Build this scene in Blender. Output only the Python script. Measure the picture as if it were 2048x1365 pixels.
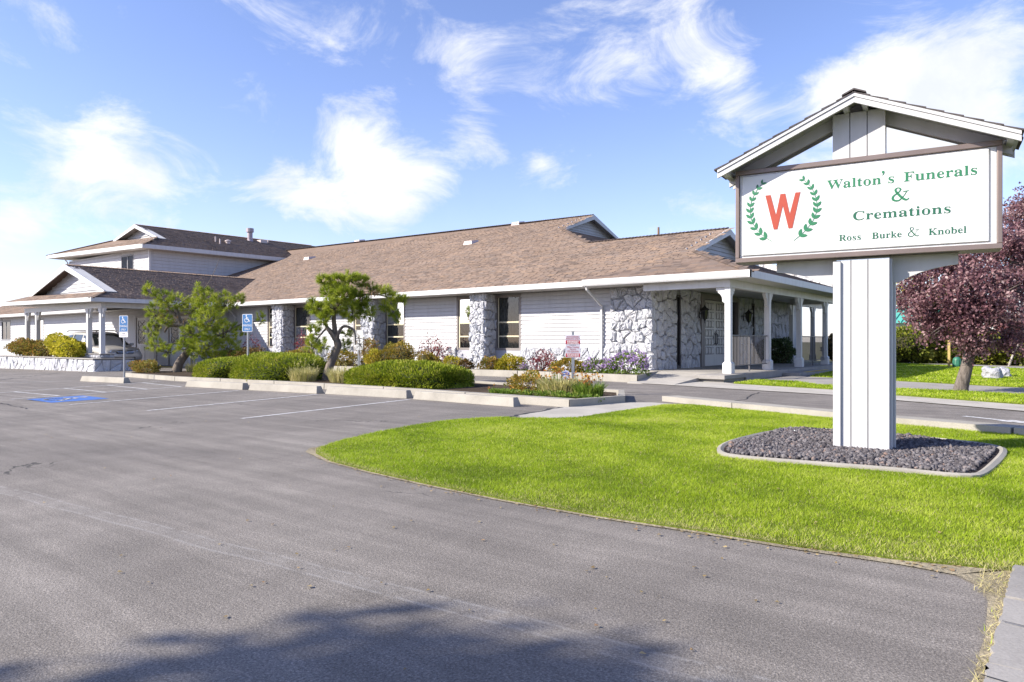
import bpy, bmesh, math, random
import numpy as np
from mathutils import Vector, Matrix

for o in list(bpy.data.objects):
    bpy.data.objects.remove(o, do_unlink=True)
random.seed(7)
rng = np.random.default_rng(11)
R = math.radians
sc = bpy.context.scene
C = sc.collection

# ---------------------------------------------------------------- camera
EYE = 1.15
YAW = math.atan2(1126, 1422)
cam = bpy.data.cameras.new('camera')
cam.sensor_width = 36.0
cam.lens = 36.0 * 1422 / 2048
cam.clip_start = 0.05
cam.clip_end = 3000
camo = bpy.data.objects.new('camera', cam)
camo.location = (0, 0, EYE)
camo.rotation_euler = (R(90), 0, YAW)
C.objects.link(camo)
sc.camera = camo
CS, CC = math.sin(YAW), math.cos(YAW)


def ray(px, py):
    x = (px - 1024) / 1422.0
    return Vector((x * CC - CS, x * CS + CC, (682.5 - py) / 1422.0)).normalized()


# ---------------------------------------------------------------- light
SUN_AZ, SUN_EL = R(52), R(31)          # the light travels towards +X, +Y
trav = Vector((math.cos(SUN_AZ) * math.cos(SUN_EL), math.sin(SUN_AZ) * math.cos(SUN_EL), -math.sin(SUN_EL)))
sun = bpy.data.lights.new('sun', 'SUN')
sun.energy = 3.9
sun.angle = R(0.55)
sun.color = (1.0, 0.93, 0.82)
suno = bpy.data.objects.new('sun', sun)
suno.rotation_euler = trav.to_track_quat('-Z', 'Y').to_euler()
suno.location = (-30, -20, 25)
C.objects.link(suno)

sc.render.engine = 'CYCLES'
sc.cycles.use_denoising = True
sc.cycles.max_bounces = 6
sc.cycles.diffuse_bounces = 3
sc.cycles.glossy_bounces = 3
sc.cycles.transmission_bounces = 4
sc.cycles.transparent_max_bounces = 8
sc.cycles.caustics_reflective = False
sc.cycles.caustics_refractive = False
sc.view_settings.view_transform = 'Standard'
sc.view_settings.look = 'None'
sc.view_settings.exposure = 1.25
sc.view_settings.gamma = 1.0
sc.view_settings.use_curve_mapping = False

world = bpy.data.worlds.new('World')
sc.world = world
world.use_nodes = True


def build_sky():
    nt = world.node_tree
    nt.nodes.clear()
    N, L = nt.nodes.new, nt.links.new
    out = N('ShaderNodeOutputWorld')
    sky = N('ShaderNodeTexSky')
    sky.sky_type = 'NISHITA'
    sky.sun_disc = False
    sky.sun_elevation = SUN_EL
    sky.sun_rotation = math.atan2(-trav.x, -trav.y)
    sky.altitude = 300
    sky.air_density = 1.0
    sky.dust_density = 0.6
    sky.ozone_density = 2.2
    tc = N('ShaderNodeTexCoord')
    nrm = N('ShaderNodeVectorMath'); nrm.operation = 'NORMALIZE'
    L(tc.outputs['Generated'], nrm.inputs[0])
    D = nrm.outputs[0]

    def math_(op, a, b=None, clamp=False):
        n = N('ShaderNodeMath'); n.operation = op; n.use_clamp = clamp
        for i, v in enumerate((a, b)):
            if v is None:
                continue
            if isinstance(v, (int, float)):
                n.inputs[i].default_value = v
            else:
                L(v, n.inputs[i])
        return n.outputs[0]

    # clouds lie on a flat layer: the direction is divided by its height so that they flatten towards the horizon
    sep = N('ShaderNodeSeparateXYZ'); L(D, sep.inputs[0])
    zz = math_('MAXIMUM', math_('ADD', sep.outputs[2], 0.10), 0.03)
    cx = math_('DIVIDE', sep.outputs[0], zz)
    cy = math_('DIVIDE', sep.outputs[1], zz)
    comb = N('ShaderNodeCombineXYZ')
    L(cx, comb.inputs[0]); L(cy, comb.inputs[1])

    def noise(vec, scale, detail, rough, dist=0.0, off=(0, 0, 0), st=(1, 1, 1)):
        mp = N('ShaderNodeMapping'); mp.inputs['Location'].default_value = off; mp.inputs['Scale'].default_value = st
        L(vec, mp.inputs[0])
        n = N('ShaderNodeTexNoise')
        n.inputs['Scale'].default_value = scale
        n.inputs['Detail'].default_value = detail
        n.inputs['Roughness'].default_value = rough
        n.inputs['Distortion'].default_value = dist
        L(mp.outputs[0], n.inputs[0])
        return n.outputs[0]
    fine = noise(D, 6.5, 10, 0.66, 0.55, (3.1, 1.7, 0.4), (1, 1, 1.9))
    wide = noise(D, 2.6, 5, 0.55, 0.5, (8.0, 2.0, 5.0))
    streak = noise(comb.outputs[0], 0.55, 7, 0.6, 0.6, (1.3, 0.2, 0))
    fine = math_('ADD', math_('MULTIPLY', fine, 0.62), math_('MULTIPLY', streak, 0.38))
    # banks of cloud: direction, sharpness, weight
    banks = [(40, 10, 330, 0.7), (40, 120, 330, .22), (130, 170, 500, .22), (50, 250, 600, .5), (230, 315, 420, .85), (345, 340, 500, .75), (190, 290, 700, .5),
             (150, 355, 700, .5), (290, 400, 700, .4), (-10, 460, 600, .7), (60, 450, 900, .5), (545, 365, 330, .6), (700, 265, 520, .95),
             (730, 345, 260, 1.05), (860, 345, 260, .85), (640, 405, 240, .62), (780, 420, 300, .6), (960, 285, 900, .8), (1085, 335, 900, .8), (1130, 365, 1200, .5),
             (920, 110, 400, .5), (930, 200, 500, .4), (1230, 115, 260, .55), (1080, 110, 330, .45), (1390, 60, 330, .65), (1450, 170, 420, .8), (1470, 240, 800, .5), (1310, 20, 330, .45),
             (1760, 160, 330, 1.0), (1880, 150, 330, 1.0), (1950, 210, 360, .9), (1690, 200, 420, .75), (1850, 260, 300, .9), (1990, 80, 500, .3),
             (1620, 330, 400, .5), (1420, 400, 500, .4), (-420, 250, 160, .7), (2350, 260, 60, .8)]
    tot = None
    for px, py, k, w in banks:
        dv = ray(px, py)
        dt = N('ShaderNodeVectorMath'); dt.operation = 'DOT_PRODUCT'
        L(D, dt.inputs[0]); dt.inputs[1].default_value = dv
        e = math_('MULTIPLY', math_('SUBTRACT', dt.outputs['Value'], 1.0), k * 1.9)
        b = math_('MULTIPLY', math_('EXPONENT', e), w)
        tot = b if tot is None else math_('ADD', tot, b)
    base = math_('MULTIPLY', math_('SUBTRACT', wide, 0.50), 0.9)
    dens = math_('ADD', math_('ADD', tot, base), math_('MULTIPLY', math_('SUBTRACT', fine, 0.535), 6.0))
    mr = N('ShaderNodeMapRange'); mr.interpolation_type = 'SMOOTHSTEP'
    mr.inputs['From Min'].default_value = 0.02
    mr.inputs['From Max'].default_value = 1.35
    L(dens, mr.inputs[0])
    up = N('ShaderNodeMapRange')
    up.inputs['From Min'].default_value = -0.02; up.inputs['From Max'].default_value = 0.02
    L(sep.outputs[2], up.inputs[0])
    mask = math_('MULTIPLY', math_('MULTIPLY', mr.outputs[0], up.outputs[0]), 0.93)
    # thin veil of bright air near the horizon
    hz = math_('POWER', math_('SUBTRACT', 1.0, math_('ABSOLUTE', sep.outputs[2]), True), 7.0)
    mask = math_('MAXIMUM', mask, math_('MULTIPLY', hz, 0.27))
    b1 = N('ShaderNodeBackground'); b1.inputs[1].default_value = 0.100
    gm = N('ShaderNodeMix'); gm.data_type = 'RGBA'; gm.blend_type = 'MULTIPLY'
    gm.inputs[0].default_value = 1.0
    L(sky.outputs[0], gm.inputs[6]); gm.inputs[7].default_value = (0.98, 0.91, 1.10, 1)
    L(gm.outputs[2], b1.inputs[0])
    b2 = N('ShaderNodeBackground')
    cr = N('ShaderNodeValToRGB')
    cr.color_ramp.elements[0].position = .35; cr.color_ramp.elements[0].color = (.80, .83, .92, 1)
    cr.color_ramp.elements[1].position = .62; cr.color_ramp.elements[1].color = (1.0, 1.0, 1.0, 1)
    L(noise(D, 9.0, 6, 0.6, 0.2, (1.0, 4.0, 2.0)), cr.inputs[0]); L(cr.outputs[0], b2.inputs[0])
    b2.inputs[1].default_value = 0.50
    mx = N('ShaderNodeMixShader')
    L(mask, mx.inputs[0]); L(b1.outputs[0], mx.inputs[1]); L(b2.outputs[0], mx.inputs[2])
    L(mx.outputs[0], out.inputs[0])


build_sky()

# ---------------------------------------------------------------- helpers


def gz(x):
    """height of the paved ground: it falls gently towards the far end of the lot"""
    t = min(max(0.0, -12.0 - x), 70.0)
    return -0.0105 * t * t / (t + 3.0)


def origin(o):
    v = Vector((0, 0, 0))
    while o is not None:
        v += o.location
        o = o.parent
    return v


def tag(o, label=None, cat=None, group=None, kind=None):
    if label: o['label'] = label
    if cat: o['category'] = cat
    if group: o['group'] = group
    if kind: o['kind'] = kind
    return o


def thing(name, label, cat, loc=(0, 0, 0), rz=0.0, group=None):
    o = bpy.data.objects.new(name, None)
    o.empty_display_size = 0.2
    o.location = loc
    o.rotation_euler = (0, 0, rz)
    C.objects.link(o)
    return tag(o, label, cat, group)


def link(name, me, parent=None):
    o = bpy.data.objects.new(name, me)
    C.objects.link(o)
    if parent is not None:
        o.parent = parent
    return o


class MB:
    def __init__(self):
        self.v = []; self.f = []; self.t = []
        self.tv = None

    def add(self, vs, fs):
        n = len(self.v)
        self.v.extend([tuple(p) for p in vs])
        self.f.extend([tuple(i + n for i in f) for f in fs])
        return self

    def box(self, x0, y0, z0, x1, y1, z1):
        return self.add([(x0, y0, z0), (x1, y0, z0), (x1, y1, z0), (x0, y1, z0), (x0, y0, z1), (x1, y0, z1), (x1, y1, z1), (x0, y1, z1)],
                        [(3, 2, 1, 0), (4, 5, 6, 7), (0, 1, 5, 4), (1, 2, 6, 5), (2, 3, 7, 6), (3, 0, 4, 7)])

    def hexa(self, b, t):
        """b, t: four bottom and four top corners, both counter-clockwise from above"""
        return self.add(list(b) + list(t), [(3, 2, 1, 0), (4, 5, 6, 7), (0, 1, 5, 4), (1, 2, 6, 5), (2, 3, 7, 6), (3, 0, 4, 7)])

    def prism(self, poly, d):
        """poly: closed ring of 3-D points; d: extrusion vector"""
        n = len(poly)
        p = [Vector(q) for q in poly]; d = Vector(d)
        nrm = Vector((0, 0, 0))
        for i in range(n):
            nrm += p[i].cross(p[(i + 1) % n])
        vs = p + [q + d for q in p]
        fs = []
        flip = nrm.dot(d) > 0
        a = tuple(range(n)); b = tuple(range(2 * n - 1, n - 1, -1))
        fs.append(a[::-1] if flip else a)
        fs.append(b[::-1] if flip else b)
        for i in range(n):
            j = (i + 1) % n
            q = (i, j, j + n, i + n)
            fs.append(q if flip else q[::-1])
        return self.add(vs, fs)

    def quad(self, *p):
        return self.add(p, [tuple(range(len(p)))])

    def tube(self, path, rad, n=8, cap=True):
        path = [Vector(p) for p in path]
        if isinstance(rad, (int, float)):
            rad = [rad] * len(path)
        base = len(self.v)
        prev = None
        for i, p in enumerate(path):
            a = path[max(i - 1, 0)]; b = path[min(i + 1, len(path) - 1)]
            t = (b - a)
            t = t.normalized() if t.length > 1e-9 else Vector((0, 0, 1))
            if prev is None:
                u = t.orthogonal().normalized()
            else:
                u = (prev - t * prev.dot(t))
                u = u.normalized() if u.length > 1e-6 else t.orthogonal().normalized()
            prev = u
            w = t.cross(u)
            for k in range(n):
                an = 2 * math.pi * k / n
                self.v.append(tuple(p + (u * math.cos(an) + w * math.sin(an)) * rad[i]))
        for i in range(len(path) - 1):
            for k in range(n):
                k2 = (k + 1) % n
                self.f.append((base + i * n + k, base + i * n + k2, base + (i + 1) * n + k2, base + (i + 1) * n + k))
        if cap:
            self.f.append(tuple(base + k for k in range(n))[::-1])
            self.f.append(tuple(base + (len(path) - 1) * n + k for k in range(n)))
        return self

    def lathe(self, c, prof, n=14, axis='z'):
        base = len(self.v)
        for r, h in prof:
            for k in range(n):
                a = 2 * math.pi * k / n
                q = (r * math.cos(a), r * math.sin(a), h)
                if axis == 'y': q = (q[0], q[2], q[1])
                if axis == 'x': q = (q[2], q[0], q[1])
                self.v.append((c[0] + q[0], c[1] + q[1], c[2] + q[2]))
        for i in range(len(prof) - 1):
            for k in range(n):
                k2 = (k + 1) % n
                self.f.append((base + i * n + k, base + i * n + k2, base + (i + 1) * n + k2, base + (i + 1) * n + k))
        self.f.append(tuple(base + k for k in range(n))[::-1])
        self.f.append(tuple(base + (len(prof) - 1) * n + k for k in range(n)))
        return self

    def build(self, name, mat, parent=None, local=False, smooth=False, bevel=0.0):
        me = bpy.data.meshes.new(name)
        v = self.v
        if parent is not None and not local:
            q = origin(parent)
            v = [(a - q.x, b - q.y, c - q.z) for a, b, c in v]
        me.from_pydata(v, [], self.f)
        bm = bmesh.new(); bm.from_mesh(me)
        if bevel:
            bmesh.ops.remove_doubles(bm, verts=bm.verts, dist=1e-5)
            es = [e for e in bm.edges if len(e.link_faces) == 2 and e.calc_face_angle(0) > 0.5]
            bmesh.ops.bevel(bm, geom=es, offset=bevel, segments=2, profile=0.5, affect='EDGES', clamp_overlap=True)
        bmesh.ops.recalc_face_normals(bm, faces=bm.faces)
        bm.to_mesh(me); bm.free()
        if smooth:
            for p in me.polygons: p.use_smooth = True
        if mat: me.materials.append(mat)
        return link(name, me, parent)


def fast(name, verts, faces, mat, parent=None, tint=None, smooth=False):
    """numpy mesh: verts Nx3, faces MxK (K = 3 or 4), tint per vertex"""
    verts = np.asarray(verts, dtype=np.float32)
    faces = np.asarray(faces, dtype=np.int32)
    if parent is not None:
        verts = verts - np.array(origin(parent), dtype=np.float32)
    me = bpy.data.meshes.new(name)
    k = faces.shape[1]; m = faces.shape[0]
    me.vertices.add(len(verts)); me.vertices.foreach_set('co', verts.ravel())
    me.loops.add(m * k); me.loops.foreach_set('vertex_index', faces.ravel())
    me.polygons.add(m)
    me.polygons.foreach_set('loop_start', np.arange(0, m * k, k, dtype=np.int32))
    me.polygons.foreach_set('loop_total', np.full(m, k, dtype=np.int32))
    if tint is not None:
        at = me.attributes.new('tint', 'FLOAT', 'POINT')
        at.data.foreach_set('value', np.asarray(tint, dtype=np.float32))
    me.update(calc_edges=True)
    if smooth:
        me.polygons.foreach_set('use_smooth', np.ones(m, dtype=bool))
    if mat: me.materials.append(mat)
    return link(name, me, parent)


# ---------------------------------------------------------------- materials
MATS = {}


class NT:
    def __init__(self, name):
        self.m = bpy.data.materials.new(name); self.m.use_nodes = True
        self.t = self.m.node_tree
        self.b = self.t.nodes['Principled BSDF']
        self.out = self.t.nodes['Material Output']
        self.tc = None

    def n(self, ty, **kw):
        x = self.t.nodes.new(ty)
        for k, v in kw.items():
            setattr(x, k, v)
        return x

    def l(self, a, b): self.t.links.new(a, b)

    def obj(self):
        if self.tc is None:
            self.tc = self.n('ShaderNodeNewGeometry')
        return self.tc.outputs['Position']

    def noise(self, scale, detail=4, rough=.55, dist=0, stretch=None, loc=None):
        v = self.obj()
        if stretch or loc:
            mp = self.n('ShaderNodeMapping'); self.l(v, mp.inputs[0])
            if stretch: mp.inputs['Scale'].default_value = stretch
            if loc: mp.inputs['Location'].default_value = loc
            v = mp.outputs[0]
        x = self.n('ShaderNodeTexNoise')
        x.inputs['Scale'].default_value = scale; x.inputs['Detail'].default_value = detail
        x.inputs['Roughness'].default_value = rough; x.inputs['Distortion'].default_value = dist
        self.l(v, x.inputs[0])
        return x.outputs[0]

    def ramp(self, fac, stops, interp='LINEAR'):
        r = self.n('ShaderNodeValToRGB'); r.color_ramp.interpolation = interp
        e = r.color_ramp.elements
        while len(e) < len(stops): e.new(0.5)
        for el, (p, c) in zip(e, stops):
            el.position = p
            el.color = (c, c, c, 1) if isinstance(c, (int, float)) else (c[0], c[1], c[2], 1)
        self.l(fac, r.inputs[0])
        return r.outputs[0]

    def mix(self, a, b, fac, mode='MIX'):
        x = self.n('ShaderNodeMix', data_type='RGBA', blend_type=mode)
        for i, v in ((0, fac), (6, a), (7, b)):
            if isinstance(v, (int, float)): x.inputs[i].default_value = v if i == 0 else (v, v, v, 1)
            elif isinstance(v, tuple): x.inputs[i].default_value = (v[0], v[1], v[2], 1)
            else: self.l(v, x.inputs[i])
        return x.outputs[2]

    def math(self, op, a, b=None, clamp=False):
        x = self.n('ShaderNodeMath', operation=op, use_clamp=clamp)
        for i, v in enumerate((a, b)):
            if v is None: continue
            if isinstance(v, (int, float)): x.inputs[i].default_value = v
            else: self.l(v, x.inputs[i])
        return x.outputs[0]

    def base(self, c):
        if isinstance(c, tuple): self.b.inputs['Base Color'].default_value = (c[0], c[1], c[2], 1)
        else: self.l(c, self.b.inputs['Base Color'])

    def set(self, rough=None, metal=None, spec=None):
        if rough is not None:
            if isinstance(rough, (int, float)): self.b.inputs['Roughness'].default_value = rough
            else: self.l(rough, self.b.inputs['Roughness'])
        if metal is not None: self.b.inputs['Metallic'].default_value = metal
        if spec is not None: self.b.inputs['Specular IOR Level'].default_value = spec

    def bump(self, h, strength=.3, dist=.02):
        x = self.n('ShaderNodeBump'); x.inputs['Strength'].default_value = strength; x.inputs['Distance'].default_value = dist
        self.l(h, x.inputs['Height']); self.l(x.outputs[0], self.b.inputs['Normal'])


def plain(name, col, rough=.6, metal=0, spec=.5, var=.08, scale=3.0, bump=0, bscale=60):
    """painted or plain surface with slight uneven weathering"""
    if name in MATS: return MATS[name]
    k = NT(name)
    n = k.noise(scale, 5, .6)
    lo = tuple(max(0, c * (1 - var)) for c in col); hi = tuple(min(1, c * (1 + var * .6)) for c in col)
    k.base(k.ramp(n, [(.3, lo), (.7, hi)]))
    k.set(rough, metal, spec)
    if bump: k.bump(k.noise(bscale, 3, .6), bump, .01)
    MATS[name] = k.m
    return k.m


def leafmat(name, cols, trans=.35, rough=.55, patch=1.4):
    """foliage: a ramp of colours picked per leaf and shifted by soft patches; light passes through the leaf"""
    if name in MATS: return MATS[name]
    k = NT(name)
    at = k.n('ShaderNodeAttribute'); at.attribute_name = 'tint'
    p = k.noise(patch, 3, .5)
    f = k.math('ADD', k.math('MULTIPLY', at.outputs['Fac'], .65), k.math('MULTIPLY', k.math('SUBTRACT', p, .3), .85), True)
    n = len(cols)
    col = k.ramp(f, [(i / (n - 1) * .86 + .05, c) for i, c in enumerate(cols)])
    k.l(col, k.b.inputs['Base Color']); k.set(rough, 0, .25)
    tr = k.n('ShaderNodeBsdfTranslucent'); k.l(col, tr.inputs[0])
    mx = k.n('ShaderNodeMixShader'); mx.inputs[0].default_value = trans
    k.l(k.b.outputs[0], mx.inputs[1]); k.l(tr.outputs[0], mx.inputs[2]); k.l(mx.outputs[0], k.out.inputs[0])
    MATS[name] = k.m
    return k.m
# ---------------------------------------------------------------- ground, paving, lawns


def asphalt_mat():
    k = NT('asphalt')
    big = k.noise(.35, 5, .6, .6)
    mid = k.noise(2.2, 5, .62, .3, stretch=(1, .45, 1))
    fine = k.noise(95, 3, .7)
    speck = k.n('ShaderNodeTexVoronoi'); speck.inputs['Scale'].default_value = 150
    k.l(k.obj(), speck.inputs[0])
    c = k.ramp(big, [(.3, (.172, .155, .139)), (.5, (.206, .185, .164)), (.72, (.250, .226, .200))])
    c = k.mix(c, k.ramp(mid, [(.3, .78), (.7, 1.14)]), .7, 'MULTIPLY')
    c = k.mix(c, k.ramp(fine, [(.3, .42), (.55, 1.0), (.8, 1.9)]), .9, 'MULTIPLY')
    c = k.mix(c, k.ramp(speck.outputs['Color'], [(.15, .72), (.8, 1.25)]), .6, 'MULTIPLY')
    # sealed patches, oil drips and scuffs
    oil = k.n('ShaderNodeTexVoronoi'); oil.inputs['Scale'].default_value = .55; oil.inputs['Randomness'].default_value = 1; k.l(k.obj(), oil.inputs[0])
    c = k.mix(c, k.ramp(k.math('ADD', oil.outputs['Distance'], k.math('MULTIPLY', k.noise(5, 4, .7), .35)), [(.20, .45), (.33, 1.0)]), .75, 'MULTIPLY')
    drag = k.noise(1.6, 6, .7, .2, (.25, 2.4, 1), (3, 5, 0))
    c = k.mix(c, k.ramp(drag, [(.36, .80), (.5, 1.0), (.66, 1.30)]), .7, 'MULTIPLY')
    ck = k.n('ShaderNodeTexVoronoi'); ck.feature = 'DISTANCE_TO_EDGE'; ck.inputs['Scale'].default_value = .42
    wv = k.n('ShaderNodeMapping'); k.l(k.obj(), wv.inputs[0])
    ad = k.n('ShaderNodeVectorMath', operation='ADD'); k.l(wv.outputs[0], ad.inputs[0])
    nz = k.n('ShaderNodeTexNoise'); nz.inputs['Scale'].default_value = 2.5; nz.inputs['Detail'].default_value = 6; k.l(k.obj(), nz.inputs[0])
    ms = k.n('ShaderNodeVectorMath', operation='SCALE'); ms.inputs['Scale'].default_value = .9; k.l(nz.outputs['Color'], ms.inputs[0]); k.l(ms.outputs[0], ad.inputs[1]); k.l(ad.outputs[0], ck.inputs[0])
    hair = k.math('MULTIPLY', k.math('LESS_THAN', ck.outputs['Distance'], .006), k.ramp(k.noise(.5, 3, .5, 0, None, (9, 9, 0)), [(.60, 0), (.66, 1)]))
    c = k.mix(c, (.035, .034, .034), k.math('MULTIPLY', hair, .8))
    # the long pale drag mark: two scratched lines with scuffed grit between them
    sp = k.n('ShaderNodeSeparateXYZ'); k.l(k.obj(), sp.inputs[0])
    d = k.math('SUBTRACT', sp.outputs[1], k.math('ADD', k.math('MULTIPLY', sp.outputs[0], .0925), 2.46))
    wob = k.math('MULTIPLY', k.math('SUBTRACT', k.noise(1.1, 2, .5), .5), .10)
    d = k.math('ADD', d, wob)

    def line(off, w):
        return k.math('SUBTRACT', 1.0, k.math('DIVIDE', k.math('ABSOLUTE', k.math('SUBTRACT', d, off)), w), True)
    inx = k.math('MULTIPLY', k.math('LESS_THAN', sp.outputs[0], -.2), k.math('GREATER_THAN', sp.outputs[0], -14.0))
    brk = k.ramp(k.noise(9, 4, .7), [(.38, 0), (.52, 1)])
    band = k.math('MULTIPLY', line(.0, .10), .40)
    s = k.math('MAXIMUM', k.math('MAXIMUM', line(.055, .020), line(-.06, .020)), band)
    s = k.math('MULTIPLY', k.math('MULTIPLY', s, brk), inx)
    c = k.mix(c, (.36, .345, .33), k.math('MULTIPLY', s, .42))
    k.base(c); k.set(.88, 0, .25)
    k.bump(speck.outputs['Distance'], .35, .006)
    return k.m


def concrete_mat(name, col, joint=0):
    k = NT(name)
    a = k.noise(1.3, 6, .65, .3); f = k.noise(70, 3, .7)
    c = k.ramp(a, [(.25, tuple(x * .72 for x in col)), (.55, col), (.8, tuple(min(1, x * 1.12) for x in col))])
    c = k.mix(c, k.ramp(f, [(.25, .72), (.6, 1.0), (.85, 1.15)]), .7, 'MULTIPLY')
    k.base(c); k.set(.9, 0, .2); k.bump(f, .35, .006)
    return k.m


def ground_mat():
    k = NT('open_ground')
    a = k.noise(.08, 5, .6); f = k.noise(3, 4, .6)
    c = k.ramp(a, [(.35, (.10, .11, .05)), (.6, (.16, .14, .09))])
    k.base(k.mix(c, k.ramp(f, [(.3, .7), (.7, 1.2)]), .6, 'MULTIPLY')); k.set(.95, 0, .1)
    return k.m


M_ASPH = asphalt_mat()
M_CONC = concrete_mat('pale_concrete', (.44, .41, .36))
M_CONC2 = concrete_mat('grey_concrete', (.33, .31, .285))
M_CURB = concrete_mat('kerb_concrete', (.36, .335, .29))


def soil_mat(name, col):
    k = NT(name)
    f = k.noise(40, 4, .7); a = k.noise(2, 4, .6)
    c = k.mix(k.ramp(a, [(.3, tuple(x * .6 for x in col)), (.7, col)]), k.ramp(f, [(.3, .5), (.7, 1.3)]), .8, 'MULTIPLY')
    k.base(c); k.set(1, 0, .05); k.bump(f, .8, .02)
    return k.m


M_SOIL = soil_mat('bed_soil', (.10, .075, .055))
M_TURF = soil_mat('turf_base', (.16, .20, .030))
M_STRAW = soil_mat('dry_verge', (.42, .36, .25))

xs = [-700, -300, -150] + list(range(-90, -11, 3)) + [-9, 0, 10, 30, 100, 700]


def sheet(name, ys, dz, mat, xlist=None, kind='structure'):
    xl = xlist or xs
    v = []; f = []
    for x in xl:
        for y in ys: v.append((x, y, gz(x) + dz))
    n = len(ys)
    for i in range(len(xl) - 1):
        for j in range(n - 1):
            f.append((i * n + j, (i + 1) * n + j, (i + 1) * n + j + 1, i * n + j + 1))
    m = MB(); m.add(v, f)
    o = m.build(name, mat)
    o['kind'] = kind
    return o


sheet('ground', [-700, -200, -60, 0, 60, 200, 1200], -.03, ground_mat())
sheet('parking_lot', [-60, -20, 0, 10, 20, 27], 0.0, M_ASPH, [x for x in xs if -91 <= x <= 30])


def pip(px, py, poly):
    poly = np.asarray(poly, float); n = len(poly)
    ins = np.zeros(len(px), bool); j = n - 1
    for i in range(n):
        xi, yi = poly[i]; xj, yj = poly[j]
        c = ((yi > py) != (yj > py)) & (px < (xj - xi) * (py - yi) / (yj - yi + 1e-12) + xi)
        ins ^= c; j = i
    return ins


def flat(name, poly, z, mat, thick=.0, kind='structure', parent=None):
    """a level sheet from an outline (with its own edge where it has thickness)"""
    m = MB()
    if thick: m.prism([(x, y, z - thick) for x, y in poly], (0, 0, thick))
    else: m.quad(*[(x, y, z) for x, y in poly])
    me = bpy.data.meshes.new(name)
    bm = bmesh.new()
    vs = [bm.verts.new(p) for p in m.v]
    for f in m.f: bm.faces.new([vs[i] for i in f])
    bmesh.ops.triangulate(bm, faces=bm.faces)
    bmesh.ops.recalc_face_normals(bm, faces=bm.faces)
    if not thick:
        for f in bm.faces:
            if f.normal.z < 0: f.normal_flip()
    if parent is not None:
        bmesh.ops.translate(bm, verts=bm.verts, vec=-origin(parent))
    bm.to_mesh(me); bm.free(); me.materials.append(mat)
    o = link(name, me, parent)
    if kind and parent is None: o['kind'] = kind
    return o


def smooth_poly(p, it=2):
    for _ in range(it):
        q = []
        for i in range(len(p)):
            a = p[i]; b = p[(i + 1) % len(p)]
            q += [(a[0] * .75 + b[0] * .25, a[1] * .75 + b[1] * .25), (a[0] * .25 + b[0] * .75, a[1] * .25 + b[1] * .75)]
        p = q
    return p


LAWN_A = [(-6.28, 4.60), (-6.05, 4.43), (-5.54, 4.23), (-4.84, 4.11), (-4.08, 4.03), (-3.27, 3.98), (-2.43, 3.99), (-1.77, 4.05), (-1.19, 4.08), (-.71, 4.17),
          (-.39, 4.27), (-.12, 4.36), (2, 4.5), (8, 4.9), (8, 9.3), (3, 10.1), (-.5, 10.62), (-1.9, 10.90), (-2.82, 11.18), (-4.17, 11.58), (-5.40, 11.98), (-5.75, 11.68), (-5.80, 10.15), (-5.80, 8.90),
          (-6.07, 8.52), (-6.75, 8.22), (-7.05, 7.55), (-7.02, 6.75), (-6.83, 5.96), (-6.58, 5.14)]
GRAVEL = smooth_poly([(-2.80, 6.80), (-3.05, 7.6), (-2.98, 8.9), (-2.72, 9.42), (-2.2, 9.56), (-1.1, 9.36), (-.62, 9.16), (-.53, 8.7), (-.58, 7.3), (-.66, 6.92), (-1.2, 6.93), (-2.0, 6.79), (-2.5, 6.72)], 2)
flat('lawn', LAWN_A, .014, M_TURF, .03)
LAWN_B = [(-7.15, 18.55), (-6.2, 18.25), (-4.45, 17.72), (-2.92, 16.66), (-.71, 15.65), (3, 14.4), (9, 12.8), (9, 16.5), (3, 17.9), (-.84, 18.45), (-3.31, 18.85), (-5.2, 19.2), (-6.0, 20.3), (-7.15, 20.6)]
LAWN_C = [(-6.9, 26.0), (-6.6, 23.6), (-3.96, 22.5), (-1.56, 21.35), (3, 20.4), (12, 18.6), (12, 33), (-.6, 34.6), (-4.5, 38.3), (-7.0, 40.0), (-7.3, 34)]
flat('lawn_strip', LAWN_B, .030, M_TURF, .05)
flat('lawn_far', LAWN_C, .032, M_TURF, .05)
# the worn straw-coloured verge between lawn and asphalt
m = MB()
outer = [(-6.45, 4.85), (-6.42, 4.62), (-6.24, 4.44), (-5.54, 4.19), (-4.84, 4.075), (-4.08, 3.99), (-3.27, 3.945), (-2.43, 3.95), (-1.77, 4.01), (-1.19, 4.03), (-.71, 4.09), (-.46, 4.08)]
innr = [(-6.2, 5.0), (-6.1, 4.75), (-5.9, 4.6), (-5.5, 4.4), (-4.8, 4.3), (-4.0, 4.2), (-3.2, 4.2), (-2.4, 4.2), (-1.7, 4.25), (-1.1, 4.3), (-.6, 4.4), (-.1, 4.5)]
for i in range(len(outer) - 1):
    (a, b), (c_, d) = outer[i], outer[i + 1]; (e, f), (g_, h) = innr[i], innr[i + 1]
    m.quad((a, b, .006), (c_, d, .006), (g_, h, .006), (e, f, .006))
rim = [(-.46, 4.08), (-.34, 3.95), (-.30, 3.75), (-.285, 3.5), (-.272, 3.3), (-.276, 3.1), (-.268, 2.9), (-.274, 2.7), (-.27, 2.2), (-.27, 1.6), (-.27, .9)]
for i in range(len(rim) - 1):
    m.quad((rim[i][0], rim[i][1], .006), (rim[i + 1][0], rim[i + 1][1], .006), (-.15, rim[i + 1][1], .006), (-.15, rim[i][1] + (.44 if i == 0 else 0), .006))
o = m.build('verge', M_STRAW); o['kind'] = 'structure'

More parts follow.
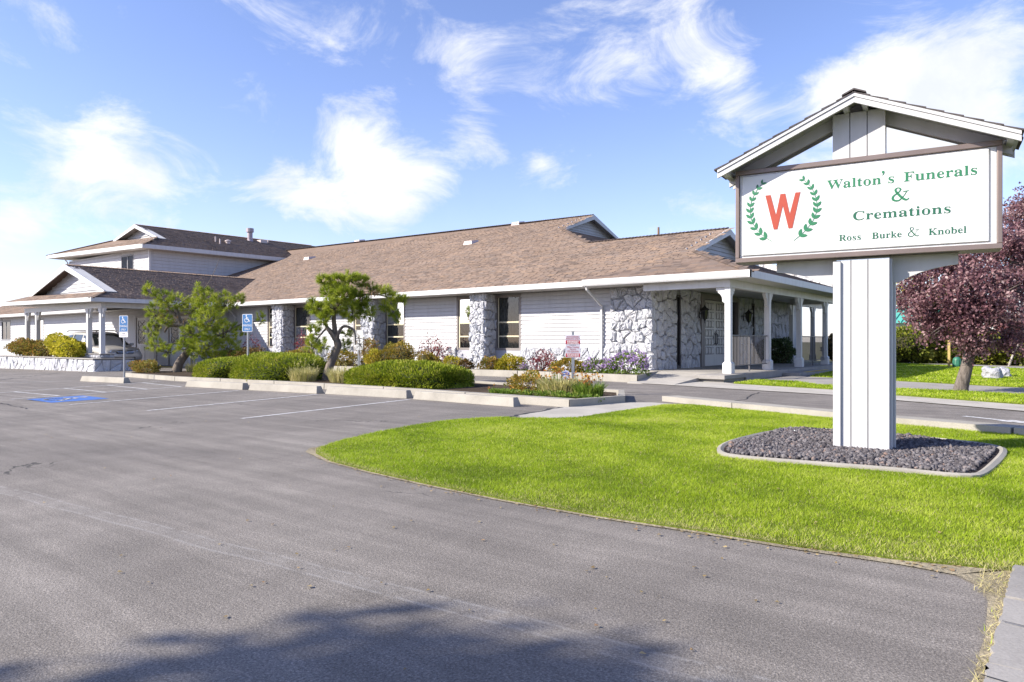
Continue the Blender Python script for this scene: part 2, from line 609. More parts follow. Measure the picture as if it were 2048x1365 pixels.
# concrete: apron by the island bed, path along the far lawn, walk at the near corner
flat('apron', [(-6.62, 8.15), (-7.02, 10.36), (-6.86, 10.52), (-6.60, 11.55), (-6.15, 11.95), (-5.6, 11.9), (-5.6, 8.4)], .012, M_CONC)
flat('footpath', [(-6.6, 23.75), (-3.96, 22.6), (-1.56, 21.45), (3, 20.5), (12, 18.7), (12, 15.6), (3, 17.8), (-.84, 18.35), (-3.31, 18.75), (-5.25, 19.1), (-6.1, 20.25), (-7.2, 20.5), (-7.2, 23.9)], .018, M_CONC2)
flat('far_path', [(-9, 42.6), (-7.0, 40.05), (-4.5, 38.3), (-.6, 34.6), (12, 33), (12, 36), (-1.0, 38.2), (-5, 41.6), (-8, 44)], .014, M_CONC2)
flat('drive_edging', [(-9.3, 17.15), (-8.35, 17.0), (-6.7, 16.56), (-5.19, 16.26), (-4.04, 16.0), (-2.7, 15.32), (-.65, 14.23), (3, 12.9), (12, 10.2), (12, 11.2), (3, 14.3), (-.71, 15.6), (-2.92, 16.6), (-4.45, 17.66), (-6.2, 18.2), (-7.15, 18.5), (-7.5, 18.9), (-8.0, 18.9), (-9.0, 18.3)], .014, M_CONC)
# near kerb of the drive: a low rounded band of concrete
kb = MB()
near = [(-6.02, 12.86), (-4.42, 12.24), (-2.95, 11.73), (-1.99, 11.36), (-.5, 10.98), (3, 10.35), (8, 9.6)]
for i in range(len(near) - 1):
    (x0, y0), (x1, y1) = near[i], near[i + 1]
    d = Vector((x1 - x0, y1 - y0, 0)).normalized(); nn = Vector((d.y, -d.x, 0)) * .46
    if nn.y > 0: nn = -nn
    a = Vector((x0, y0, 0)); b = Vector((x1, y1, 0))
    kb.hexa([a + nn, b + nn, b, a], [a + nn + Vector((0, 0, .10)), b + nn + Vector((0, 0, .10)), b - nn * -.12 + Vector((0, 0, .095)), a - nn * -.12 + Vector((0, 0, .095))])
o = kb.build('kerb', M_CURB); o['kind'] = 'structure'

# walk of broken concrete slabs in the near corner
pave = thing('pavement', None, None, (0.4, 2.5, 0)); pave['kind'] = 'structure'
yy = [4.36, 3.79, 2.98, 2.55, 1.7, .8, -.2]
for i in range(len(yy) - 1):
    y1, y0 = yy[i] - .008, yy[i + 1] + .008
    lft = []
    n = 16
    for j in range(n + 1):
        t = j / n; y = y0 + (y1 - y0) * t
        lft.append((-.238 + random.uniform(-.007, .009), y))
    poly = [(1.6, y0), (1.6, y1)] + lft[::-1]
    flat('slab', poly, .028 + random.uniform(-.004, .004), M_CONC2, .06, parent=pave)

# cracks in the drive and tar seams in the lot


def crack(path, w, name='crack', mat=None, z=.004):
    m = MB(); L_ = []; R_ = []
    pts = []
    for i in range(len(path) - 1):
        a = Vector((*path[i], 0)); b = Vector((*path[i + 1], 0)); n = max(2, int((b - a).length / .18))
        for j in range(n):
            pts.append(a + (b - a) * (j / n) + Vector((random.uniform(-.05, .05), random.uniform(-.05, .05), 0)))
    for i in range(len(pts)):
        a = pts[max(0, i - 1)]; b = pts[min(len(pts) - 1, i + 1)]
        d = (b - a).normalized(); q = Vector((-d.y, d.x, 0)) * w * random.uniform(.4, 1.3)
        L_.append(pts[i] + q); R_.append(pts[i] - q)
    for i in range(len(pts) - 1):
        m.quad(*[(p.x, p.y, gz(p.x) + z) for p in (L_[i], R_[i], R_[i + 1], L_[i + 1])])
    o = m.build(name, mat); o['kind'] = 'structure'
    return o


M_TAR = plain('tar', (.022, .022, .024), .8)
crack([(-5.20, 12.75), (-5.1, 14.0), (-5.35, 15.0), (-5.55, 16.1)], .018, 'crack', M_TAR)
crack([(-27.5, 7.7), (-30, 9.3), (-34.0, 11.9)], .03, 'crack', M_TAR)
crack([(-6.62, 8.1), (-6.75, 9.0), (-7.0, 10.3)], .05, 'crack', M_TAR, .013)
crack([(-14.0, 4.4), (-17.0, 4.6), (-22.0, 5.0)], .012, 'crack', M_TAR)

# painted bay lines, the hatched aisle, the blue square with its white wheelchair mark, the drive arrow
kp = NT('lot_paint')
wear = kp.ramp(kp.noise(14, 5, .75), [(.34, (.21, .205, .20)), (.60, (.62, .61, .60))])
kp.base(wear); kp.set(.8, 0, .2)
M_PAINT = kp.m
M_BLUEP = plain('blue_paint', (.05, .14, .42), .8, var=.35, scale=8)


def stripe(a, b, w=.042, name='bay_line', mat=None, z=.004):
    a = Vector((*a, 0)); b = Vector((*b, 0)); d = (b - a).normalized(); q = Vector((-d.y, d.x, 0)) * w
    m = MB(); n = max(1, int((b - a).length / 1.5))
    for i in range(n):
        p = a + (b - a) * (i / n); r = a + (b - a) * ((i + 1) / n)
        m.quad(*[(s.x, s.y, gz(s.x) + z) for s in (p - q, r - q, r + q, p + q)])
    o = m.build(name, mat or M_PAINT); o['kind'] = 'structure'
    return o


for a, b in (((-26.2, 5.0), (-24.75, 8.98)), ((-19.5, 5.3), (-21.76, 10.28)), ((-16.86, 4.96), (-18.3, 9.19)), ((-14.35, 5.15), (-15.45, 9.15)),
             ((-11.99, 5.46), (-12.78, 9.42)), ((-9.67, 5.76), (-10.25, 9.7))):
    stripe(a, b)
for t in (.12, .38, .64, .88):
    a = Vector((-19.5, 5.3)).lerp(Vector((-21.7, 10.2)), t); b = Vector((-16.86, 4.96)).lerp(Vector((-18.3, 9.19)), min(1, t + .12))
    stripe(a, b, .038)
flat('painted_square', [(-16.45, 5.12), (-15.15, 5.12), (-15.32, 6.22), (-16.62, 6.22)], gz(-16) + .010, M_BLUEP)


def wheelchair(m, s, place):
    """white wheelchair figure in a unit square; place maps (u, v) to a point"""
    def ribbon(path, w):
        for i in range(len(path) - 1):
            a = Vector(path[i]); b = Vector(path[i + 1]); d = (b - a).normalized(); q = Vector((-d.y, d.x)) * w; e = d * w * .6
            m.quad(*[place(*(p)) for p in (a - e - q, b + e - q, b + e + q, a - e + q)])
    arc = [(.45 + .26 * math.cos(R(a)), .33 + .24 * math.sin(R(a))) for a in range(125, 375, 14)]
    ribbon(arc, .035)
    ribbon([(.42, .74), (.46, .46), (.68, .46), (.78, .20), (.90, .24)], .045)
    ribbon([(.43, .62), (.64, .62)], .035)
    m.add([place(.41 + .085 * math.cos(R(a)), .88 + .085 * math.sin(R(a))) for a in range(0, 360, 30)], [tuple(range(12))])


m = MB()
wheelchair(m, 1, lambda u, v: (-16.35 + 1.0 * u - .15 * v, 5.2 + .95 * v, gz(-16) + .016))
o = m.build('painted_wheelchair', M_PAINT); o['kind'] = 'structure'
m = MB()
A = Vector((-1.33, 12.78, .006)); Bq = Vector((-.80, 12.45, .006)); dv = (Bq - A).normalized(); qv = Vector((-dv.y, dv.x, 0))
m.quad(*(A - qv * .06, Bq - qv * .06, Bq + qv * .06, A + qv * .06))
m.quad(*(Bq - qv * .17, Bq + dv * .75, Bq + qv * .17))
o = m.build('painted_arrow', M_PAINT); o['kind'] = 'structure'


# ---------------------------------------------------------------- grass
M_GRASS = leafmat('grass_blades', [(.115, .190, .006), (.255, .375, .012), (.395, .505, .028), (.53, .595, .095), (.58, .51, .26)], .42, .5, .9)


def grass(name, label, poly, holes, dens, hgt, wid, edge_fn=None, z=.030):
    poly = np.array(poly); x0, y0 = poly.min(0); x1, y1 = poly.max(0)
    cell = []
    n = int((x1 - x0) * (y1 - y0) * dens * 1.0)
    px = rng.uniform(x0, x1, n); py = rng.uniform(y0, y1, n)
    ok = pip(px, py, poly)
    for h in holes: ok &= ~pip(px, py, h)
    dep = -px * CS + py * CC
    lat = px * CC + py * CS
    ok &= (dep > .3) & (np.abs(lat) < dep * .95 + 1.5)
    # thin out with distance
    ok &= rng.uniform(0, 1, n) < np.clip(6.5 / np.maximum(dep, .5), .12, 1.0)
    px, py, dep = px[ok], py[ok], dep[ok]
    n = len(px)
    sc_ = np.clip(dep / 6.5, .9, 4.0)
    clump = np.sin(px * 3.1 + np.sin(py * 2.3) * 1.7) * np.sin(py * 3.7 + px * .7) * .6 + np.sin(px * 9.1 + np.sin(py * 7.3) * 2.7) * np.sin(py * 11.7 + np.sin(px * 5.7) * 2) * .8
    h = hgt * rng.uniform(.35, 1.35, n) * (1 + .30 * clump)
    if edge_fn is not None: h *= 1 - .45 * np.clip(edge_fn(px, py), 0, 1)
    w = wid * rng.uniform(.7, 1.3, n) * sc_
    an = rng.uniform(0, 2 * np.pi, n); ln = rng.uniform(.2, 1.7, n) * h; la = rng.uniform(0, 2 * np.pi, n)
    dx, dy = np.cos(an) * w, np.sin(an) * w
    zb = np.full(n, z)
    a = np.stack([px - dx, py - dy, zb - .005], 1); b = np.stack([px + dx, py + dy, zb - .005], 1)
    t = np.stack([px + np.cos(la) * ln, py + np.sin(la) * ln, zb + h], 1)
    v = np.stack([a, b, t], 1).reshape(-1, 3)
    low = np.sin(px * .9 + 1.3 * np.sin(py * .7 + 1)) * np.sin(py * 1.1 + np.sin(px * .8)) + .6 * np.sin(px * 2.3 + py * 1.9 + np.sin(py * 3))
    tint = np.clip(rng.uniform(0, .62, n) + .17 * clump + .13 * low, 0, .9)
    if edge_fn is not None:
        tint = np.where(rng.uniform(0, 1, n) < edge_fn(px, py), rng.uniform(.85, 1.35, n), tint)
    tint = np.where(rng.uniform(0, 1, n) < .035, 1.2, tint)
    f = np.arange(n * 3).reshape(-1, 3)
    o = fast(name, v, f, M_GRASS, None, np.repeat(tint, 3))
    tag(o, label, 'grass', kind='stuff')
    return o


nedge = np.array(LAWN_A[:12])


def dry(px, py):
    yy = np.interp(px, nedge[:, 0], nedge[:, 1])
    return np.clip(.75 - (py - yy) / .14, 0.02, .75) + .14 * (py < yy + .45) * (px > -3.2)


grass('grass', 'short bright green grass of the lawn around the sign', LAWN_A, [GRAVEL], 15000, .021, .0021, dry, .014)
grass('grass', 'short bright green grass of the strip between drive and footpath', LAWN_B, [], 3600, .035, .0042)
grass('grass', 'shaded green grass of the lawn behind the footpath', LAWN_C, [], 2200, .035, .005)
# dry tufts in the crack between asphalt and walk
V = []; T = []
for k in range(2800):
    y = random.uniform(1.9, 4.45)
    if y < 3.85 and random.random() < .86: continue
    x = random.gauss(-.258, .010) if y < 3.8 else random.uniform(-.37, -.16)
    h = random.uniform(.008, .035); an = random.uniform(0, 6.3); la = random.uniform(0, 6.3); l = random.uniform(.01, .05)
    w = .0018
    V += [(x - w * math.cos(an), y - w * math.sin(an), .006), (x + w * math.cos(an), y + w * math.sin(an), .006), (x + l * math.cos(la), y + l * math.sin(la), .006 + h)]
    T += [random.uniform(1.1, 1.6) if random.random() < .93 else random.uniform(.2, .6)] * 3
o = fast('dry_grass', V, np.arange(len(V)).reshape(-1, 3), M_GRASS, None, T)
tag(o, 'dry straw coloured grass in the crack beside the broken concrete walk', 'grass', kind='stuff')

# leaf litter blown onto the lawn and along the asphalt edge
V = []; T = []
lit = []
for k in range(420):
    if k < 200:
        i = random.randrange(1, 10); t = random.random(); x = LAWN_A[i][0] + (LAWN_A[i + 1][0] - LAWN_A[i][0]) * t; y = LAWN_A[i][1] + (LAWN_A[i + 1][1] - LAWN_A[i][1]) * t - abs(random.gauss(0, .10)) + .03; z = .008
    elif k < 330:
        x = random.uniform(-6.5, -.2); y = random.uniform(4.3, 9); z = .034
        if not pip(np.array([x]), np.array([y]), LAWN_A)[0]: continue
    else:
        x = random.uniform(-11, -1); y = random.uniform(1.5, 4.0) if x > -6.5 else random.uniform(2, 9); z = .007
    s_ = random.uniform(.008, .020); a = random.uniform(0, 6.28); b = a + random.uniform(.9, 2.2)
    lit.append([(x, y, z), (x + s_ * math.cos(a), y + s_ * math.sin(a), z + random.uniform(.001, .008)), (x + s_ * 1.5 * math.cos((a + b) / 2), y + s_ * 1.5 * math.sin((a + b) / 2), z + random.uniform(0, .005)), (x + s_ * math.cos(b), y + s_ * math.sin(b), z + random.uniform(.001, .008))])
V = np.array(lit).reshape(-1, 3)
o = fast('leaf_litter', V, np.arange(len(V)).reshape(-1, 4), leafmat('dry_leaf', [(.16, .11, .05), (.30, .22, .10), (.42, .33, .17), (.30, .14, .08)], .2, .7, 5), None, np.repeat(rng.uniform(0, 1, len(lit)), 4))
tag(o, 'small dry leaves scattered over lawn edge and asphalt', 'leaf litter', kind='stuff')
crack([(-.2, 3.42), (.1, 3.36), (.5, 3.33), (1.2, 3.2)], .004, 'crack', M_TAR, .0335)
crack([(-.2, 2.80), (.3, 2.74), (.9, 2.76)], .003, 'crack', M_TAR, .0335)
# ---------------------------------------------------------------- the building
WX = -10.75      # plane of the entrance wall (faces +X)
WY = 20.95       # plane of the long front wall (faces -Y)
MR = .365        # roof pitch
EZ0, EZ1 = 2.95, 3.13


def paint_mat(name, col, rough=.55):
    k = NT(name)
    a = k.noise(1.1, 5, .6); v = k.noise(6, 4, .6, 0, (1, 1, .15))
    c = k.ramp(a, [(.3, tuple(x * .93 for x in col)), (.7, col)])
    c = k.mix(c, k.ramp(v, [(.28, .84), (.55, 1.0)]), .7, 'MULTIPLY')
    k.base(c); k.set(rough, 0, .35); k.bump(k.noise(45, 3, .6), .08, .005)
    return k.m


M_SIDING = paint_mat('white_siding', (.53, .527, .535))
M_TRIM = paint_mat('white_trim', (.60, .595, .59), .45)
M_SOFFIT = paint_mat('soffit_paint', (.60, .58, .54))
M_TAUPE = plain('taupe_frame', (.23, .205, .195), .5)
M_DARK = plain('dark_frame', (.045, .042, .045), .5)
M_BLACK = plain('black_iron', (.016, .016, .018), .45)
M_RAIL = plain('rail_iron', (.10, .095, .10), .5)
M_CREAM = plain('cream_sash', (.60, .53, .36), .5)
M_DOOR = paint_mat('door_paint', (.62, .60, .58), .45)
M_MORTAR = plain('mortar', (.30, .30, .31), .95, bump=.4)
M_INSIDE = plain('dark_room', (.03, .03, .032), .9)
M_YELLOW = plain('yellow_paint', (.62, .45, .08), .7, var=.3, scale=12)


def stone_mat(name, cols):
    k = NT(name)
    oi = k.n('ShaderNodeObjectInfo')
    a = k.noise(3.5, 5, .65); f = k.noise(26, 6, .72, .6); w = k.n('ShaderNodeTexVoronoi'); w.inputs['Scale'].default_value = 16
    k.l(k.obj(), w.inputs[0])
    c = k.ramp(oi.outputs['Random'], [(i / max(1, len(cols) - 1), q) for i, q in enumerate(cols)])
    c = k.mix(c, k.ramp(a, [(.3, .86), (.7, 1.04)]), .8, 'MULTIPLY')
    c = k.mix(c, k.ramp(f, [(.28, .55), (.46, 1.0)]), .75, 'MULTIPLY')
    k.base(c); k.set(.85, 0, .25)
    k.bump(k.math('ADD', k.math('MULTIPLY', f, 1.0), k.math('MULTIPLY', w.outputs['Distance'], .5)), .75, .05)
    return k.m


M_STONE = stone_mat('painted_stone', [(.55, .55, .58), (.63, .63, .65), (.52, .53, .56), (.67, .67, .68)])


def shingle_mat():
    k = NT('shingle')
    at = k.n('ShaderNodeAttribute'); at.attribute_name = 'tint'
    oi = k.n('ShaderNodeObjectInfo')
    f = k.math('FRACT', k.math('ADD', at.outputs['Fac'], oi.outputs['Random']))
    c = k.ramp(f, [(0, (.120, .092, .078)), (.25, (.185, .136, .108)), (.5, (.230, .168, .130)), (.75, (.172, .138, .120)), (1, (.250, .176, .126))])
    c = k.mix(c, k.ramp(k.noise(.5, 4, .6), [(.3, .85), (.7, 1.12)]), .8, 'MULTIPLY')
    c = k.mix(c, k.ramp(k.noise(150, 2, .7), [(.3, .72), (.7, 1.25)]), .8, 'MULTIPLY')
    k.base(c); k.set(.93, 0, .15)
    return k.m


M_SHINGLE = shingle_mat()

home = thing('funeral_home', 'long low white building with brown shingle roof, stone pillars and porch', 'building', (-22, 26, 0))


def clip(poly, a, b, c):
    """keep the side a*x + b*y <= c"""
    out = []
    for i in range(len(poly)):
        p, q = poly[i], poly[(i + 1) % len(poly)]
        dp = a * p[0] + b * p[1] - c; dq = a * q[0] + b * q[1] - c
        if dp <= 0: out.append(p)
        if (dp < 0 < dq) or (dq < 0 < dp):
            t = dp / (dp - dq); out.append((p[0] + (q[0] - p[0]) * t, p[1] + (q[1] - p[1]) * t))
    return out


def stones(parent, u0, u1, z0, z1, place, n, depth=.085, gap=.004, lean=.9, mat=None, top=None, name='stone', joined=False):
    """fit n irregular stones into a rectangle; place(u, z, d) gives the point standing d proud of the wall"""
    W, H = u1 - u0, z1 - z0
    nx = max(1, round(math.sqrt(n * W / H * 1.7))); mass = MB(); nz = max(1, round(n / nx))
    seeds = []
    for i in range(nx):
        for j in range(nz):
            seeds.append((u0 + W * (i + .5 + random.uniform(-.38, .38) + (.25 if j % 2 else -.25)) / nx, z0 + H * (j + .5 + random.uniform(-.40, .40)) / nz))
    th = random.uniform(.4, 1.0) * lean
    for si, s in enumerate(seeds):
        poly = [(u0, z0), (u1, z0), (u1, z1), (u0, z1)]
        for ti, t in enumerate(seeds):
            if ti == si: continue
            dx, dz = t[0] - s[0], t[1] - s[1]
            if abs(dx) > W * 2.6 / nx + .3 or abs(dz) > H * 2.6 / nz + .3: continue
            # leaning distance so that stones run obliquely
            ax = dx + th * dz * .6; az = dz - th * dx * .2
            mx, mz = (s[0] + t[0]) / 2, (s[1] + t[1]) / 2
            poly = clip(poly, ax, az, ax * mx + az * mz)
            if len(poly) < 3: break
        if top: 
            for (a, b, c) in top: poly = clip(poly, a, b, c) if len(poly) > 2 else poly
        if len(poly) < 3: continue
        cu = sum(p[0] for p in poly) / len(poly); cz = sum(p[1] for p in poly) / len(poly)
        rad = min(math.hypot(p[0] - cu, p[1] - cz) for p in poly)
        if rad < .03: continue
        # roughen the outline, then raise it in three rings
        ring = []
        m = len(poly)
        for i in range(m):
            p, q = poly[i], poly[(i + 1) % m]
            ring.append((p[0] + (cu - p[0]) * .035, p[1] + (cz - p[1]) * .035))
            if math.hypot(q[0] - p[0], q[1] - p[1]) > .09:
                ring.append(((p[0] + q[0]) / 2 + random.uniform(-.006, .006), (p[1] + q[1]) / 2 + random.uniform(-.006, .006)))
        ring = [(cu + (p[0] - cu) * (1 - gap / max(rad, .05)), cz + (p[1] - cz) * (1 - gap / max(rad, .05))) for p in ring]
        m = len(ring)
        d = depth * random.uniform(.7, 1.35); tu, tz = random.uniform(-.30, .30), random.uniform(-.35, .35)
        v = [place(p[0], p[1], -.005) for p in ring]
        for k_, hh in ((.965, .62), (.78, .95), (.42, 1.0)):
            for p in ring:
                u = cu + (p[0] - cu) * k_ * random.uniform(.93, 1.03); z = cz + (p[1] - cz) * k_ * random.uniform(.93, 1.03)
                v.append(place(u, z, max(.01, d * hh * random.uniform(.55, 1.25) + (u - cu) * tu * .35 + (z - cz) * tz * .35)))
        v.append(place(cu, cz, d * random.uniform(.9, 1.12)))
        f = []
        for r_ in range(3):
            for i in range(m):
                j = (i + 1) % m
                f.append((r_ * m + i, r_ * m + j, (r_ + 1) * m + j, (r_ + 1) * m + i))
        for i in range(m): f.append((3 * m + i, 3 * m + (i + 1) % m, 4 * m))
        if joined: mass.add(v, f)
        else: MB().add(v, f).build(name, mat or M_STONE, parent)
    if joined: mass.build('stones', mat or M_STONE, parent)['kind'] = 'stuff'


def FY(y):   # a wall facing -Y
    return lambda u, z, d: (u, y - d, z)


def FX(x):   # a wall facing +X
    return lambda u, z, d: (x + d, u, z)


def FXn(x):  # a wall facing -X
    return lambda u, z, d: (x - d, u, z)


# -- wall cores (a wall is a part; its boards are sub-parts)


def siding(parent, u0, u1, z0, z1, place, step=.142, name='siding_board', mat=None, top=None):
    z = z0
    while z < z1 - .02:
        h = min(step, z1 - z)
        b0, b1 = u0, u1
        if top:
            b0, b1 = top(z + h * .5, u0, u1)
            if b1 - b0 < .08: break
        m = MB()
        p = place
        pts = [p(b0, z, 0), p(b1, z, 0), p(b1, z, .040), p(b0, z, .040), p(b0, z + h - .002, 0), p(b1, z + h - .002, 0), p(b1, z + h - .002, .006), p(b0, z + h - .002, .006)]
        m.add(pts, [(0, 1, 2, 3), (4, 5, 6, 7), (0, 1, 5, 4), (2, 3, 7, 6), (0, 3, 7, 4), (1, 2, 6, 5)])
        m.build(name, mat or M_SIDING, parent)
        z += step


fw = MB()
fw.box(-36.5, WY + .02, -.3, WX, WY + .22, EZ0 + .1)
front_wall = fw.build('front_wall', M_MORTAR, home)
ew = MB()
ew.box(WX - .22, WY + .23, 0, WX - .02, 24.6, EZ0 + .1)
ew.box(WX - .22, 24.6, 2.86, WX - .02, 28.3, EZ0 + .1)
ew.box(WX - .22, 28.3, 0, WX - .02, 31.5, EZ0 + .1)
ew.box(WX - .9, 31.5, 0, WX - .7, 32.3, EZ0 + .1)
ew.box(WX - .22, 32.3, 0, WX - .02, 36.6, EZ0 + .1)
entrance_wall = ew.build('entrance_wall', M_MORTAR, home)

SECT = [(-16.14, -12.28), (-22.38, -19.40), (-29.0, -25.80), (-36.5, -32.67)]
for a, b in SECT:
    siding(front_wall, a, b, .93, EZ0, FY(WY))
stones(front_wall, -16.14, -12.28, .02, .925, FY(WY - .03), 44, .07)
stones(front_wall, -22.38, -19.40, .02, .925, FY(WY - .03), 34, .07, joined=True)
stones(front_wall, -29.0, -25.80, .0, .925, FY(WY - .03), 34, .07, joined=True)
stones(front_wall, -12.28, WX + .05, .05, EZ0, FY(WY - .06), 58, .09)
m = MB()
m.box(-12.30, WY - .06, .0, WX + .02, WY + .02, EZ0); m.build('stone_backing', M_MORTAR, front_wall)
for a, b in SECT[:3]:
    m = MB(); m.box(a, WY - .04, -.2, b, WY + .018, .925); m.build('stone_backing', M_MORTAR, front_wall)
m = MB(); m.box(-36.5, WY - .04, -.25, -32.7, WY + .018, .925); m.build('base_panel', M_SIDING, front_wall)
# entrance wall stonework
stones(entrance_wall, WY - .06, 22.60, .15, EZ0, FX(WX), 50, .075)
stones(entrance_wall, 22.97, 24.58, .15, EZ0, FX(WX), 44, .075)
stones(entrance_wall, 28.32, 29.86, .15, EZ0, FX(WX), 44, .075, joined=True)
stones(entrance_wall, 30.22, 31.50, .15, EZ0, FX(WX), 36, .075, joined=True)
stones(entrance_wall, 32.30, 34.80, .15, EZ0, FX(WX), 40, .075, joined=True)
siding(entrance_wall, 34.80, 36.6, .2, EZ0, FX(WX), .2)

# pillars
for i, (a, b) in enumerate(((-18.09, -17.37), (-24.44, -23.66), (-31.18, -30.38))):
    m = MB(); m.box(a + .03, 20.28, -.25, b - .03, WY + .018, EZ0 - .003)
    p = m.build('stone_pillar', M_MORTAR, home)
    stones(p, a, b, 0.02, EZ0 - .01, FY(20.28), 42, .075, joined=i == 2)
    stones(p, 20.26, WY - .02, 0.02, EZ0 - .01, FX(b - .03), 36, .07, joined=i > 0)


# windows
def glass_mat():
    k = NT('window_glass')
    k.t.nodes.remove(k.b)
    tr = k.n('ShaderNodeBsdfTransparent'); tr.inputs[0].default_value = (.62, .64, .64, 1)
    gl = k.n('ShaderNodeBsdfGlossy'); gl.inputs['Roughness'].default_value = .03; gl.inputs[0].default_value = (.9, .95, 1, 1)
    fr = k.n('ShaderNodeFresnel'); fr.inputs[0].default_value = 1.6
    mx = k.n('ShaderNodeMixShader')
    k.l(fr.outputs[0], mx.inputs[0]); k.l(tr.outputs[0], mx.inputs[1]); k.l(gl.outputs[0], mx.inputs[2]); k.l(mx.outputs[0], k.out.inputs[0])
    return k.m


M_GLASS = glass_mat()
kc = NT('lace_curtain')
cw = kc.noise(14, 4, .6, .4, (1, 1, .35))
kc.base(kc.ramp(cw, [(.35, (.15, .145, .13)), (.6, (.27, .26, .23))])); kc.set(.9, 0, .1)
M_CURTAIN = kc.m


def window(x0, x1, z0, z1, y, parent=home, bars=(1.33, 1.86), cream=True, left_sun=False):
    w = MB()
    t = .085
    w.box(x0, y - .05, z0, x0 + t, y + .018, z1); w.box(x1 - t, y - .05, z0, x1, y + .018, z1)
    w.box(x0 + t, y - .05, z0, x1 - t, y + .018, z0 + t); w.box(x0 + t, y - .05, z1 - t, x1 - t, y + .018, z1)
    win = w.build('window', M_TAUPE, parent)
    s = MB(); a, b = x0 + t, x1 - t; q = .035
    s.box(a, y - .030, z0 + t, a + q, y + .01, z1 - t); s.box(b - q, y - .030, z0 + t, b, y + .01, z1 - t)
    s.build('sash', M_DARK, win)
    s = MB(); s.box(a + q, y - .026, z0 + t, a + q + .05, y + .008, z1 - t); s.build('sash', M_CREAM if cream else M_TRIM, win)
    zs = [z0 + t] + list(bars) + [z1 - t]
    for z in bars:
        s = MB(); s.box(a + q + .05, y - .028, z - .028, b - q, y + .008, z + .028); s.build('glazing_bar', M_CREAM if cream else M_TRIM, win)
    for i in range(len(zs) - 1):
        s = MB(); za, zb = zs[i] + (.03 if i else 0), zs[i + 1] - (.03 if i < len(zs) - 2 else 0)
        s.quad((a + q + .05, y - .012, za), (b - q, y - .012, za), (b - q, y - .012, zb), (a + q + .05, y - .012, zb)); s.build('pane', M_GLASS, win)
    # folded lace behind the glass, tied near the top, and the dark room behind it
    n = 28; v = []; f = []
    for i in range(n + 1):
        u = a + (b - a) * i / n; yy_ = y + .045 + .022 * math.sin(i * 1.9) + .01 * math.sin(i * .7)
        v += [(u, yy_, z0 + t), (u, yy_, z1 - t)]
    for i in range(n): f.append((2 * i, 2 * i + 2, 2 * i + 3, 2 * i + 1))
    s = MB(); s.add(v, f); s.build('curtain', M_CURTAIN, win)
    # pale swag folds of the valance
    s = MB()
    for k_, (dz, ww) in enumerate(((.28, .30), (.40, .24))):
        cxm = (a + b) / 2
        for side in (-1, 1):
            pth = [(cxm + side * ww * (t_ / 6.0), y + .012, z1 - t - dz - .09 * math.sin(t_ / 6.0 * math.pi) * (1 if side > 0 else .9)) for t_ in range(7)]
            s.tube(pth, [.004, .012, .018, .022, .018, .012, .004], 5)
    s.build('valance_fold', M_CURTAIN, win)
    return win


# holes for the windows: the room lining stands behind, the wall core is cut by building it in pieces
me = front_wall.data
bm = bmesh.new()
q0 = origin(home)


def add_box(bm, x0, y0, z0, x1, y1, z1):
    vs = [bm.verts.new((x - q0.x, y - q0.y, z - q0.z)) for x, y, z in ((x0, y0, z0), (x1, y0, z0), (x1, y1, z0), (x0, y1, z0), (x0, y0, z1), (x1, y0, z1), (x1, y1, z1), (x0, y1, z1))]
    for f in ((3, 2, 1, 0), (4, 5, 6, 7), (0, 1, 5, 4), (1, 2, 6, 5), (2, 3, 7, 6), (3, 0, 4, 7)): bm.faces.new([vs[i] for i in f])


WINS = [(-32.67, -31.15), (-30.40, -29.0), (-25.80, -24.42), (-23.68, -22.38), (-19.40, -18.07), (-17.39, -16.14)]
edges = [-36.5] + [e for w in WINS for e in w] + [WX]
for i in range(0, len(edges), 2): add_box(bm, edges[i], WY + .02, -.3, edges[i + 1], WY + .22, EZ0 + .1)
for a, b in WINS:
    add_box(bm, a, WY + .02, -.3, b, WY + .22, .82); add_box(bm, a, WY + .02, 2.86, b, WY + .22, EZ0 + .1)
bm.to_mesh(me); bm.free()
for a, b in WINS:
    window(a, b, .80, 2.88, WY + .02)
    m = MB(); m.box(a, WY - .02, -.2, b, WY + .018, .795); m.build('sill_panel', plain('sill_paint', (.42, .42, .46), .6), front_wall)
    m = MB(); m.box(a, WY + .23, .5, b, WY + .25, 3.0); m.build('room_lining', M_INSIDE, front_wall)


# -- slit windows, doors, lanterns on the entrance wall
def slit(y0, y1):
    m = MB(); m.box(WX - .02, y0, .28, WX + .035, y0 + .07, 2.72); m.box(WX - .02, y1 - .07, .28, WX + .035, y1, 2.72)
    m.box(WX - .02, y0, 2.66, WX + .034, y1, 2.74); m.box(WX - .02, y0, .16, WX + .034, y1, .30)
    s = m.build('slit_window', M_DARK, home)
    m = MB(); m.box(WX - .05, y0 + .07, .30, WX - .015, y1 - .07, 2.66); m.build('pane', plain('black_glass', (.012, .012, .016), .25, spec=.3), s)


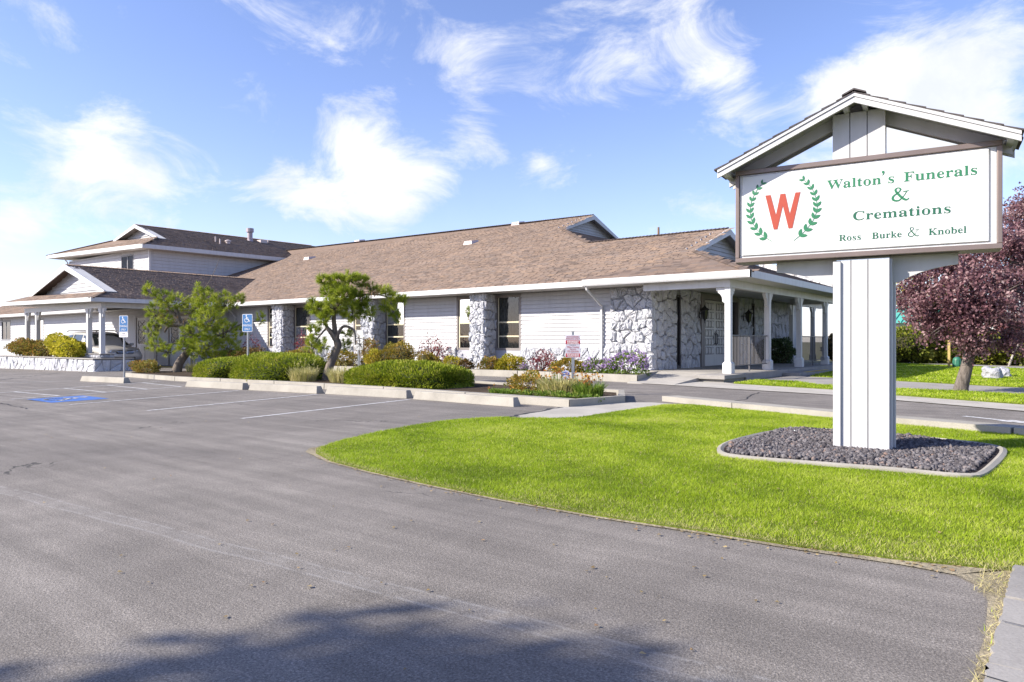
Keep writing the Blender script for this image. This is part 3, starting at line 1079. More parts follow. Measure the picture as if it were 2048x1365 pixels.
slit(22.60, 22.97); slit(29.86, 30.22)
m = MB()
m.box(WX - .05, 24.60, .2, WX + .10, 24.72, 2.86); m.box(WX - .05, 28.18, .2, WX + .10, 28.30, 2.86); m.box(WX - .05, 24.72, 2.70, WX + .10, 28.18, 2.86)
m.box(WX - .16, 25.04, .2, WX - .03, 25.18, 2.70); m.box(WX - .16, 27.27, .2, WX - .03, 27.41, 2.70)
df = m.build('door_frame', M_TAUPE, home)
for y0, y1 in ((24.72, 25.04), (27.41, 28.18)):
    m = MB(); m.box(WX - .14, y0, .42, WX - .11, y1, 2.70); m.build('side_light', plain('black_glass', (.012, .012, .016), .25, spec=.3), df)
    m = MB(); m.box(WX - .16, y0, .2, WX - .08, y1, .42); m.build('kick_panel', M_TAUPE, df)
for k_, (y0, y1) in enumerate(((25.18, 26.22), (26.225, 27.27))):
    m = MB(); m.box(WX - .14, y0, .21, WX - .09, y1, 2.69)
    d = m.build('door', M_DOOR, home)
    for r_ in range(6):
        for c_ in range(3):
            ya = y0 + .14 + c_ * .275; za = .66 + r_ * .335
            p = MB(); p.hexa([(WX - .089, ya, za), (WX - .089, ya + .19, za), (WX - .089, ya + .19, za + .24), (WX - .089, ya, za + .24)],
                             [(WX - .055, ya + .03, za + .035), (WX - .055, ya + .16, za + .035), (WX - .055, ya + .16, za + .205), (WX - .055, ya + .03, za + .205)])
            p.build('door_panel', M_DOOR, d)
            p = MB()
            for q in ((ya - .02, za - .02, ya + .21, za - .002), (ya - .02, za + .242, ya + .21, za + .26), (ya - .02, za - .002, ya - .002, za + .242), (ya + .192, za - .002, ya + .21, za + .242)):
                p.box(WX - .0895, q[0], q[1], WX - .072, q[2], q[3])
            p.build('panel_moulding', plain('moulding_grey', (.30, .285, .29), .5), d)
    yh = y1 - .10 if k_ == 0 else y0 + .10
    p = MB(); p.tube([(WX - .09, yh, 1.02), (WX - .01, yh, 1.06), (WX - .01, yh, 1.40), (WX - .09, yh, 1.44)], .018, 6)
    p.box(WX - .092, yh - .04, .98, WX - .078, yh + .04, 1.52)
    p.build('door_handle', M_BLACK, d)
m = MB(); m.box(WX - 1.2, 24.6, .19, WX - .17, 28.3, 2.9); m.build('vestibule', M_INSIDE, home)


def lantern(y, wreath=False):
    x = WX + .07
    m = MB()
    m.box(x, y - .06, 1.98, x + .03, y + .06, 2.20)
    m.tube([(x + .02, y, 2.14), (x + .10, y, 2.20), (x + .18, y, 2.40), (x + .20, y, 2.36)], .012, 6)
    L_ = m.build('wall_lantern', M_BLACK, home)
    m = MB(); m.lathe((x + .20, y, 1.92), [(.03, 0), (.075, .03), (.125, .34), (.13, .345)], 6); m.build('lamp_glass', plain('smoked_glass', (.03, .03, .033), .15), L_)
    m = MB()
    for a in range(6):
        an = R(60 * a); m.tube([(x + .20 + .078 * math.cos(an), y + .078 * math.sin(an), 1.94), (x + .20 + .13 * math.cos(an), y + .13 * math.sin(an), 2.27)], .010, 5)
    m.build('cage', M_BLACK, L_)
    m = MB(); m.lathe((x + .20, y, 2.265), [(.165, 0), (.15, .04), (.06, .10), (.02, .16), (.012, .20)], 10); m.build('cap', M_BLACK, L_)
    m = MB(); m.lathe((x + .20, y, 1.78), [(.008, 0), (.015, .03), (.02, .10), (.05, .145)], 8); m.build('finial', M_BLACK, L_)


lantern(24.45); lantern(28.85)

# -- porch: slab, ramp, steps, columns, beams, rails
m = MB(); m.box(WX - .1, 20.6, -.05, -7.55, 32.4, .20); slab = m.build('porch_slab', M_CONC2, home)
m = MB(); m.box(-8.42, 18.95, .085, -7.55, 20.6, .20); m.build('slab_nose', M_CONC2, slab, bevel=.012)
m = MB(); m.box(-8.36, 19.05, -.02, -7.62, 20.6, .085); m.build('footing', M_CURB, slab)
m = MB(); top_ = [(-9.55, 17.1, .018), (-8.2, 17.2, .018), (-8.425, 20.62, .2015), (WX + .05, 20.62, .2015), (-10.35, 20.3, .19)]; m.add(top_ + [(x_, y_, -.06) for x_, y_, _ in top_], [(0, 1, 2, 3, 4)] + [(i_, (i_ + 1) % 5, (i_ + 1) % 5 + 5, i_ + 5) for i_ in range(5)]); m.build('ramp', M_CONC, slab)
m = MB(); m.box(-7.55, 23.9, .0, -7.0, 27.4, .115); st = m.build('step', M_CONC2, slab, bevel=.01)
m = MB(); m.box(-7.10, 24.6, .1155, -6.985, 27.3, .121); m.build('step_nosing', M_YELLOW, st)


def column(x, y, z0=.2, z1=2.72, ped=True, parent=home, axis='y', w=.085, both=True):
    m = MB(); m.box(x - w, y - w, z0 + (.29 if ped else 0), x + w, y + w, z1)
    c = m.build('column', M_TRIM, parent)
    if ped:
        p = MB(); p.box(x - .135, y - .135, z0, x + .135, y + .135, z0 + .29); p.build('pedestal', M_TRIM, c, bevel=.006)
        p = MB(); p.hexa([(x - .135, y - .135, z0 + .2905), (x + .135, y - .135, z0 + .2905), (x + .135, y + .135, z0 + .2905), (x - .135, y + .135, z0 + .2905)],
                         [(x - w - .004, y - w - .004, z0 + .345), (x + w + .004, y - w - .004, z0 + .345), (x + w + .004, y + w + .004, z0 + .345), (x - w - .004, y + w + .004, z0 + .345)])
        p.build('pedestal_cap', M_TRIM, c)
    prof = [(0, -.44), (.05, -.44), (.085, -.40), (.085, -.34), (.10, -.27), (.15, -.19), (.20, -.15), (.22, -.145), (.22, -.09), (.27, -.085), (.27, 0), (0, 0)]
    dirs = [(0, -1), (0, 1)] if axis == 'y' else [(-1, 0), (1, 0)]
    if both == 'x-': dirs = [(0, 1), (-1, 0)]
    for dx, dy in dirs:
        q = MB()
        poly = []
        for r_, h in prof:
            r2 = r_ + w
            poly.append((x + dx * r2 + (-.05 if dy else 0), y + dy * r2 + (-.05 if dx else 0), z1 - .002 + h))
        q.prism(poly, (.10 if dy else 0, .10 if dx else 0, 0)); q.build('bracket', M_TRIM, c)
    return c


for i, y in enumerate((20.25, 23.63, 27.05, 30.5)):
    column(-7.95, y, both='x-' if i == 0 else True)
column(-9.7, 31.9); column(-9.7, 35.1)
m = MB(); m.box(-8.05, 20.12, 2.72, -7.85, 31.9, EZ0 - .003); m.build('porch_beam', M_TRIM, home)
m = MB(); m.box(WX + .08, 20.13, 2.725, -8.05, 20.33, EZ0 - .003); m.build('porch_beam', M_TRIM, home)
m = MB(); m.box(-9.8, 32.0, 2.72, -9.6, 36.6, EZ0 - .003); m.build('porch_beam', M_TRIM, home)
m = MB(); m.box(-9.6, 31.8, 2.722, -8.05, 32.0, EZ0 - .003); m.build('porch_beam', M_TRIM, home)


def railing(x, y0, y1):
    m = MB(); m.box(x - .022, y0, 1.30, x + .022, y1, 1.335); m.box(x - .016, y0, .40, x + .016, y1, .425)
    r = m.build('railing', M_RAIL, home)
    m = MB(); ym = (y0 + y1) / 2; m.box(x - .018, ym - .018, .2, x + .018, ym + .018, 1.30); m.build('rail_post', M_RAIL, r)
    n = int((y1 - y0) / .115)
    for i in range(1, n):
        y = y0 + (y1 - y0) * i / n
        if abs(y - ym) < .04: continue
        m = MB(); m.box(x - .008, y - .008, .425, x + .008, y + .008, 1.30); m.build('baluster', M_RAIL, r)


railing(-7.95, 20.34, 23.54); railing(-7.95, 27.14, 30.41)


# -- roofs
TABS = []      # (centre, s axis, t axis, normal)


def roof_face(name, pts, parent, step=.148, wid=.32, thick=.04, mat=None, tabs=True):
    p = [Vector(q) for q in pts]
    s = (p[1] - p[0]).normalized()
    n = Vector((0, 0, 0))
    for i in range(len(p)): n += (p[i] - p[0]).cross(p[(i + 1) % len(p)] - p[0])
    n.normalize()
    if n.z < 0: n = -n
    t = n.cross(s)
    if t.z < 0: t = -t
    m = MB(); m.prism([tuple(q - n * thick) for q in p], tuple(n * thick))
    o = m.build(name, mat or M_SHINGLE, parent)
    if tabs:
        poly = np.array([((q - p[0]).dot(s), (q - p[0]).dot(t)) for q in p])
        s0, s1 = poly[:, 0].min(), poly[:, 0].max(); t1 = poly[:, 1].max()
        k = 0; tt = -.02
        while tt < t1:
            ss = s0 + rng.uniform(0, wid)
            cs = np.arange(ss, s1, wid)
            w = rng.uniform(.55, 1.0, len(cs)) * wid
            ok = pip(cs, np.full(len(cs), tt + step * .5), poly)
            for c_ in cs[ok]:
                TABS.append((p[0] + s * c_ + t * tt, s, t, n))
            tt += step; k += 1
    return o, s, t, n


roof = bpy.data.objects.new('roof', None); C.objects.link(roof); roof.parent = home


def zf(y): return EZ1 + MR * (y - 19.9)


def P(x, y, z=None): return (x, y, zf(y) if z is None else z)


RL, RR = 8.46, 8.09      # hall ridge, left and right
XL = -52.0
roof_face('front_slope', [P(-35.0, 19.9), P(-7.2, 19.9), P(-10.25, 22.95), P(-10.25, 26.1), P(-16.5, 26.1), P(-20.8, 30.4), P(-20.8, 33.5), (XL, 33.5, zf(33.5)), (XL, 25.15, zf(25.15)), P(-40.7, 25.15)], roof)
# ridge of the hall rises a little towards its far end
roof_face('ridge_slope', [(XL, 33.0, zf(33.0) - .02), (-20.8, 33.0, zf(33.0) - .0), (-20.8, 33.5, RR), (XL, 33.5, RL)], roof, tabs=False)
roof_face('porch_side_slope', [(-7.2, 19.9, EZ1), (-7.2, 32.3, EZ1), (-10.25, 29.25, EZ1 + MR * 3.05), (-10.25, 22.95, EZ1 + MR * 3.05)], roof)
roof_face('porch_back_slope', [(-7.2, 32.3, EZ1), (-14, 32.3, EZ1), (-14, 26.1, zf(26.1)), (-10.25, 26.1, zf(26.1)), (-10.25, 29.25, EZ1 + MR * 3.05)], roof, tabs=False)
roof_face('hall_side_slope', [(-10.3, 19.9 + .02, EZ1 - .03), (-10.3, 36.6, EZ1 - .03), (-20.8, 36.6, EZ1 + MR * 10.5 - .03), (-20.8, 30.4, EZ1 + MR * 10.5 - .03)], roof)
roof_face('hall_back_slope', [(-20.8, 36.6, EZ1 + MR * 10.5), (XL, 36.6, EZ1 + MR * 10.5), (XL, 33.5, RL), (-20.8, 33.5, RR)], roof, tabs=False)
m = MB(); m.box(-10.75, 32.3, EZ0, -9.2, 36.6, EZ0 + .03); m.build('canopy_soffit', M_SOFFIT, roof)
m = MB(); m.box(-9.2, 32.3, EZ0 - .02, -9.16, 36.6, EZ1); m.build('fascia', M_TRIM, roof)
roof_face('canopy_slope', [(-9.18, 32.3, EZ1), (-9.18, 36.6, EZ1), (-11.5, 36.6, EZ1 + .6), (-11.5, 32.3, EZ1 + .6)], roof, tabs=False)


def gable_x(x, y0, yr, y1, z0, zr, ww=.26):
    """gable facing +X: triangle of boards, two rakes, dark soffit return"""
    g_ = MB(); g_.add([(x - .42, y0 + .2, z0 - .1), (x - .42, y1 - .2, z0 - .1), (x - .42, yr, zr - .1)], [(0, 1, 2)])
    g0 = g_.build('gable', M_SIDING, roof)
    siding(g0, y0, y1, z0 + .02, zr - .18, FX(x - .42), .15, top=lambda z, a, b: (a + (z - z0) / (zr - z0) * (yr - y0), b - (z - z0) / (zr - z0) * (b - yr)))
    for (ya, yb) in ((y0, yr), (y1, yr)):
        r_ = MB(); r_.prism([(x - .02, ya, z0), (x - .02, yb, zr), (x - .02, yb, zr - ww), (x - .02, ya, z0 - ww * .55)], (.05, 0, 0)); r_.build('rake_board', M_TRIM, g0)
        r_ = MB(); r_.prism([(x - .42, ya, z0 - .03), (x - .42, yb, zr - .03), (x - .02, yb, zr - .03), (x - .02, ya, z0 - .03)], (0, 0, -.03)); r_.build('rake_soffit', M_SOFFIT, g0)


gable_x(-10.22, 22.95, 26.1, 29.25, EZ1 + MR * 3.05, zf(26.1) + .01)
gable_x(-20.77, 30.4, 33.5, 36.6, EZ1 + MR * 10.5, RR + .01)


def caps(a, b, w=.13, step=.16, z=.02):
    """ridge and hip caps, one bent shingle after another"""
    a = Vector(a); b = Vector(b); d = (b - a); L_ = d.length; d.normalize()
    sd = Vector((-d.y, d.x, 0)).normalized(); n = int(L_ / step)
    v = []; f = []; tn = []
    for i in range(n):
        p = a + d * (i * step); q = a + d * ((i + 1.25) * step)
        h = .030; k = len(v)
        for c_, hh in ((p, h), (q, h * .3)):
            v += [tuple(c_ - sd * w + Vector((0, 0, z + hh - .045))), tuple(c_ + Vector((0, 0, z + hh + .012))), tuple(c_ + sd * w + Vector((0, 0, z + hh - .045)))]
        v += [tuple(p - sd * w + Vector((0, 0, z - .06))), tuple(p + Vector((0, 0, z - .012))), tuple(p + sd * w + Vector((0, 0, z - .06)))]
        f += [(k, k + 1, k + 4, k + 3), (k + 1, k + 2, k + 5, k + 4), (k + 6, k + 7, k + 1, k), (k + 7, k + 8, k + 2, k + 1)]
        tn += [random.random()] * 9
    o = fast('ridge_caps', v, f, M_SHINGLE, roof, tn); o['kind'] = 'stuff'


caps((-7.2, 19.9, EZ1), (-10.25, 22.95, zf(22.95))); caps((-10.25, 26.1, zf(26.1)), (-16.6, 26.1, zf(26.1)))
caps((-16.5, 26.1, zf(26.1)), (-20.8, 30.4, zf(30.4))); caps((-20.8, 33.5, RR), (XL, 33.5, RL))

# eaves: fascia, gutter, soffit, downpipes
m = MB(); m.box(-34.9, 19.86, EZ0, -12.7, 19.90, EZ1 + .005); m.build('fascia', M_TRIM, roof)
m = MB(); m.prism([(-12.72, 19.90, EZ0 - .01), (-12.72, 19.79, EZ0 + .0), (-12.72, 19.765, EZ0 + .05), (-12.72, 19.765, EZ1 + .03), (-12.72, 19.90, EZ1 + .03)], (5.57, 0, 0)); m.build('gutter', M_TRIM, roof)
m = MB(); m.box(-7.2, 19.77, EZ0, -7.15, 32.3, EZ1 + .03); m.build('fascia', M_TRIM, roof)
m = MB(); m.box(-36.5, 19.91, EZ0 - .002, WX, WY + .015, EZ0 + .02); m.build('soffit', M_SOFFIT, roof)
n = 26
for i in range(n):        # porch ceiling boards with open joints
    y0 = 19.91 + (32.25 - 19.91) * i / n; y1 = 19.91 + (32.25 - 19.91) * (i + 1) / n - .012
    m = MB(); m.box(WX + .005, y0, EZ0 - .002, -7.21, y1, EZ0 + .02); m.build('soffit_board', M_SOFFIT, roof)
m = MB(); m.box(WX, 19.92, EZ0 + .022, -7.22, 32.2, EZ0 + .04); m.build('porch_deck', M_DARK, roof)
m = MB(); m.box(-8.9, 27.6, EZ0 - .06, -8.5, 28.8, EZ0 - .004); m.build('ceiling_light', plain('opal', (.8, .8, .8), .4), home)
m = MB(); m.tube([(-12.62, 19.86, EZ0), (-12.62, 19.9, EZ0 - .10), (-12.62, WY - .10, EZ0 - .62), (-12.62, WY - .10, .15)], .045, 4); m.build('downpipe', M_TRIM, home)
m = MB(); m.tube([(-35.6, 20.4, EZ0 - .05), (-35.6, WY - .10, EZ0 - .50), (-35.6, WY - .10, -.1)], .045, 4); m.build('downpipe', M_TRIM, home)

# low roof vents on the front slope
M_VENT = plain('vent_metal', (.55, .46, .44), .6)


def slope_pt(px, py):
    d = Vector((((px - 1024) / 1422) * CC - CS, ((px - 1024) / 1422) * CS + CC, (682.5 - py) / 1422))
    t = (EZ1 - MR * 19.9 - EYE) / (d.z - MR * d.y)
    return Vector((0, 0, EYE)) + d * t


for px, py in ((619, 518), (719, 484), (942, 487), (1036, 449)):
    q = slope_pt(px, py); x, y, z = q
    m = MB(); m.hexa([(x - .32, y - .30, z - .11), (x + .32, y - .30, z - .11), (x + .32, y + .3, z + .11), (x - .32, y + .3, z + .11)],
                     [(x - .26, y - .25, z + .10), (x + .26, y - .25, z + .10), (x + .26, y + .28, z + .19), (x - .26, y + .28, z + .19)])
    m.build('roof_vent', M_VENT, roof)

m = MB(); m.prism([(-52, 36.62, -.6), (-10.8, 36.62, -.6), (-10.8, 36.62, 3.2), (-20.8, 36.62, 6.8), (-52, 36.62, 6.8)], (0, .2, 0)); m.build('rear_wall', M_SIDING, home)
# tall stone gable of the rear wing behind the porch roof
m = MB(); m.prism([(-14, 33.0, 3.0), (-8.2, 33.0, 3.0), (-8.2, 33.0, 3.60), (-10.8, 33.0, 4.64), (-12, 33.0, 5.0), (-14, 33.0, 5.0)], (0, .3, 0)); rg = m.build('rear_gable', M_MORTAR, home)
M_STONE2 = stone_mat('warm_stone', [(.66, .66, .68), (.70, .62, .48), (.66, .66, .68), (.72, .70, .68), (.62, .50, .28)])
stones(rg, -13.5, -8.25, 3.3, 5.0, FY(33.0), 28, .06, mat=M_STONE2, top=[(.40, 1.0, .40 * -8.2 + 3.58)])
# ---------------------------------------------------------------- far wing, carport roof, upper storey (same building)
LY = 19.0
m = MB()
for a, b in ((-75, -66.4), (-64.3, -59.3), (-57.5, -36.5)): m.box(a, LY + .02, -.7, b, LY + .2, EZ0 + .1)
for a, b in ((-66.4, -64.3), (-59.3, -57.5)):
    m.box(a, LY + .02, -.7, b, LY + .2, 1.22); m.box(a, LY + .02, 2.72, b, LY + .2, EZ0 + .1)
m.box(-36.7, LY + .2, -.5, -36.5, WY + .1, EZ0 + .1)
wing = m.build('wing_wall', M_SIDING, home)
for a, b in ((-75, -66.4), (-64.3, -59.3), (-57.5, -43.15)):
    siding(wing, a, b, -.42, EZ0, FY(LY), .2)
for a, b in ((-66.4, -64.3), (-59.3, -57.5)):
    siding(wing, a, b, -.42, 1.2, FY(LY), .2)
siding(wing, -40.55, -39.2, -.24, EZ0, FY(LY), .2)
for a, b in ((-43.15, -40.55), (-39.2, -36.5)):
    siding(wing, a, b, 2.62, EZ0, FY(LY), .17)
siding(wing, LY + .0, WY - .02, -.2, EZ0, FX(-36.5), .2)
M_PALEGLASS = plain('pale_blind', (.52, .54, .57), .25)


def slider(x0, x1, z0, z1, y, parent):
    w = MB(); t = .11
    w.box(x0, y - .05, z0, x0 + t, y + .018, z1); w.box(x1 - t, y - .05, z0, x1, y + .018, z1); w.box(x0 + t, y - .05, z0, x1 - t, y + .018, z0 + t); w.box(x0 + t, y - .05, z1 - t, x1 - t, y + .018, z1)
    o = w.build('window', plain('grey_frame', (.20, .20, .205), .5), parent)
    xm = (x0 + x1) / 2
    w = MB(); w.box(xm - .05, y - .04, z0 + t, xm + .05, y + .01, z1 - t); w.build('mullion', plain('grey_frame', (.20, .20, .205), .5), o)
    for a, b in ((x0 + t, xm - .05), (xm + .05, x1 - t)):
        w = MB(); w.quad((a, y - .01, z0 + t), (b, y - .01, z0 + t), (b, y - .01, z1 - t), (a, y - .01, z1 - t)); w.build('pane', M_GLASS, o)
        w = MB(); w.box(a, y + .03, z0 + t, b, y + .035, z1 - t); w.build('blind', M_PALEGLASS, o)
    return o


slider(-66.4, -64.3, 1.2, 2.74, LY + .02, home); slider(-59.3, -57.5, 1.2, 2.74, LY + .02, home)


def lattice_door(x0, x1, z0, z1, y, leaves):
    w = MB(); t = .10
    w.box(x0, y - .07, z0, x0 + t, y + .018, z1); w.box(x1 - t, y - .07, z0, x1, y + .018, z1); w.box(x0 + t, y - .07, z1 - t, x1 - t, y + .018, z1)
    fr = w.build('door_frame', M_TAUPE, home)
    n = leaves; wd = (x1 - x0 - 2 * t) / n
    for i in range(n):
        a = x0 + t + i * wd + .01; b = a + wd - .02; zp = z0 + 1.25
        d = MB()
        d.box(a, y - .03, z0 + .02, b, y + .012, zp); d.box(a, y - .03, zp, a + .14, y + .012, z1 - t); d.box(b - .14, y - .03, zp, b, y + .012, z1 - t); d.box(a + .14, y - .03, z1 - t - .14, b - .14, y + .012, z1 - t)
        dd = d.build('door', M_TRIM, home)
        g_ = MB(); g_.box(a + .14, y - .005, zp, b - .14, y + .005, z1 - t - .14); g_.build('pane', plain('black_glass', (.012, .012, .016), .25, spec=.3), dd)
        l = MB(); x_, X_ = a + .14, b - .14; zz, ZZ = zp, z1 - t - .14
        for k_ in range(3):
            za = zz + (ZZ - zz) * k_ / 3; zb = zz + (ZZ - zz) * (k_ + 1) / 3
            l.tube([(x_, y - .012, za), (X_, y - .012, zb)], .016, 4); l.tube([(X_, y - .014, za), (x_, y - .014, zb)], .016, 4)
        l.build('lattice', M_TRIM, dd)
        p = MB(); p.box(a + .16, y - .045, z0 + .25, b - .16, y - .031, zp - .18); p.build('door_panel', M_TRIM, dd, bevel=.008)
        h = MB(); h.lathe((b - .08, y - .09, z0 + 1.05), [(.02, -.02), (.032, .0), (.02, .03), (.012, .06)], 8, 'y'); h.build('door_handle', M_BLACK, dd)


lattice_door(-43.15, -40.55, -.26, 2.60, LY + .02, 2)
lattice_door(-39.2, -36.65, -.24, 2.60, LY + .02, 2)
m = MB(); m.box(-43.6, LY - .9, -.42, -36.3, LY + .0, -.20); ds = m.build('door_step', M_CONC2, home)
m = MB(); m.box(-43.6, LY - .92, -.235, -36.3, LY - .80, -.196); m.build('step_nosing', M_YELLOW, ds)
# lantern between the doors
x, y, z = -40.1, LY - .02, 1.75
m = MB(); m.box(x - .07, y - .04, z + .05, x + .07, y, z + .3); m.tube([(x, y - .02, z + .25), (x, y - .2, z + .4), (x, y - .22, z + .3)], .015, 6); L_ = m.build('wall_lantern', M_BLACK, home)
m = MB(); m.lathe((x, y - .22, z - .15), [(.03, 0), (.09, .03), (.14, .36), (.18, .37), (.06, .47), (.015, .56)], 6); m.build('lamp_body', M_BLACK, L_)

# wing roof
roof_face('wing_slope', [(-75, 18.2, EZ1), (-46.5, 18.2, EZ1), (-46.5, 22.0, EZ1 + 1.3), (-75, 22.0, EZ1 + 1.3)], roof)
m = MB(); m.box(-75, 18.16, EZ0, -46.5, 18.2, EZ1 + .01); m.build('fascia', M_TRIM, roof)
m = MB(); m.box(-75, 18.2, EZ0 - .002, -36.5, LY + .018, EZ0 + .02); m.build('soffit', M_SOFFIT, roof)

# carport
CX0, CX1, CY0, CYG, CXR, CZR = -47.2, -35.0, 13.45, 14.4, -40.7, 5.06
EL = EZ1 + .16           # the front eave runs slightly uphill to its far end
roof_face('carport_side_slope', [(CX1, CY0, EZ1), (CX1, 19.9, EZ1), (CXR, 25.15, CZR), (CXR, CYG, CZR), (CX1 - .95, CYG, EZ1 + .33)], roof)
roof_face('carport_front_slope', [(CX0, CY0, EL), (CX1, CY0, EZ1), (CX1 - .95, CYG, EZ1 + .33), (CX0 + 1.5, CYG, EL + .36)], roof)
roof_face('carport_far_slope', [(CX0, CY0, EL), (CX0 + 1.5, CYG, EL + .36), (CXR, CYG, CZR), (CXR, 25.15, CZR), (CX0, 25.15, EL)], roof, tabs=False)
caps((CX1, CY0, EZ1), (CX1 - .95, CYG, EZ1 + .34)); caps((CXR, CYG, CZR), (CXR, 25.15, CZR))
m = MB(); m.hexa([(CX0, CY0 - .04, EL - .18), (CX1, CY0 - .04, EZ0), (CX1, CY0, EZ0), (CX0, CY0, EL - .18)], [(CX0, CY0 - .04, EL + .01), (CX1, CY0 - .04, EZ1 + .01), (CX1, CY0, EZ1 + .01), (CX0, CY0, EL + .01)]); m.build('fascia', M_TRIM, roof)
m = MB(); m.box(CX1, CY0 - .04, EZ0, CX1 + .04, 19.86, EZ1 + .01); m.build('fascia', M_TRIM, roof)
m = MB(); m.hexa([(CX0, CY0, EL - .18), (CX1, CY0, EZ0), (CX1, 19.9, EZ0), (CX0, 19.9, EL - .18)], [(CX0, CY0, EL - .15), (CX1, CY0, EZ0 + .03), (CX1, 19.9, EZ0 + .03), (CX0, 19.9, EL - .15)]); m.build('soffit', M_SOFFIT, roof)


def gable_y(y, xl, xr_, xm, zl, zr_, zm, ww):
    g_ = MB(); g_.add([(xl + .2, y + .55, zl - .1), (xr_ - .2, y + .55, zr_ - .1), (xm, y + .55, zm - .1)], [(0, 1, 2)])
    g0 = g_.build('gable', M_SIDING, roof)
    z0 = max(zl, zr_)
    siding(g0, xl, xr_, z0 + .02, zm - .2, FY(y + .55), .2, top=lambda z, a, b: (a + (z + .12 - zl) / (zm - zl) * (xm - a) + .1, b - (z + .12 - zr_) / (zm - zr_) * (b - xm) - .1))
    for (xa, za) in ((xl, zl), (xr_, zr_)):
        r_ = MB(); r_.prism([(xa, y, za), (xm, y, zm), (xm, y, zm - ww), (xa, y, za - ww * .6)], (0, -.05, 0)); r_.build('rake_board', M_TRIM, g0)
        r_ = MB(); r_.prism([(xa, y, za - .04), (xm, y, zm - .04), (xm, y + .55, zm - .04), (xa, y + .55, za - .04)], (0, 0, -.03)); r_.build('rake_soffit', M_SOFFIT, g0)


gable_y(CYG, CX0 + 1.5, CX1 - .95, CXR, EL + .40, EZ1 + .42, CZR + .04, .30)
for i, x in enumerate((-35.75, -37.2, -43.9, -45.4)):
    c_ = column(x, 14.2, .56 if i < 2 else .40, 2.70, ped=False, axis='x', w=.10)
m = MB(); m.box(-45.6, 14.1, 2.70, -35.6, 14.3, EZ0 - .003); m.build('carport_beam', M_TRIM, home)
m = MB(); m.box(-35.8, 14.3, 2.72, -35.6, 18.9, EZ0 - .003); m.build('carport_beam', M_TRIM, home)

# upper storey
m = MB(); m.box(-61, 21.85, 2.5, -47.7, 40, 7.3); up = m.build('upper_wall', M_SIDING, home)
siding(up, -61, -51.85, 4.3, 7.2, FY(21.85), .22); siding(up, -49.9, -47.7, 4.3, 7.2, FY(21.85), .22); siding(up, -51.85, -49.9, 4.3, 5.4, FY(21.85), .22)
siding(up, 21.85, 33.5, 4.3, 7.25, FX(-47.7), .22)
m = MB(); m.box(-47.76, 21.78, 4.2, -47.62, 21.92, 7.2); m.build('corner_board', M_TRIM, up)
slider(-51.85, -49.9, 5.35, 7.05, 21.86, home)
UL, UR = 7.86, 7.40
roof_face('upper_front_slope', [(-63.2, 21.1, UL), (-47, 21.1, UR), (-48.95, 23.0, 8.12), (-55.9, 23.0, 8.58)], roof)
roof_face('upper_side_slope', [(-47, 21.1, UR), (-47, 34.0, UR + .06), (-52.4, 40, 9.5), (-52.4, 23.0, 9.42), (-48.95, 23.0, 8.12)], roof)
roof_face('upper_far_slope', [(-63.2, 21.1, UL), (-55.9, 23.0, 8.58), (-52.4, 23.0, 9.42), (-52.4, 40, 9.5), (-63.2, 40, UL)], roof, tabs=False)
m = MB(); m.hexa([(-63.2, 21.05, UL - .25), (-47, 21.05, UR - .25), (-47, 21.1, UR - .25), (-63.2, 21.1, UL - .25)], [(-63.2, 21.05, UL + .01), (-47, 21.05, UR + .01), (-47, 21.1, UR + .01), (-63.2, 21.1, UL + .01)]); m.build('fascia', M_TRIM, roof)
m = MB(); m.hexa([(-47, 21.05, UR - .25), (-46.95, 21.05, UR - .25), (-46.95, 33, UR - .2), (-47, 33, UR - .2)], [(-47, 21.05, UR + .01), (-46.95, 21.05, UR + .01), (-46.95, 33, UR + .06), (-47, 33, UR + .06)]); m.build('fascia', M_TRIM, roof)
m = MB(); m.hexa([(-63.2, 21.1, UL - .25), (-47, 21.1, UR - .25), (-47, 33, UR - .25), (-63.2, 33, UL - .25)], [(-63.2, 21.1, UL - .2), (-47, 21.1, UR - .2), (-47, 33, UR - .2), (-63.2, 33, UL - .2)]); m.build('soffit', M_SOFFIT, roof)
gable_y(23.0, -55.9, -48.95, -52.4, 8.60, 8.22, 9.45, .26)
caps((-47, 21.1, UR), (-48.95, 23.0, 8.13)); caps((-52.4, 23.0, 9.42), (-52.4, 38, 9.49)); caps((-63.2, 21.1, UL), (-55.9, 23.0, 8.6))
m = MB(); m.tube([(-60.9, 21.4, 7.55), (-61.0, 21.75, 7.2), (-61.0, 21.78, 4.2)], .05, 4); m.build('downpipe', M_TRIM, home)


def upper_pt(px, py):
    d = Vector((((px - 1024) / 1422) * CC - CS, ((px - 1024) / 1422) * CS + CC, (682.5 - py) / 1422))
    t = (UR - .37 * 47 - EYE) / (d.z + .37 * d.x)
    return Vector((0, 0, EYE)) + d * t


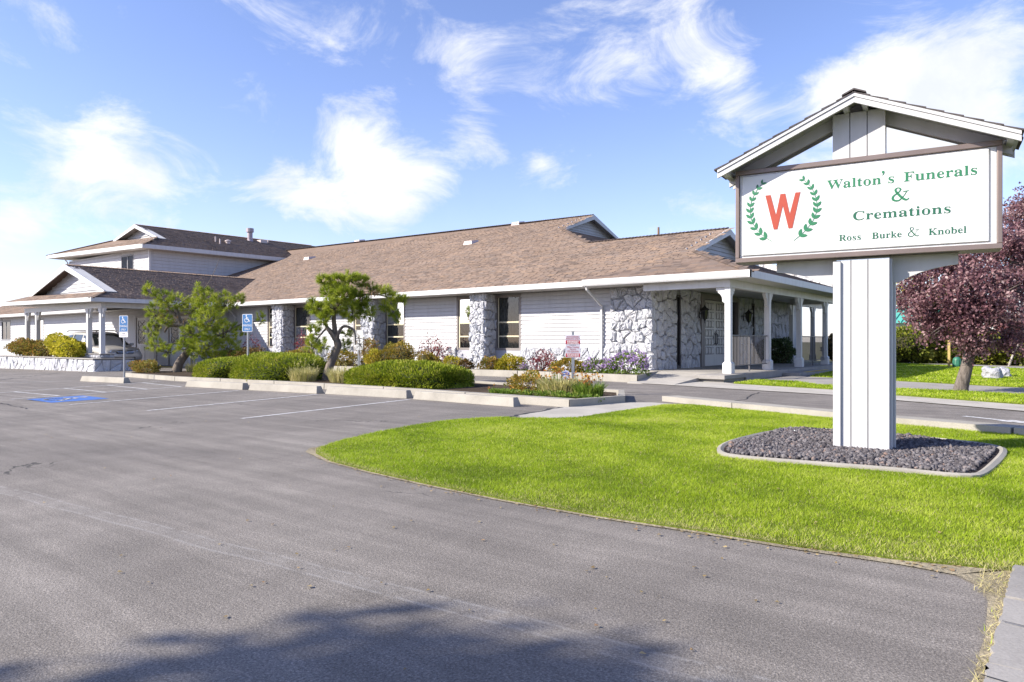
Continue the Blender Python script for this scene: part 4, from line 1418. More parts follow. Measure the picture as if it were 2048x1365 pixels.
for px, py, h, r_ in ((431, 485, .42, .05), (440, 489, .40, .05), (536, 488, .28, .05)):
    q = upper_pt(px, py); m = MB(); m.tube([q - Vector((0, 0, .1)), q + Vector((0, 0, h))], r_, 8); o = m.build('vent_pipe', M_VENT, roof)
    m = MB(); m.lathe((q.x, q.y, q.z - .03), [(.16, -.04), (.14, .02), (.06, .05)], 10); m.build('flashing', M_VENT, roof)
q = upper_pt(456, 488); m = MB(); m.lathe(tuple(q), [(.16, -.1), (.16, .14), (.22, .15), (.22, .24), (.05, .30)], 12); m.build('roof_ventilator', M_VENT, roof)
q = upper_pt(500, 483); m = MB(); m.lathe(tuple(q), [(.30, -.1), (.22, .08), (.20, .10), (.20, .70), (.29, .72), (.29, 1.02), (.05, 1.06)], 12); m.build('flue', plain('flue_metal', (.36, .30, .32), .5), roof)
q = upper_pt(524, 486); m = MB(); m.box(q.x - .3, q.y - .3, q.z - .1, q.x + .3, q.y + .3, q.z + .2); m.build('roof_vent', M_VENT, roof, bevel=.03)

# -- shingles: every tab has its own edge. The nearest ones are single pieces, the rest one mass.
cen = np.array([tuple(t_[0]) for t_ in TABS])
dist = np.linalg.norm(cen - np.array([0, 0, EYE]), axis=1)
order = np.argsort(dist)
W_, S_, H1, H0 = .32, .148, .011, .003


def tab_mesh():
    me = bpy.data.meshes.new('shingle')
    w = W_ * .985; s = S_ * 1.12
    v = [(0, 0, H1), (w, 0, H1), (w, s, H0), (0, s, H0), (0, 0, -.002), (w, 0, -.002)]
    me.from_pydata(v, [], [(0, 1, 2, 3), (4, 5, 1, 0), (4, 0, 3), (1, 5, 2)]); me.materials.append(M_SHINGLE)
    return me


TM = tab_mesh()
single = set(order[:280].tolist())
rt = origin(roof)
for i in single:
    c_, s_, t_, n_ = TABS[i]
    o = bpy.data.objects.new('shingle', TM); C.objects.link(o); o.parent = roof
    M4 = Matrix((s_, t_, n_)).transposed().to_4x4(); M4.translation = c_ - rt
    o.matrix_local = M4
idx = np.array([i for i in range(len(TABS)) if i not in single])
c0 = cen[idx]; ss = np.array([tuple(TABS[i][1]) for i in idx]); ts = np.array([tuple(TABS[i][2]) for i in idx]); ns = np.array([tuple(TABS[i][3]) for i in idx])
k = len(idx)
w = (W_ * rng.uniform(.80, .99, k))[:, None]; s = S_ * 1.12
drop = rng.uniform(-.012, .012, k)[:, None]
h1 = (H1 * rng.uniform(.8, 1.25, k))[:, None]
vv = np.stack([c0 + ts * drop + ns * h1, c0 + ss * w + ts * drop + ns * h1, c0 + ss * w + ts * s + ns * H0, c0 + ts * s + ns * H0, c0 + ts * drop - ns * .002, c0 + ss * w + ts * drop - ns * .002], 1).reshape(-1, 3)
b_ = np.arange(k)[:, None] * 6
ff = np.concatenate([b_ + np.array([[0, 1, 2, 3]]), b_ + np.array([[4, 5, 1, 0]])], 0)
o = fast('shingles', vv, ff, M_SHINGLE, roof, np.repeat(rng.uniform(0, 1, k), 6)); o['kind'] = 'stuff'
# ---------------------------------------------------------------- the roadside sign
GLYPHS = {"B":[443,[[[90,0,16,0,16,6],[16,12,16,17,39,18],[54,23,62,32,71,41],[75,58,75,82,75,178],[75,273,75,369,75,388],[73,403,69,412,66,422],[60,429,51,433,43,437],[31,439,15,439,15,444],[15,450,15,455,84,455],[152,455,220,455,338,455],[396,420,396,351,396,296],[360,261,287,247,375,231],[418,192,418,132,418,90],[403,58,371,35,339,12],[295,0,238,0,164,0]],[[182,298,182,252,184,252],[186,252,188,252,224,252],[249,259,263,272,278,286],[285,310,285,345,285,376],[280,398,269,412,259,427],[241,434,216,434,201,434],[192,431,188,425,184,419],[182,407,182,391,182,345]],[[206,24,222,24,251,24],[271,32,283,49,295,66],[301,92,301,128,301,165],[293,192,277,208,261,223],[235,231,197,231,192,231],[187,231,182,231,182,176],[182,120,182,65,182,50],[185,39,190,33,196,27]]]],"C":[468,[[[338,-11,257,-11,212,-11],[172,-1,137,20,103,40],[75,68,56,104,36,140],[26,182,26,228,26,274],[36,315,56,351,76,387],[104,414,139,435,174,455],[214,465,259,465,290,465],[326,457,367,440,374,437],[381,435,388,435,404,435],[415,445,419,465,425,465],[431,465,437,465,437,413],[437,361,437,308,431,308],[425,308,420,308,405,350],[383,383,356,407,329,431],[299,443,265,443,184,443],[144,371,144,226,144,91],[188,24,278,24,305,24],[332,31,358,45,384,59],[408,79,428,106,435,100],[441,94,447,89,401,22]]]],"F":[404,[[[96,0,15,0,15,6],[15,12,15,17,39,19],[54,25,62,34,71,43],[75,59,75,84,75,181],[75,278,75,375,75,399],[70,415,61,423,53,431],[37,436,14,439,14,444],[14,450,14,455,141,455],[267,455,394,455,394,410],[394,365,394,320,388,320],[383,320,377,320,373,347],[366,369,355,385,345,402],[330,413,310,420,290,428],[263,431,230,431,217,431],[207,431,200,429,193,428],[188,426,186,421,183,417],[182,409,182,398,182,348],[182,298,182,247,185,247],[187,247,190,247,220,247],[242,255,256,270,270,286],[280,311,284,347,290,347],[296,347,302,347,302,270],[302,194,302,118,296,118],[291,118,285,118,280,158],[271,185,257,200,242,216],[220,224,189,224,186,224],[184,224,182,224,182,176],[182,128,182,81,182,64],[184,52,188,43,192,33],[199,27,210,24,220,20],[236,18,257,17,257,12],[257,6,257,0,176,0]]]],"K":[511,[[[92,0,16,0,16,6],[16,12,16,17,39,18],[55,23,63,32,71,40],[75,56,75,81,75,180],[75,279,75,379,75,400],[71,415,63,424,55,433],[39,438,17,439,17,444],[17,450,17,455,92,455],[167,455,242,455,242,450],[242,444,242,439,226,437],[213,435,205,432,196,429],[191,423,187,415,184,407],[183,395,183,379,183,330],[183,282,183,234,229,280],[275,327,321,373,339,392],[349,407,349,418,349,432],[329,439,291,439,291,444],[291,450,291,455,356,455],[421,455,486,455,486,450],[486,444,486,439,483,439],[480,439,477,439,438,439],[394,413,345,361,320,335],[295,310,271,285,335,205],[399,126,463,46,471,36],[479,29,487,25,495,20],[505,18,519,17,519,12],[519,6,519,0,440,0],[360,0,281,0,281,6],[281,12,281,17,291,17],[299,18,306,18,313,19],[318,19,322,21,330,24],[334,28,334,34,334,41],[328,51,316,66,277,115],[238,164,199,214,194,208],[188,203,183,198,183,159],[183,120,183,81,183,56],[187,40,195,32,203,23],[219,18,242,17,242,12],[242,6,242,0,167,0]]]],"R":[473,[[[91,0,15,0,15,6],[15,12,15,17,39,18],[54,23,62,32,71,40],[75,56,75,81,75,180],[75,279,75,379,75,400],[70,415,62,424,54,432],[39,437,16,439,16,444],[16,450,16,455,83,455],[150,455,217,455,284,455],[334,445,367,426,400,406],[417,376,417,334,417,279],[383,242,315,224,354,166],[393,108,432,50,439,39],[446,31,452,26,458,20],[467,17,478,17,479,17],[480,17,480,17,480,12],[480,6,480,0,433,0],[386,0,338,0,293,71],[247,141,201,212,195,212],[188,212,182,212,182,168],[182,124,182,81,182,56],[186,40,194,32,202,23],[218,18,242,17,242,12],[242,6,242,0,166,0]],[[182,284,182,234,189,234],[196,234,203,234,238,234],[264,242,280,258,296,275],[304,300,304,336,304,399],[277,431,224,431,206,431],[195,428,190,422,185,417],[182,404,182,385,182,335]]]],"W":[611,[[[177,-11,171,-11,124,124],[78,258,32,393,27,409],[21,420,15,427,9,434],[-1,438,-15,439,-15,444],[-15,450,-15,455,50,455],[115,455,181,455,181,450],[181,444,181,439,166,438],[156,436,150,432,143,428],[140,421,140,410,140,401],[143,388,148,373,173,300],[198,226,223,153,249,220],[275,286,301,353,296,368],[291,383,286,399,281,415],[275,425,267,429,260,434],[247,437,229,439,229,444],[229,450,229,455,299,455],[369,455,439,455,439,450],[439,444,439,439,408,439],[393,430,393,412,393,406],[395,398,399,386,424,313],[449,239,474,166,496,234],[518,302,541,369,546,385],[549,398,549,406,549,418],[545,426,538,430,531,435],[519,438,503,439,503,444],[503,450,503,455,543,455],[584,455,624,455,624,450],[624,444,624,439,611,436],[601,430,594,421,588,412],[581,398,575,379,532,249],[489,119,446,-11,440,-11],[434,-11,428,-11,390,96],[353,202,316,309,274,202],[232,96,190,-11,184,-11]]]],"a":[344,[[[282,-10,255,-10,221,-10],[203,5,200,35,170,6],[135,-9,95,-9,72,-9],[54,-2,40,11,27,25],[20,42,20,63,20,93],[35,117,63,136,92,155],[137,173,199,190,199,207],[199,224,199,241,199,260],[195,274,187,282,179,291],[166,296,148,296,119,296],[104,288,104,274,104,271],[107,266,113,257,120,248],[123,239,123,231,123,219],[119,209,110,202,101,194],[90,191,77,191,63,191],[52,195,45,203,37,211],[33,223,33,236,33,252],[38,266,49,278,60,291],[75,300,95,308,114,315],[136,318,162,318,210,318],[244,310,263,292,283,275],[293,247,293,210,293,161],[293,112,293,62,293,51],[293,43,295,40,296,36],[299,34,304,34,309,34],[314,37,320,42,323,37],[326,32,329,28,307,2]],[[129,34,151,34,157,34],[165,36,174,41,183,46],[191,53,199,63,199,99],[199,134,199,169,145,157],[118,128,118,84,118,50]]]],"b":[360,[[[46,-11,43,-11,43,122],[43,255,43,388,43,409],[41,423,37,428,32,434],[23,438,8,439,8,445],[8,450,8,455,51,455],[95,455,138,455,138,396],[138,338,138,279,160,305],[188,318,221,318,245,318],[266,312,284,299,302,286],[316,268,326,245,337,222],[342,196,342,166,342,132],[335,102,323,75,310,49],[292,28,270,13,247,-2],[221,-10,192,-10,162,-10],[133,3,105,28,88,15],[70,2,53,-11,50,-11]],[[153,14,183,14,206,14],[223,26,232,49,241,73],[245,110,245,160,245,201],[240,231,231,251,222,270],[206,280,184,280,174,280],[164,277,155,270,146,263],[141,253,138,242,138,184],[138,126,138,69,138,32]]]],"e":[301,[[[208,-10,154,-10,128,-10],[105,-3,85,10,64,24],[49,43,37,69,25,94],[19,123,19,157,19,188],[26,216,38,240,50,265],[66,284,87,298,108,311],[131,318,157,318,196,318],[226,306,249,280,271,255],[283,219,283,173,283,171],[283,168,283,166,227,166],[172,166,117,166,118,84],[145,42,199,42,226,42],[249,57,270,86,275,81],[280,77,285,73,252,17]],[[116,196,116,192,145,192],[173,192,201,192,201,200],[201,207,201,215,201,243],[199,264,193,277,187,290],[177,297,161,297,131,297],[116,266,116,203,116,200]]]],"i":[198,[[[115,362,101,362,86,362],[74,367,65,376,55,386],[50,398,50,412,50,427],[55,439,65,449,74,458],[86,463,101,463,115,463],[127,458,137,449,146,439],[151,427,151,412,151,398],[146,386,136,376,126,367]],[[72,0,18,0,18,5],[18,11,18,16,32,17],[41,20,45,26,50,31],[52,41,52,56,52,121],[52,186,52,252,52,268],[50,279,47,285,43,290],[34,293,20,293,20,299],[21,305,21,310,63,310],[106,310,148,310,148,225],[148,141,148,56,148,42],[150,32,154,26,158,20],[167,17,180,16,180,11],[180,5,180,0,126,0]]]],"k":[359,[[[72,0,17,0,17,5],[17,11,17,16,31,17],[41,20,45,26,50,31],[52,41,52,56,52,170],[52,284,52,398,52,413],[51,424,47,429,43,435],[34,438,20,439,20,445],[21,450,21,455,63,455],[105,455,148,455,148,360],[148,264,148,169,174,195],[201,221,227,248,238,259],[244,269,244,278,244,288],[232,293,209,293,208,293],[207,293,206,293,206,299],[206,305,206,310,252,310],[299,310,345,310,345,305],[345,299,345,293,319,292],[296,281,275,260,257,243],[240,226,222,209,263,151],[305,92,346,34,354,22],[364,16,376,16,376,11],[376,5,376,0,321,0],[266,0,211,0,211,5],[211,11,211,16,213,16],[215,16,217,16,232,16],[239,21,239,32,239,36],[237,42,232,49,209,82],[186,114,163,147,158,143],[153,139,148,134,148,108],[148,82,148,56,148,42],[150,32,154,26,158,20],[167,17,180,16,180,11],[180,5,180,0,126,0]]]],"l":[199,[[[72,0,18,0,18,5],[18,11,18,16,32,17],[41,20,45,26,50,31],[52,41,52,56,52,170],[52,284,52,398,52,412],[51,423,47,429,43,435],[34,439,20,439,20,445],[20,450,20,455,63,455],[106,455,148,455,148,322],[148,189,148,56,148,42],[150,32,154,26,158,20],[167,17,180,16,180,11],[180,5,180,0,126,0]]]],"m":[554,[[[71,0,18,0,18,5],[18,11,18,16,31,17],[40,20,45,26,50,31],[52,41,52,56,52,122],[52,187,52,253,52,267],[50,277,46,284,41,290],[32,294,19,294,19,300],[19,305,19,310,61,310],[104,310,146,310,146,295],[146,280,146,265,172,300],[202,318,237,318,283,318],[310,299,320,261,346,299],[379,318,418,318,475,318],[504,283,504,212,504,160],[504,108,504,56,504,42],[506,32,510,26,514,20],[523,17,536,16,536,11],[536,5,536,0,483,0],[430,0,377,0,377,5],[377,11,377,16,390,17],[398,20,403,26,407,32],[410,42,410,56,410,109],[410,163,410,217,410,235],[408,249,404,258,400,267],[391,271,377,271,358,271],[340,260,324,237,324,177],[324,116,324,56,324,42],[327,32,331,26,335,20],[343,17,356,16,356,11],[356,5,356,0,304,0],[252,0,199,0,199,5],[199,11,199,16,212,17],[221,20,225,26,229,32],[232,42,232,56,232,109],[232,163,232,217,232,235],[230,248,226,258,222,267],[213,271,199,271,178,271],[161,259,146,235,146,175],[146,116,146,56,146,42],[148,33,152,27,156,20],[165,17,177,16,177,11],[177,5,177,0,124,0]]]],"n":[381,[[[72,0,18,0,18,5],[18,11,18,16,31,17],[40,20,45,26,50,31],[52,41,52,56,52,122],[52,187,52,253,52,267],[50,277,46,284,41,290],[32,294,19,294,19,300],[19,305,19,310,62,310],[105,310,148,310,148,296],[148,282,148,267,172,301],[204,318,243,318,301,318],[330,283,330,212,330,160],[330,108,330,56,330,42],[333,32,337,26,342,20],[350,17,363,16,363,11],[363,5,363,0,310,0],[256,0,202,0,202,5],[202,11,202,16,204,16],[205,16,207,16,226,16],[235,29,235,56,235,109],[235,163,235,217,235,235],[233,249,229,258,225,267],[216,271,203,271,182,271],[163,259,148,235,148,175],[148,116,148,56,148,42],[150,32,154,26,158,20],[167,17,180,16,180,11],[180,5,180,0,126,0]]]],"o":[336,[[[198,-10,169,-10,139,-10],[113,-3,90,11,68,26],[50,45,38,70,25,95],[19,123,19,154,19,186],[25,214,38,239,50,264],[68,283,90,297,113,311],[139,318,168,318,197,318],[223,311,245,298,268,284],[285,264,298,240,311,215],[317,186,317,154,317,122],[311,93,298,69,285,44],[268,25,245,11,223,-3]],[[150,11,169,11,187,11],[201,21,209,39,213,48],[216,62,217,81,219,101],[220,125,220,154,220,213],[216,252,208,271,199,289],[186,299,169,299,149,299],[136,289,128,271,121,251],[117,213,117,154,117,125],[118,101,120,82,121,62],[124,48,128,39,136,21]]]],"r":[288,[[[78,0,18,0,18,5],[18,11,18,16,32,17],[41,20,45,26,50,31],[52,41,52,56,52,121],[52,186,52,252,52,269],[50,280,46,285,42,290],[34,293,20,293,20,299],[21,305,21,310,62,310],[104,310,146,310,146,291],[146,271,146,252,157,273],[171,290,187,301,203,313],[218,318,233,318,252,318],[266,314,275,304,285,294],[289,282,289,266,289,253],[286,242,278,234,270,226],[260,222,248,222,236,222],[228,225,222,231,216,236],[212,243,207,250,202,257],[196,260,189,260,179,260],[170,254,162,241,153,229],[149,213,149,192,149,147],[149,101,149,56,149,41],[152,30,159,25,165,20],[178,17,197,16,197,11],[197,5,197,0,138,0]]]],"s":[288,[[[183,-10,151,-10,133,-10],[112,-5,87,6,83,8],[78,9,73,9,62,9],[55,3,51,-9,46,-9],[41,-9,36,-9,36,29],[36,67,36,105,41,105],[47,105,53,105,59,77],[71,55,87,39,103,23],[121,15,140,15,157,15],[170,19,179,27,188,34],[192,45,192,58,192,77],[180,93,156,105,139,113],[123,121,107,130,84,141],[66,154,54,169,43,184],[37,201,37,220,37,248],[46,272,65,291,83,310],[109,319,141,319,148,319],[156,318,166,316,175,314],[186,311,199,308,201,307],[203,307,206,306,209,305],[211,305,213,305,221,305],[226,310,230,319,235,319],[239,319,244,319,244,287],[244,254,244,222,239,222],[233,222,228,222,221,246],[211,264,196,277,182,290],[167,296,149,296,135,296],[124,293,116,286,109,279],[105,270,105,259,105,248],[108,240,115,232,122,225],[133,218,146,212,161,204],[176,197,191,189,214,178],[231,166,241,151,252,137],[257,118,257,95,257,62],[247,37,228,18,209,-1]]]],"t":[229,[[[169,-9,124,-9,97,-9],[77,-3,66,10,54,24],[48,44,48,71,48,140],[48,210,48,279,39,279],[30,279,20,279,20,286],[20,293,20,300,47,325],[70,348,88,369,106,390],[120,408,129,424,134,424],[139,424,144,424,144,386],[144,348,144,310,165,310],[186,310,208,310,208,300],[208,289,208,279,186,279],[165,279,144,279,144,213],[144,148,144,82,144,68],[146,58,149,51,153,44],[159,40,168,40,184,40],[196,52,206,75,212,72],[217,69,222,66,202,16]]]],"u":[375,[[[151,-10,131,-10,100,-10],[78,-1,65,17,52,35],[46,62,46,97,46,147],[46,197,46,248,46,263],[44,275,39,282,35,290],[26,294,11,294,11,300],[11,305,11,310,55,310],[98,310,142,310,142,231],[142,153,142,74,142,62],[145,53,151,46,157,39],[165,36,177,36,197,36],[214,46,228,66,228,126],[228,187,228,248,228,265],[226,277,221,283,216,290],[206,294,189,294,189,300],[189,305,189,310,234,310],[279,310,324,310,324,230],[324,150,324,70,324,55],[326,44,331,39,336,34],[346,30,360,30,360,24],[360,18,360,13,323,13],[279,5,228,-10,228,7],[228,24,228,40,217,25],[203,12,186,3,169,-6]]]]}


M_SBOARD = paint_mat('sign_boards', (.56, .557, .565))
M_STRIM = paint_mat('sign_trim', (.54, .538, .545))
M_BRONZE = plain('bronze_frame', (.20, .155, .138), .4, .4, var=.12)
M_FACE = plain('sign_face', (.62, .62, .615), .25, var=.02)
M_GREEN = plain('sign_green', (.022, .165, .072), .4, var=.04)
M_GREEN2 = plain('sign_dark_green', (.014, .105, .055), .4, var=.04)
M_REDW = plain('sign_red', (.36, .054, .026), .4, var=.05)

SG = thing('roadside_sign', 'tall white post sign with gabled roof and green lettering on the lawn', 'sign', (-1.7, 7.93, 0), R(7.3))


def sb(name, mat, parent, *boxes, bevel=0):
    m = MB()
    for b in boxes: m.box(*b)
    return m.build(name, mat, parent, local=True, bevel=bevel)


# post: grooved boards between two trims
core = sb('post', plain('post_core', (.16, .16, .17), .8), SG, (-.27, .012, 0, .232, .28, 1.985), (-.282, .012, 3.035, .195, .28, 3.45))
for a, b in ((-.206, -.116), (-.107, .041), (.050, .19)): sb('board', M_SBOARD, core, (a, -.004, .0, b, .011, 1.982))
sb('corner_trim', M_STRIM, core, (-.278, -.030, .0, -.2065, .011, 1.972), bevel=.003)
sb('corner_trim', M_STRIM, core, (.191, -.020, .0, .240, .011, 1.98), bevel=.003)
sb('side_board', M_STRIM, core, (.2325, .03, 0, .262, .15, 1.98)); sb('side_board', M_STRIM, core, (.2325, .17, 0, .285, .27, 1.98))
for a, b in ((-.284, -.126), (-.117, .034), (.043, .176)): sb('board', M_SBOARD, core, (a, -.004, 3.032, b, .011, 3.50))
sb('corner_trim', M_STRIM, core, (.1765, -.006, 3.032, .202, .2, 3.48))

# cabinet
X0, X1, Z0, Z1 = -1.27, 1.175, 2.014, 3.032
cab = sb('sign_cabinet', M_BRONZE, SG, (X0 + .004, .0, Z0 + .004, X1 - .004, .30, Z1 - .004))
t = .052
for q in ((X0, Z0, X1, Z0 + t), (X0, Z1 - t, X1, Z1), (X0, Z0 + t, X0 + t * .8, Z1 - t), (X1 - t * .8, Z0 + t, X1, Z1 - t)):
    sb('frame_rail', M_BRONZE, cab, (q[0], -.045, q[1], q[2], -.001, q[3]), bevel=.006)
sb('face_flange', M_FACE, cab, (X0 + .045, -.016, Z0 + .055, X1 - .045, -.0015, Z1 - .055))
m = MB(); a, b, c_, d = X0 + .062, X1 - .095, Z0 + .068, Z1 - .062
m.hexa([(a, -.0165, c_), (b, -.0165, c_), (b, -.0165, d), (a, -.0165, d)], [(a + .012, -.034, c_ + .012), (b - .012, -.034, c_ + .012), (b - .012, -.034, d - .012), (a + .012, -.034, d - .012)])
face = m.build('sign_face', M_FACE, cab, local=True, bevel=.004)
FYL = -.0365
# brackets: thin plates standing back from the cabinet front
for sgn in (1, -1):
    c0 = -.02
    pr = [(.25, 2.012), (.85, 2.012), (.85, 1.905), (.74, 1.893), (.62, 1.868), (.52, 1.838), (.43, 1.80), (.36, 1.765), (.33, 1.748), (.25, 1.745)]
    m = MB(); m.prism([(c0 + sgn * x_, .15, z_) for x_, z_ in pr], (0, .04, 0)); m.build('bracket', M_STRIM, SG, local=True)

# little gabled roof
PK, RY0, RY1 = -.060, -.24, .46
for sgn, xe, ze in ((-1, -1.414, 3.026), (1, 1.303, 3.040)):
    def line(f): return (PK + (xe - PK) * f, 3.624 + (ze - 3.624) * f)
    def strip(name, mat, o0, o1, y0, y1, f0=0.0, f1=1.0, par=None):
        (xa, za), (xb, zb) = line(f0), line(f1)
        m = MB(); m.prism([(xa, y0, za + o0), (xb, y0, zb + o0), (xb, y0, zb + o1), (xa, y0, za + o1)], (0, y1 - y0, 0))
        return m.build(name, mat, par, local=True)
    deck = strip('roof_slope', M_STRIM, -.025, -.001, RY0 + .005, RY1, par=SG)
    strip('rake_trim', M_SBOARD, -.034, .004, RY0 - .022, RY0 + .004, par=deck)
    strip('rake_board', M_SBOARD, -.092, -.037, RY0 - .010, RY0 + .016, par=deck)
    strip('rake_board', M_SBOARD, -.092, -.026, RY1 - .02, RY1 - .001, par=deck)
    strip('rafter', M_STRIM, -.150, -.026, .10, .14, .0, .97, par=deck)
    for f in (.045, .93):
        strip('lookout', M_SBOARD, -.085, -.027, RY0 + .017, .49, f, f + .035, par=deck)
    # shingle courses along the slope
    L_ = math.hypot(xe - PK, 3.624 - ze); n = 9
    for i in range(n):
        f0, f1 = 1.02 - i / n * 1.02, 1.02 - (i + 1.18) / n * 1.02
        yb = RY0 - .03
        while yb < RY1:
            w = random.uniform(.22, .30); ye = min(RY1 + .02, yb + w)
            (xa, za), (xb, zb) = line(f0 + random.uniform(-.006, .006)), line(max(f1, -.01))
            m = MB(); m.hexa([(xa, yb, za + .002), (xb, yb, zb + .0015), (xb, ye - .004, zb + .0015), (xa, ye - .004, za + .002)] if sgn < 0 else [(xb, yb, zb + .0015), (xa, yb, za + .002), (xa, ye - .004, za + .002), (xb, ye - .004, zb + .0015)],
                             [(xa, yb, za + .020), (xb, yb, zb + .006), (xb, ye - .004, zb + .006), (xa, ye - .004, za + .020)] if sgn < 0 else [(xb, yb, zb + .006), (xa, yb, za + .020), (xa, ye - .004, za + .020), (xb, ye - .004, zb + .006)])
            m.build('shingle', plain('sign_shingle', (.085, .072, .072), .9, var=.4, scale=20), deck, local=True)
            yb = ye
yb = RY0 - .03
while yb < RY1:
    m = MB(); m.prism([(PK - .11, yb, 3.606), (PK, yb, 3.654), (PK + .11, yb, 3.606), (PK + .11, yb, 3.620), (PK, yb, 3.670), (PK - .11, yb, 3.620)], (0, .16, 0)); m.build('ridge_cap', plain('sign_shingle', (.085, .072, .072), .9), SG, local=True)
    yb += .165


def curve_text(name, items, mat, parent, place, thin, depth=.0016):
    """items: (glyph, x, scale x, scale z, base z); the outlines become one flat piece of cut vinyl"""
    cu = bpy.data.curves.new(name, 'CURVE'); cu.dimensions = '2D'; cu.fill_mode = 'BOTH'; cu.extrude = depth / 2
    for g, x, sx, sz, zb in items:
        for sp in GLYPHS[g][1]:
            pts = []
            for i in range(len(sp)):
                a, b = sp[i], sp[(i + 1) % len(sp)]
                p0 = Vector(a[2:4]); p1 = Vector(a[4:6]); p2 = Vector(b[0:2]); p3 = Vector(b[2:4])
                straight = (p1 - p0).length < 1 and (p2 - p3).length < 1 or abs((p1 - p0).cross(p3 - p0)) < 60 and abs((p2 - p0).cross(p3 - p0)) < 60
                for j in range(1 if straight else 5):
                    t = j / 5; u = 1 - t
                    q = p0 * u ** 3 + p1 * 3 * u * u * t + p2 * 3 * u * t * t + p3 * t ** 3
                    q = Vector((q.x / 1000 * sx, q.y / 1000 * sz))
                    if not pts or (q - pts[-1]).length > 2e-4: pts.append(q)
            if (pts[0] - pts[-1]).length < 2e-4: pts.pop()
            # thin the stroke: every contour keeps the ink on its right-hand side
            n = len(pts); moved = []
            for i in range(n):
                d1 = (pts[i] - pts[i - 1]).normalized(); d2 = (pts[(i + 1) % n] - pts[i]).normalized()
                n1 = Vector((d1.y, -d1.x)); n2 = Vector((d2.y, -d2.x)); b = n1 + n2
                b = b.normalized() if b.length > .3 else n1
                moved.append(pts[i] + Vector((b.x * (-thin) * (1 if abs(b.x) > .35 else .4), -b.y * sz * .006)))
            s = cu.splines.new('POLY'); s.points.add(n - 1); s.use_cyclic_u = True
            for p_, q in zip(s.points, moved): p_.co = (x + q.x, zb + q.y, 0, 1)
    tmp = bpy.data.objects.new('tmp', cu); C.objects.link(tmp)
    dg = bpy.context.evaluated_depsgraph_get()
    me = bpy.data.meshes.new_from_object(tmp.evaluated_get(dg))
    bpy.data.objects.remove(tmp)
    for v in me.vertices:
        x, z, d = v.co; v.co = place(x, z, d)
    me.materials.clear(); me.materials.append(mat); me.name = name
    return link(name, me, parent)


def layout(text, x0, x1, zb, cap, spaces):
    """letter positions for a line stretched to its measured width"""
    em = cap / .676
    n = 0; wsum = 0
    for ch in text:
        wsum += GLYPHS[ch][0] / 1000 if ch in GLYPHS else spaces[ch]
    k = (x1 - x0) / (wsum * em); ks = min(k, 1.34); tr = (k - ks) * wsum * em / (len(text) - 1)
    x = x0; out = []; pos = []
    for ch in text:
        if ch in GLYPHS:
            out.append((ch, x, em * ks * .99, em, zb)); x += GLYPHS[ch][0] / 1000 * em * ks + tr
        else:
            pos.append((ch, x)); x += spaces[ch] * em * ks + tr
    return out, pos, em


plc = lambda x, z, d: (x, FYL - d, z)


def ribbon2(m, pts, wid, place):
    P_ = [Vector(p) for p in pts]; L_ = []; Q_ = []
    for i, p in enumerate(P_):
        d = (P_[min(i + 1, len(P_) - 1)] - P_[max(i - 1, 0)]).normalized(); q = Vector((-d.y, d.x)) * wid[i]
        L_.append(p + q); Q_.append(p - q)
    for i in range(len(P_) - 1):
        m.quad(*[place(*v) for v in (L_[i], Q_[i], Q_[i + 1], L_[i + 1])])


def spline(pts, n=6):
    out = []
    for i in range(len(pts) - 1):
        p0 = Vector(pts[max(i - 1, 0)]); p1 = Vector(pts[i]); p2 = Vector(pts[i + 1]); p3 = Vector(pts[min(i + 2, len(pts) - 1)])
        for j in range(n):
            t = j / n
            out.append(.5 * ((2 * p1) + (-p0 + p2) * t + (2 * p0 - 5 * p1 + 4 * p2 - p3) * t * t + (-p0 + 3 * p1 - 3 * p2 + p3) * t ** 3))
    out.append(Vector(pts[-1]))
    return out


def ampersand(m, x0, x1, z0, z1, hv):
    pl = lambda u, v: (x0 + (x1 - x0) * u, FYL - .001, z0 + (z1 - z0) * v)
    pts = [(.86, .66), (.74, .42), (.58, .20), (.42, .05), (.24, .03), (.08, .12), (.05, .28), (.14, .44), (.32, .58), (.47, .74), (.50, .88), (.40, .97), (.28, .95), (.21, .84), (.25, .70), (.38, .50), (.56, .26), (.72, .10), (.86, .05), (.97, .12), (1.0, .20)]
    wd = [.018, .018, .022, .04, .05, .06, .055, .04, .03, .03, .045, .03, .03, .05, .055, .065, .065, .065, .05, .02, .012]
    s = spline(pts, 5); w = []
    for i in range(len(pts) - 1):
        for j in range(5): w.append((wd[i] + (wd[i + 1] - wd[i]) * j / 5) * hv)
    w.append(wd[-1] * hv)
    ribbon2(m, s, w, pl)
    pl2 = lambda u, v: (x0 + (x1 - x0) * u, FYL - .0016, z0 + (z1 - z0) * v)
    ribbon2(m, [(.66, .675), (1.0, .70)], [.020 * hv + .004, .020 * hv + .004], pl2)


def comma(m, x, z, s):
    pl = lambda u, v: (x + u * s, FYL - .001, z + v * s)
    m.add([pl(.5 * math.cos(R(a)), .5 * math.sin(R(a))) for a in range(0, 360, 24)], [tuple(range(15))])
    pl3 = lambda u, v: (x + u * s, FYL - .0015, z + v * s)
    m.quad(pl3(.0, .48), pl3(.49, .05), pl3(.30, -.75), pl3(-.28, -1.35), pl3(-.36, -1.22), pl3(-.02, -.62), pl3(.02, -.1))


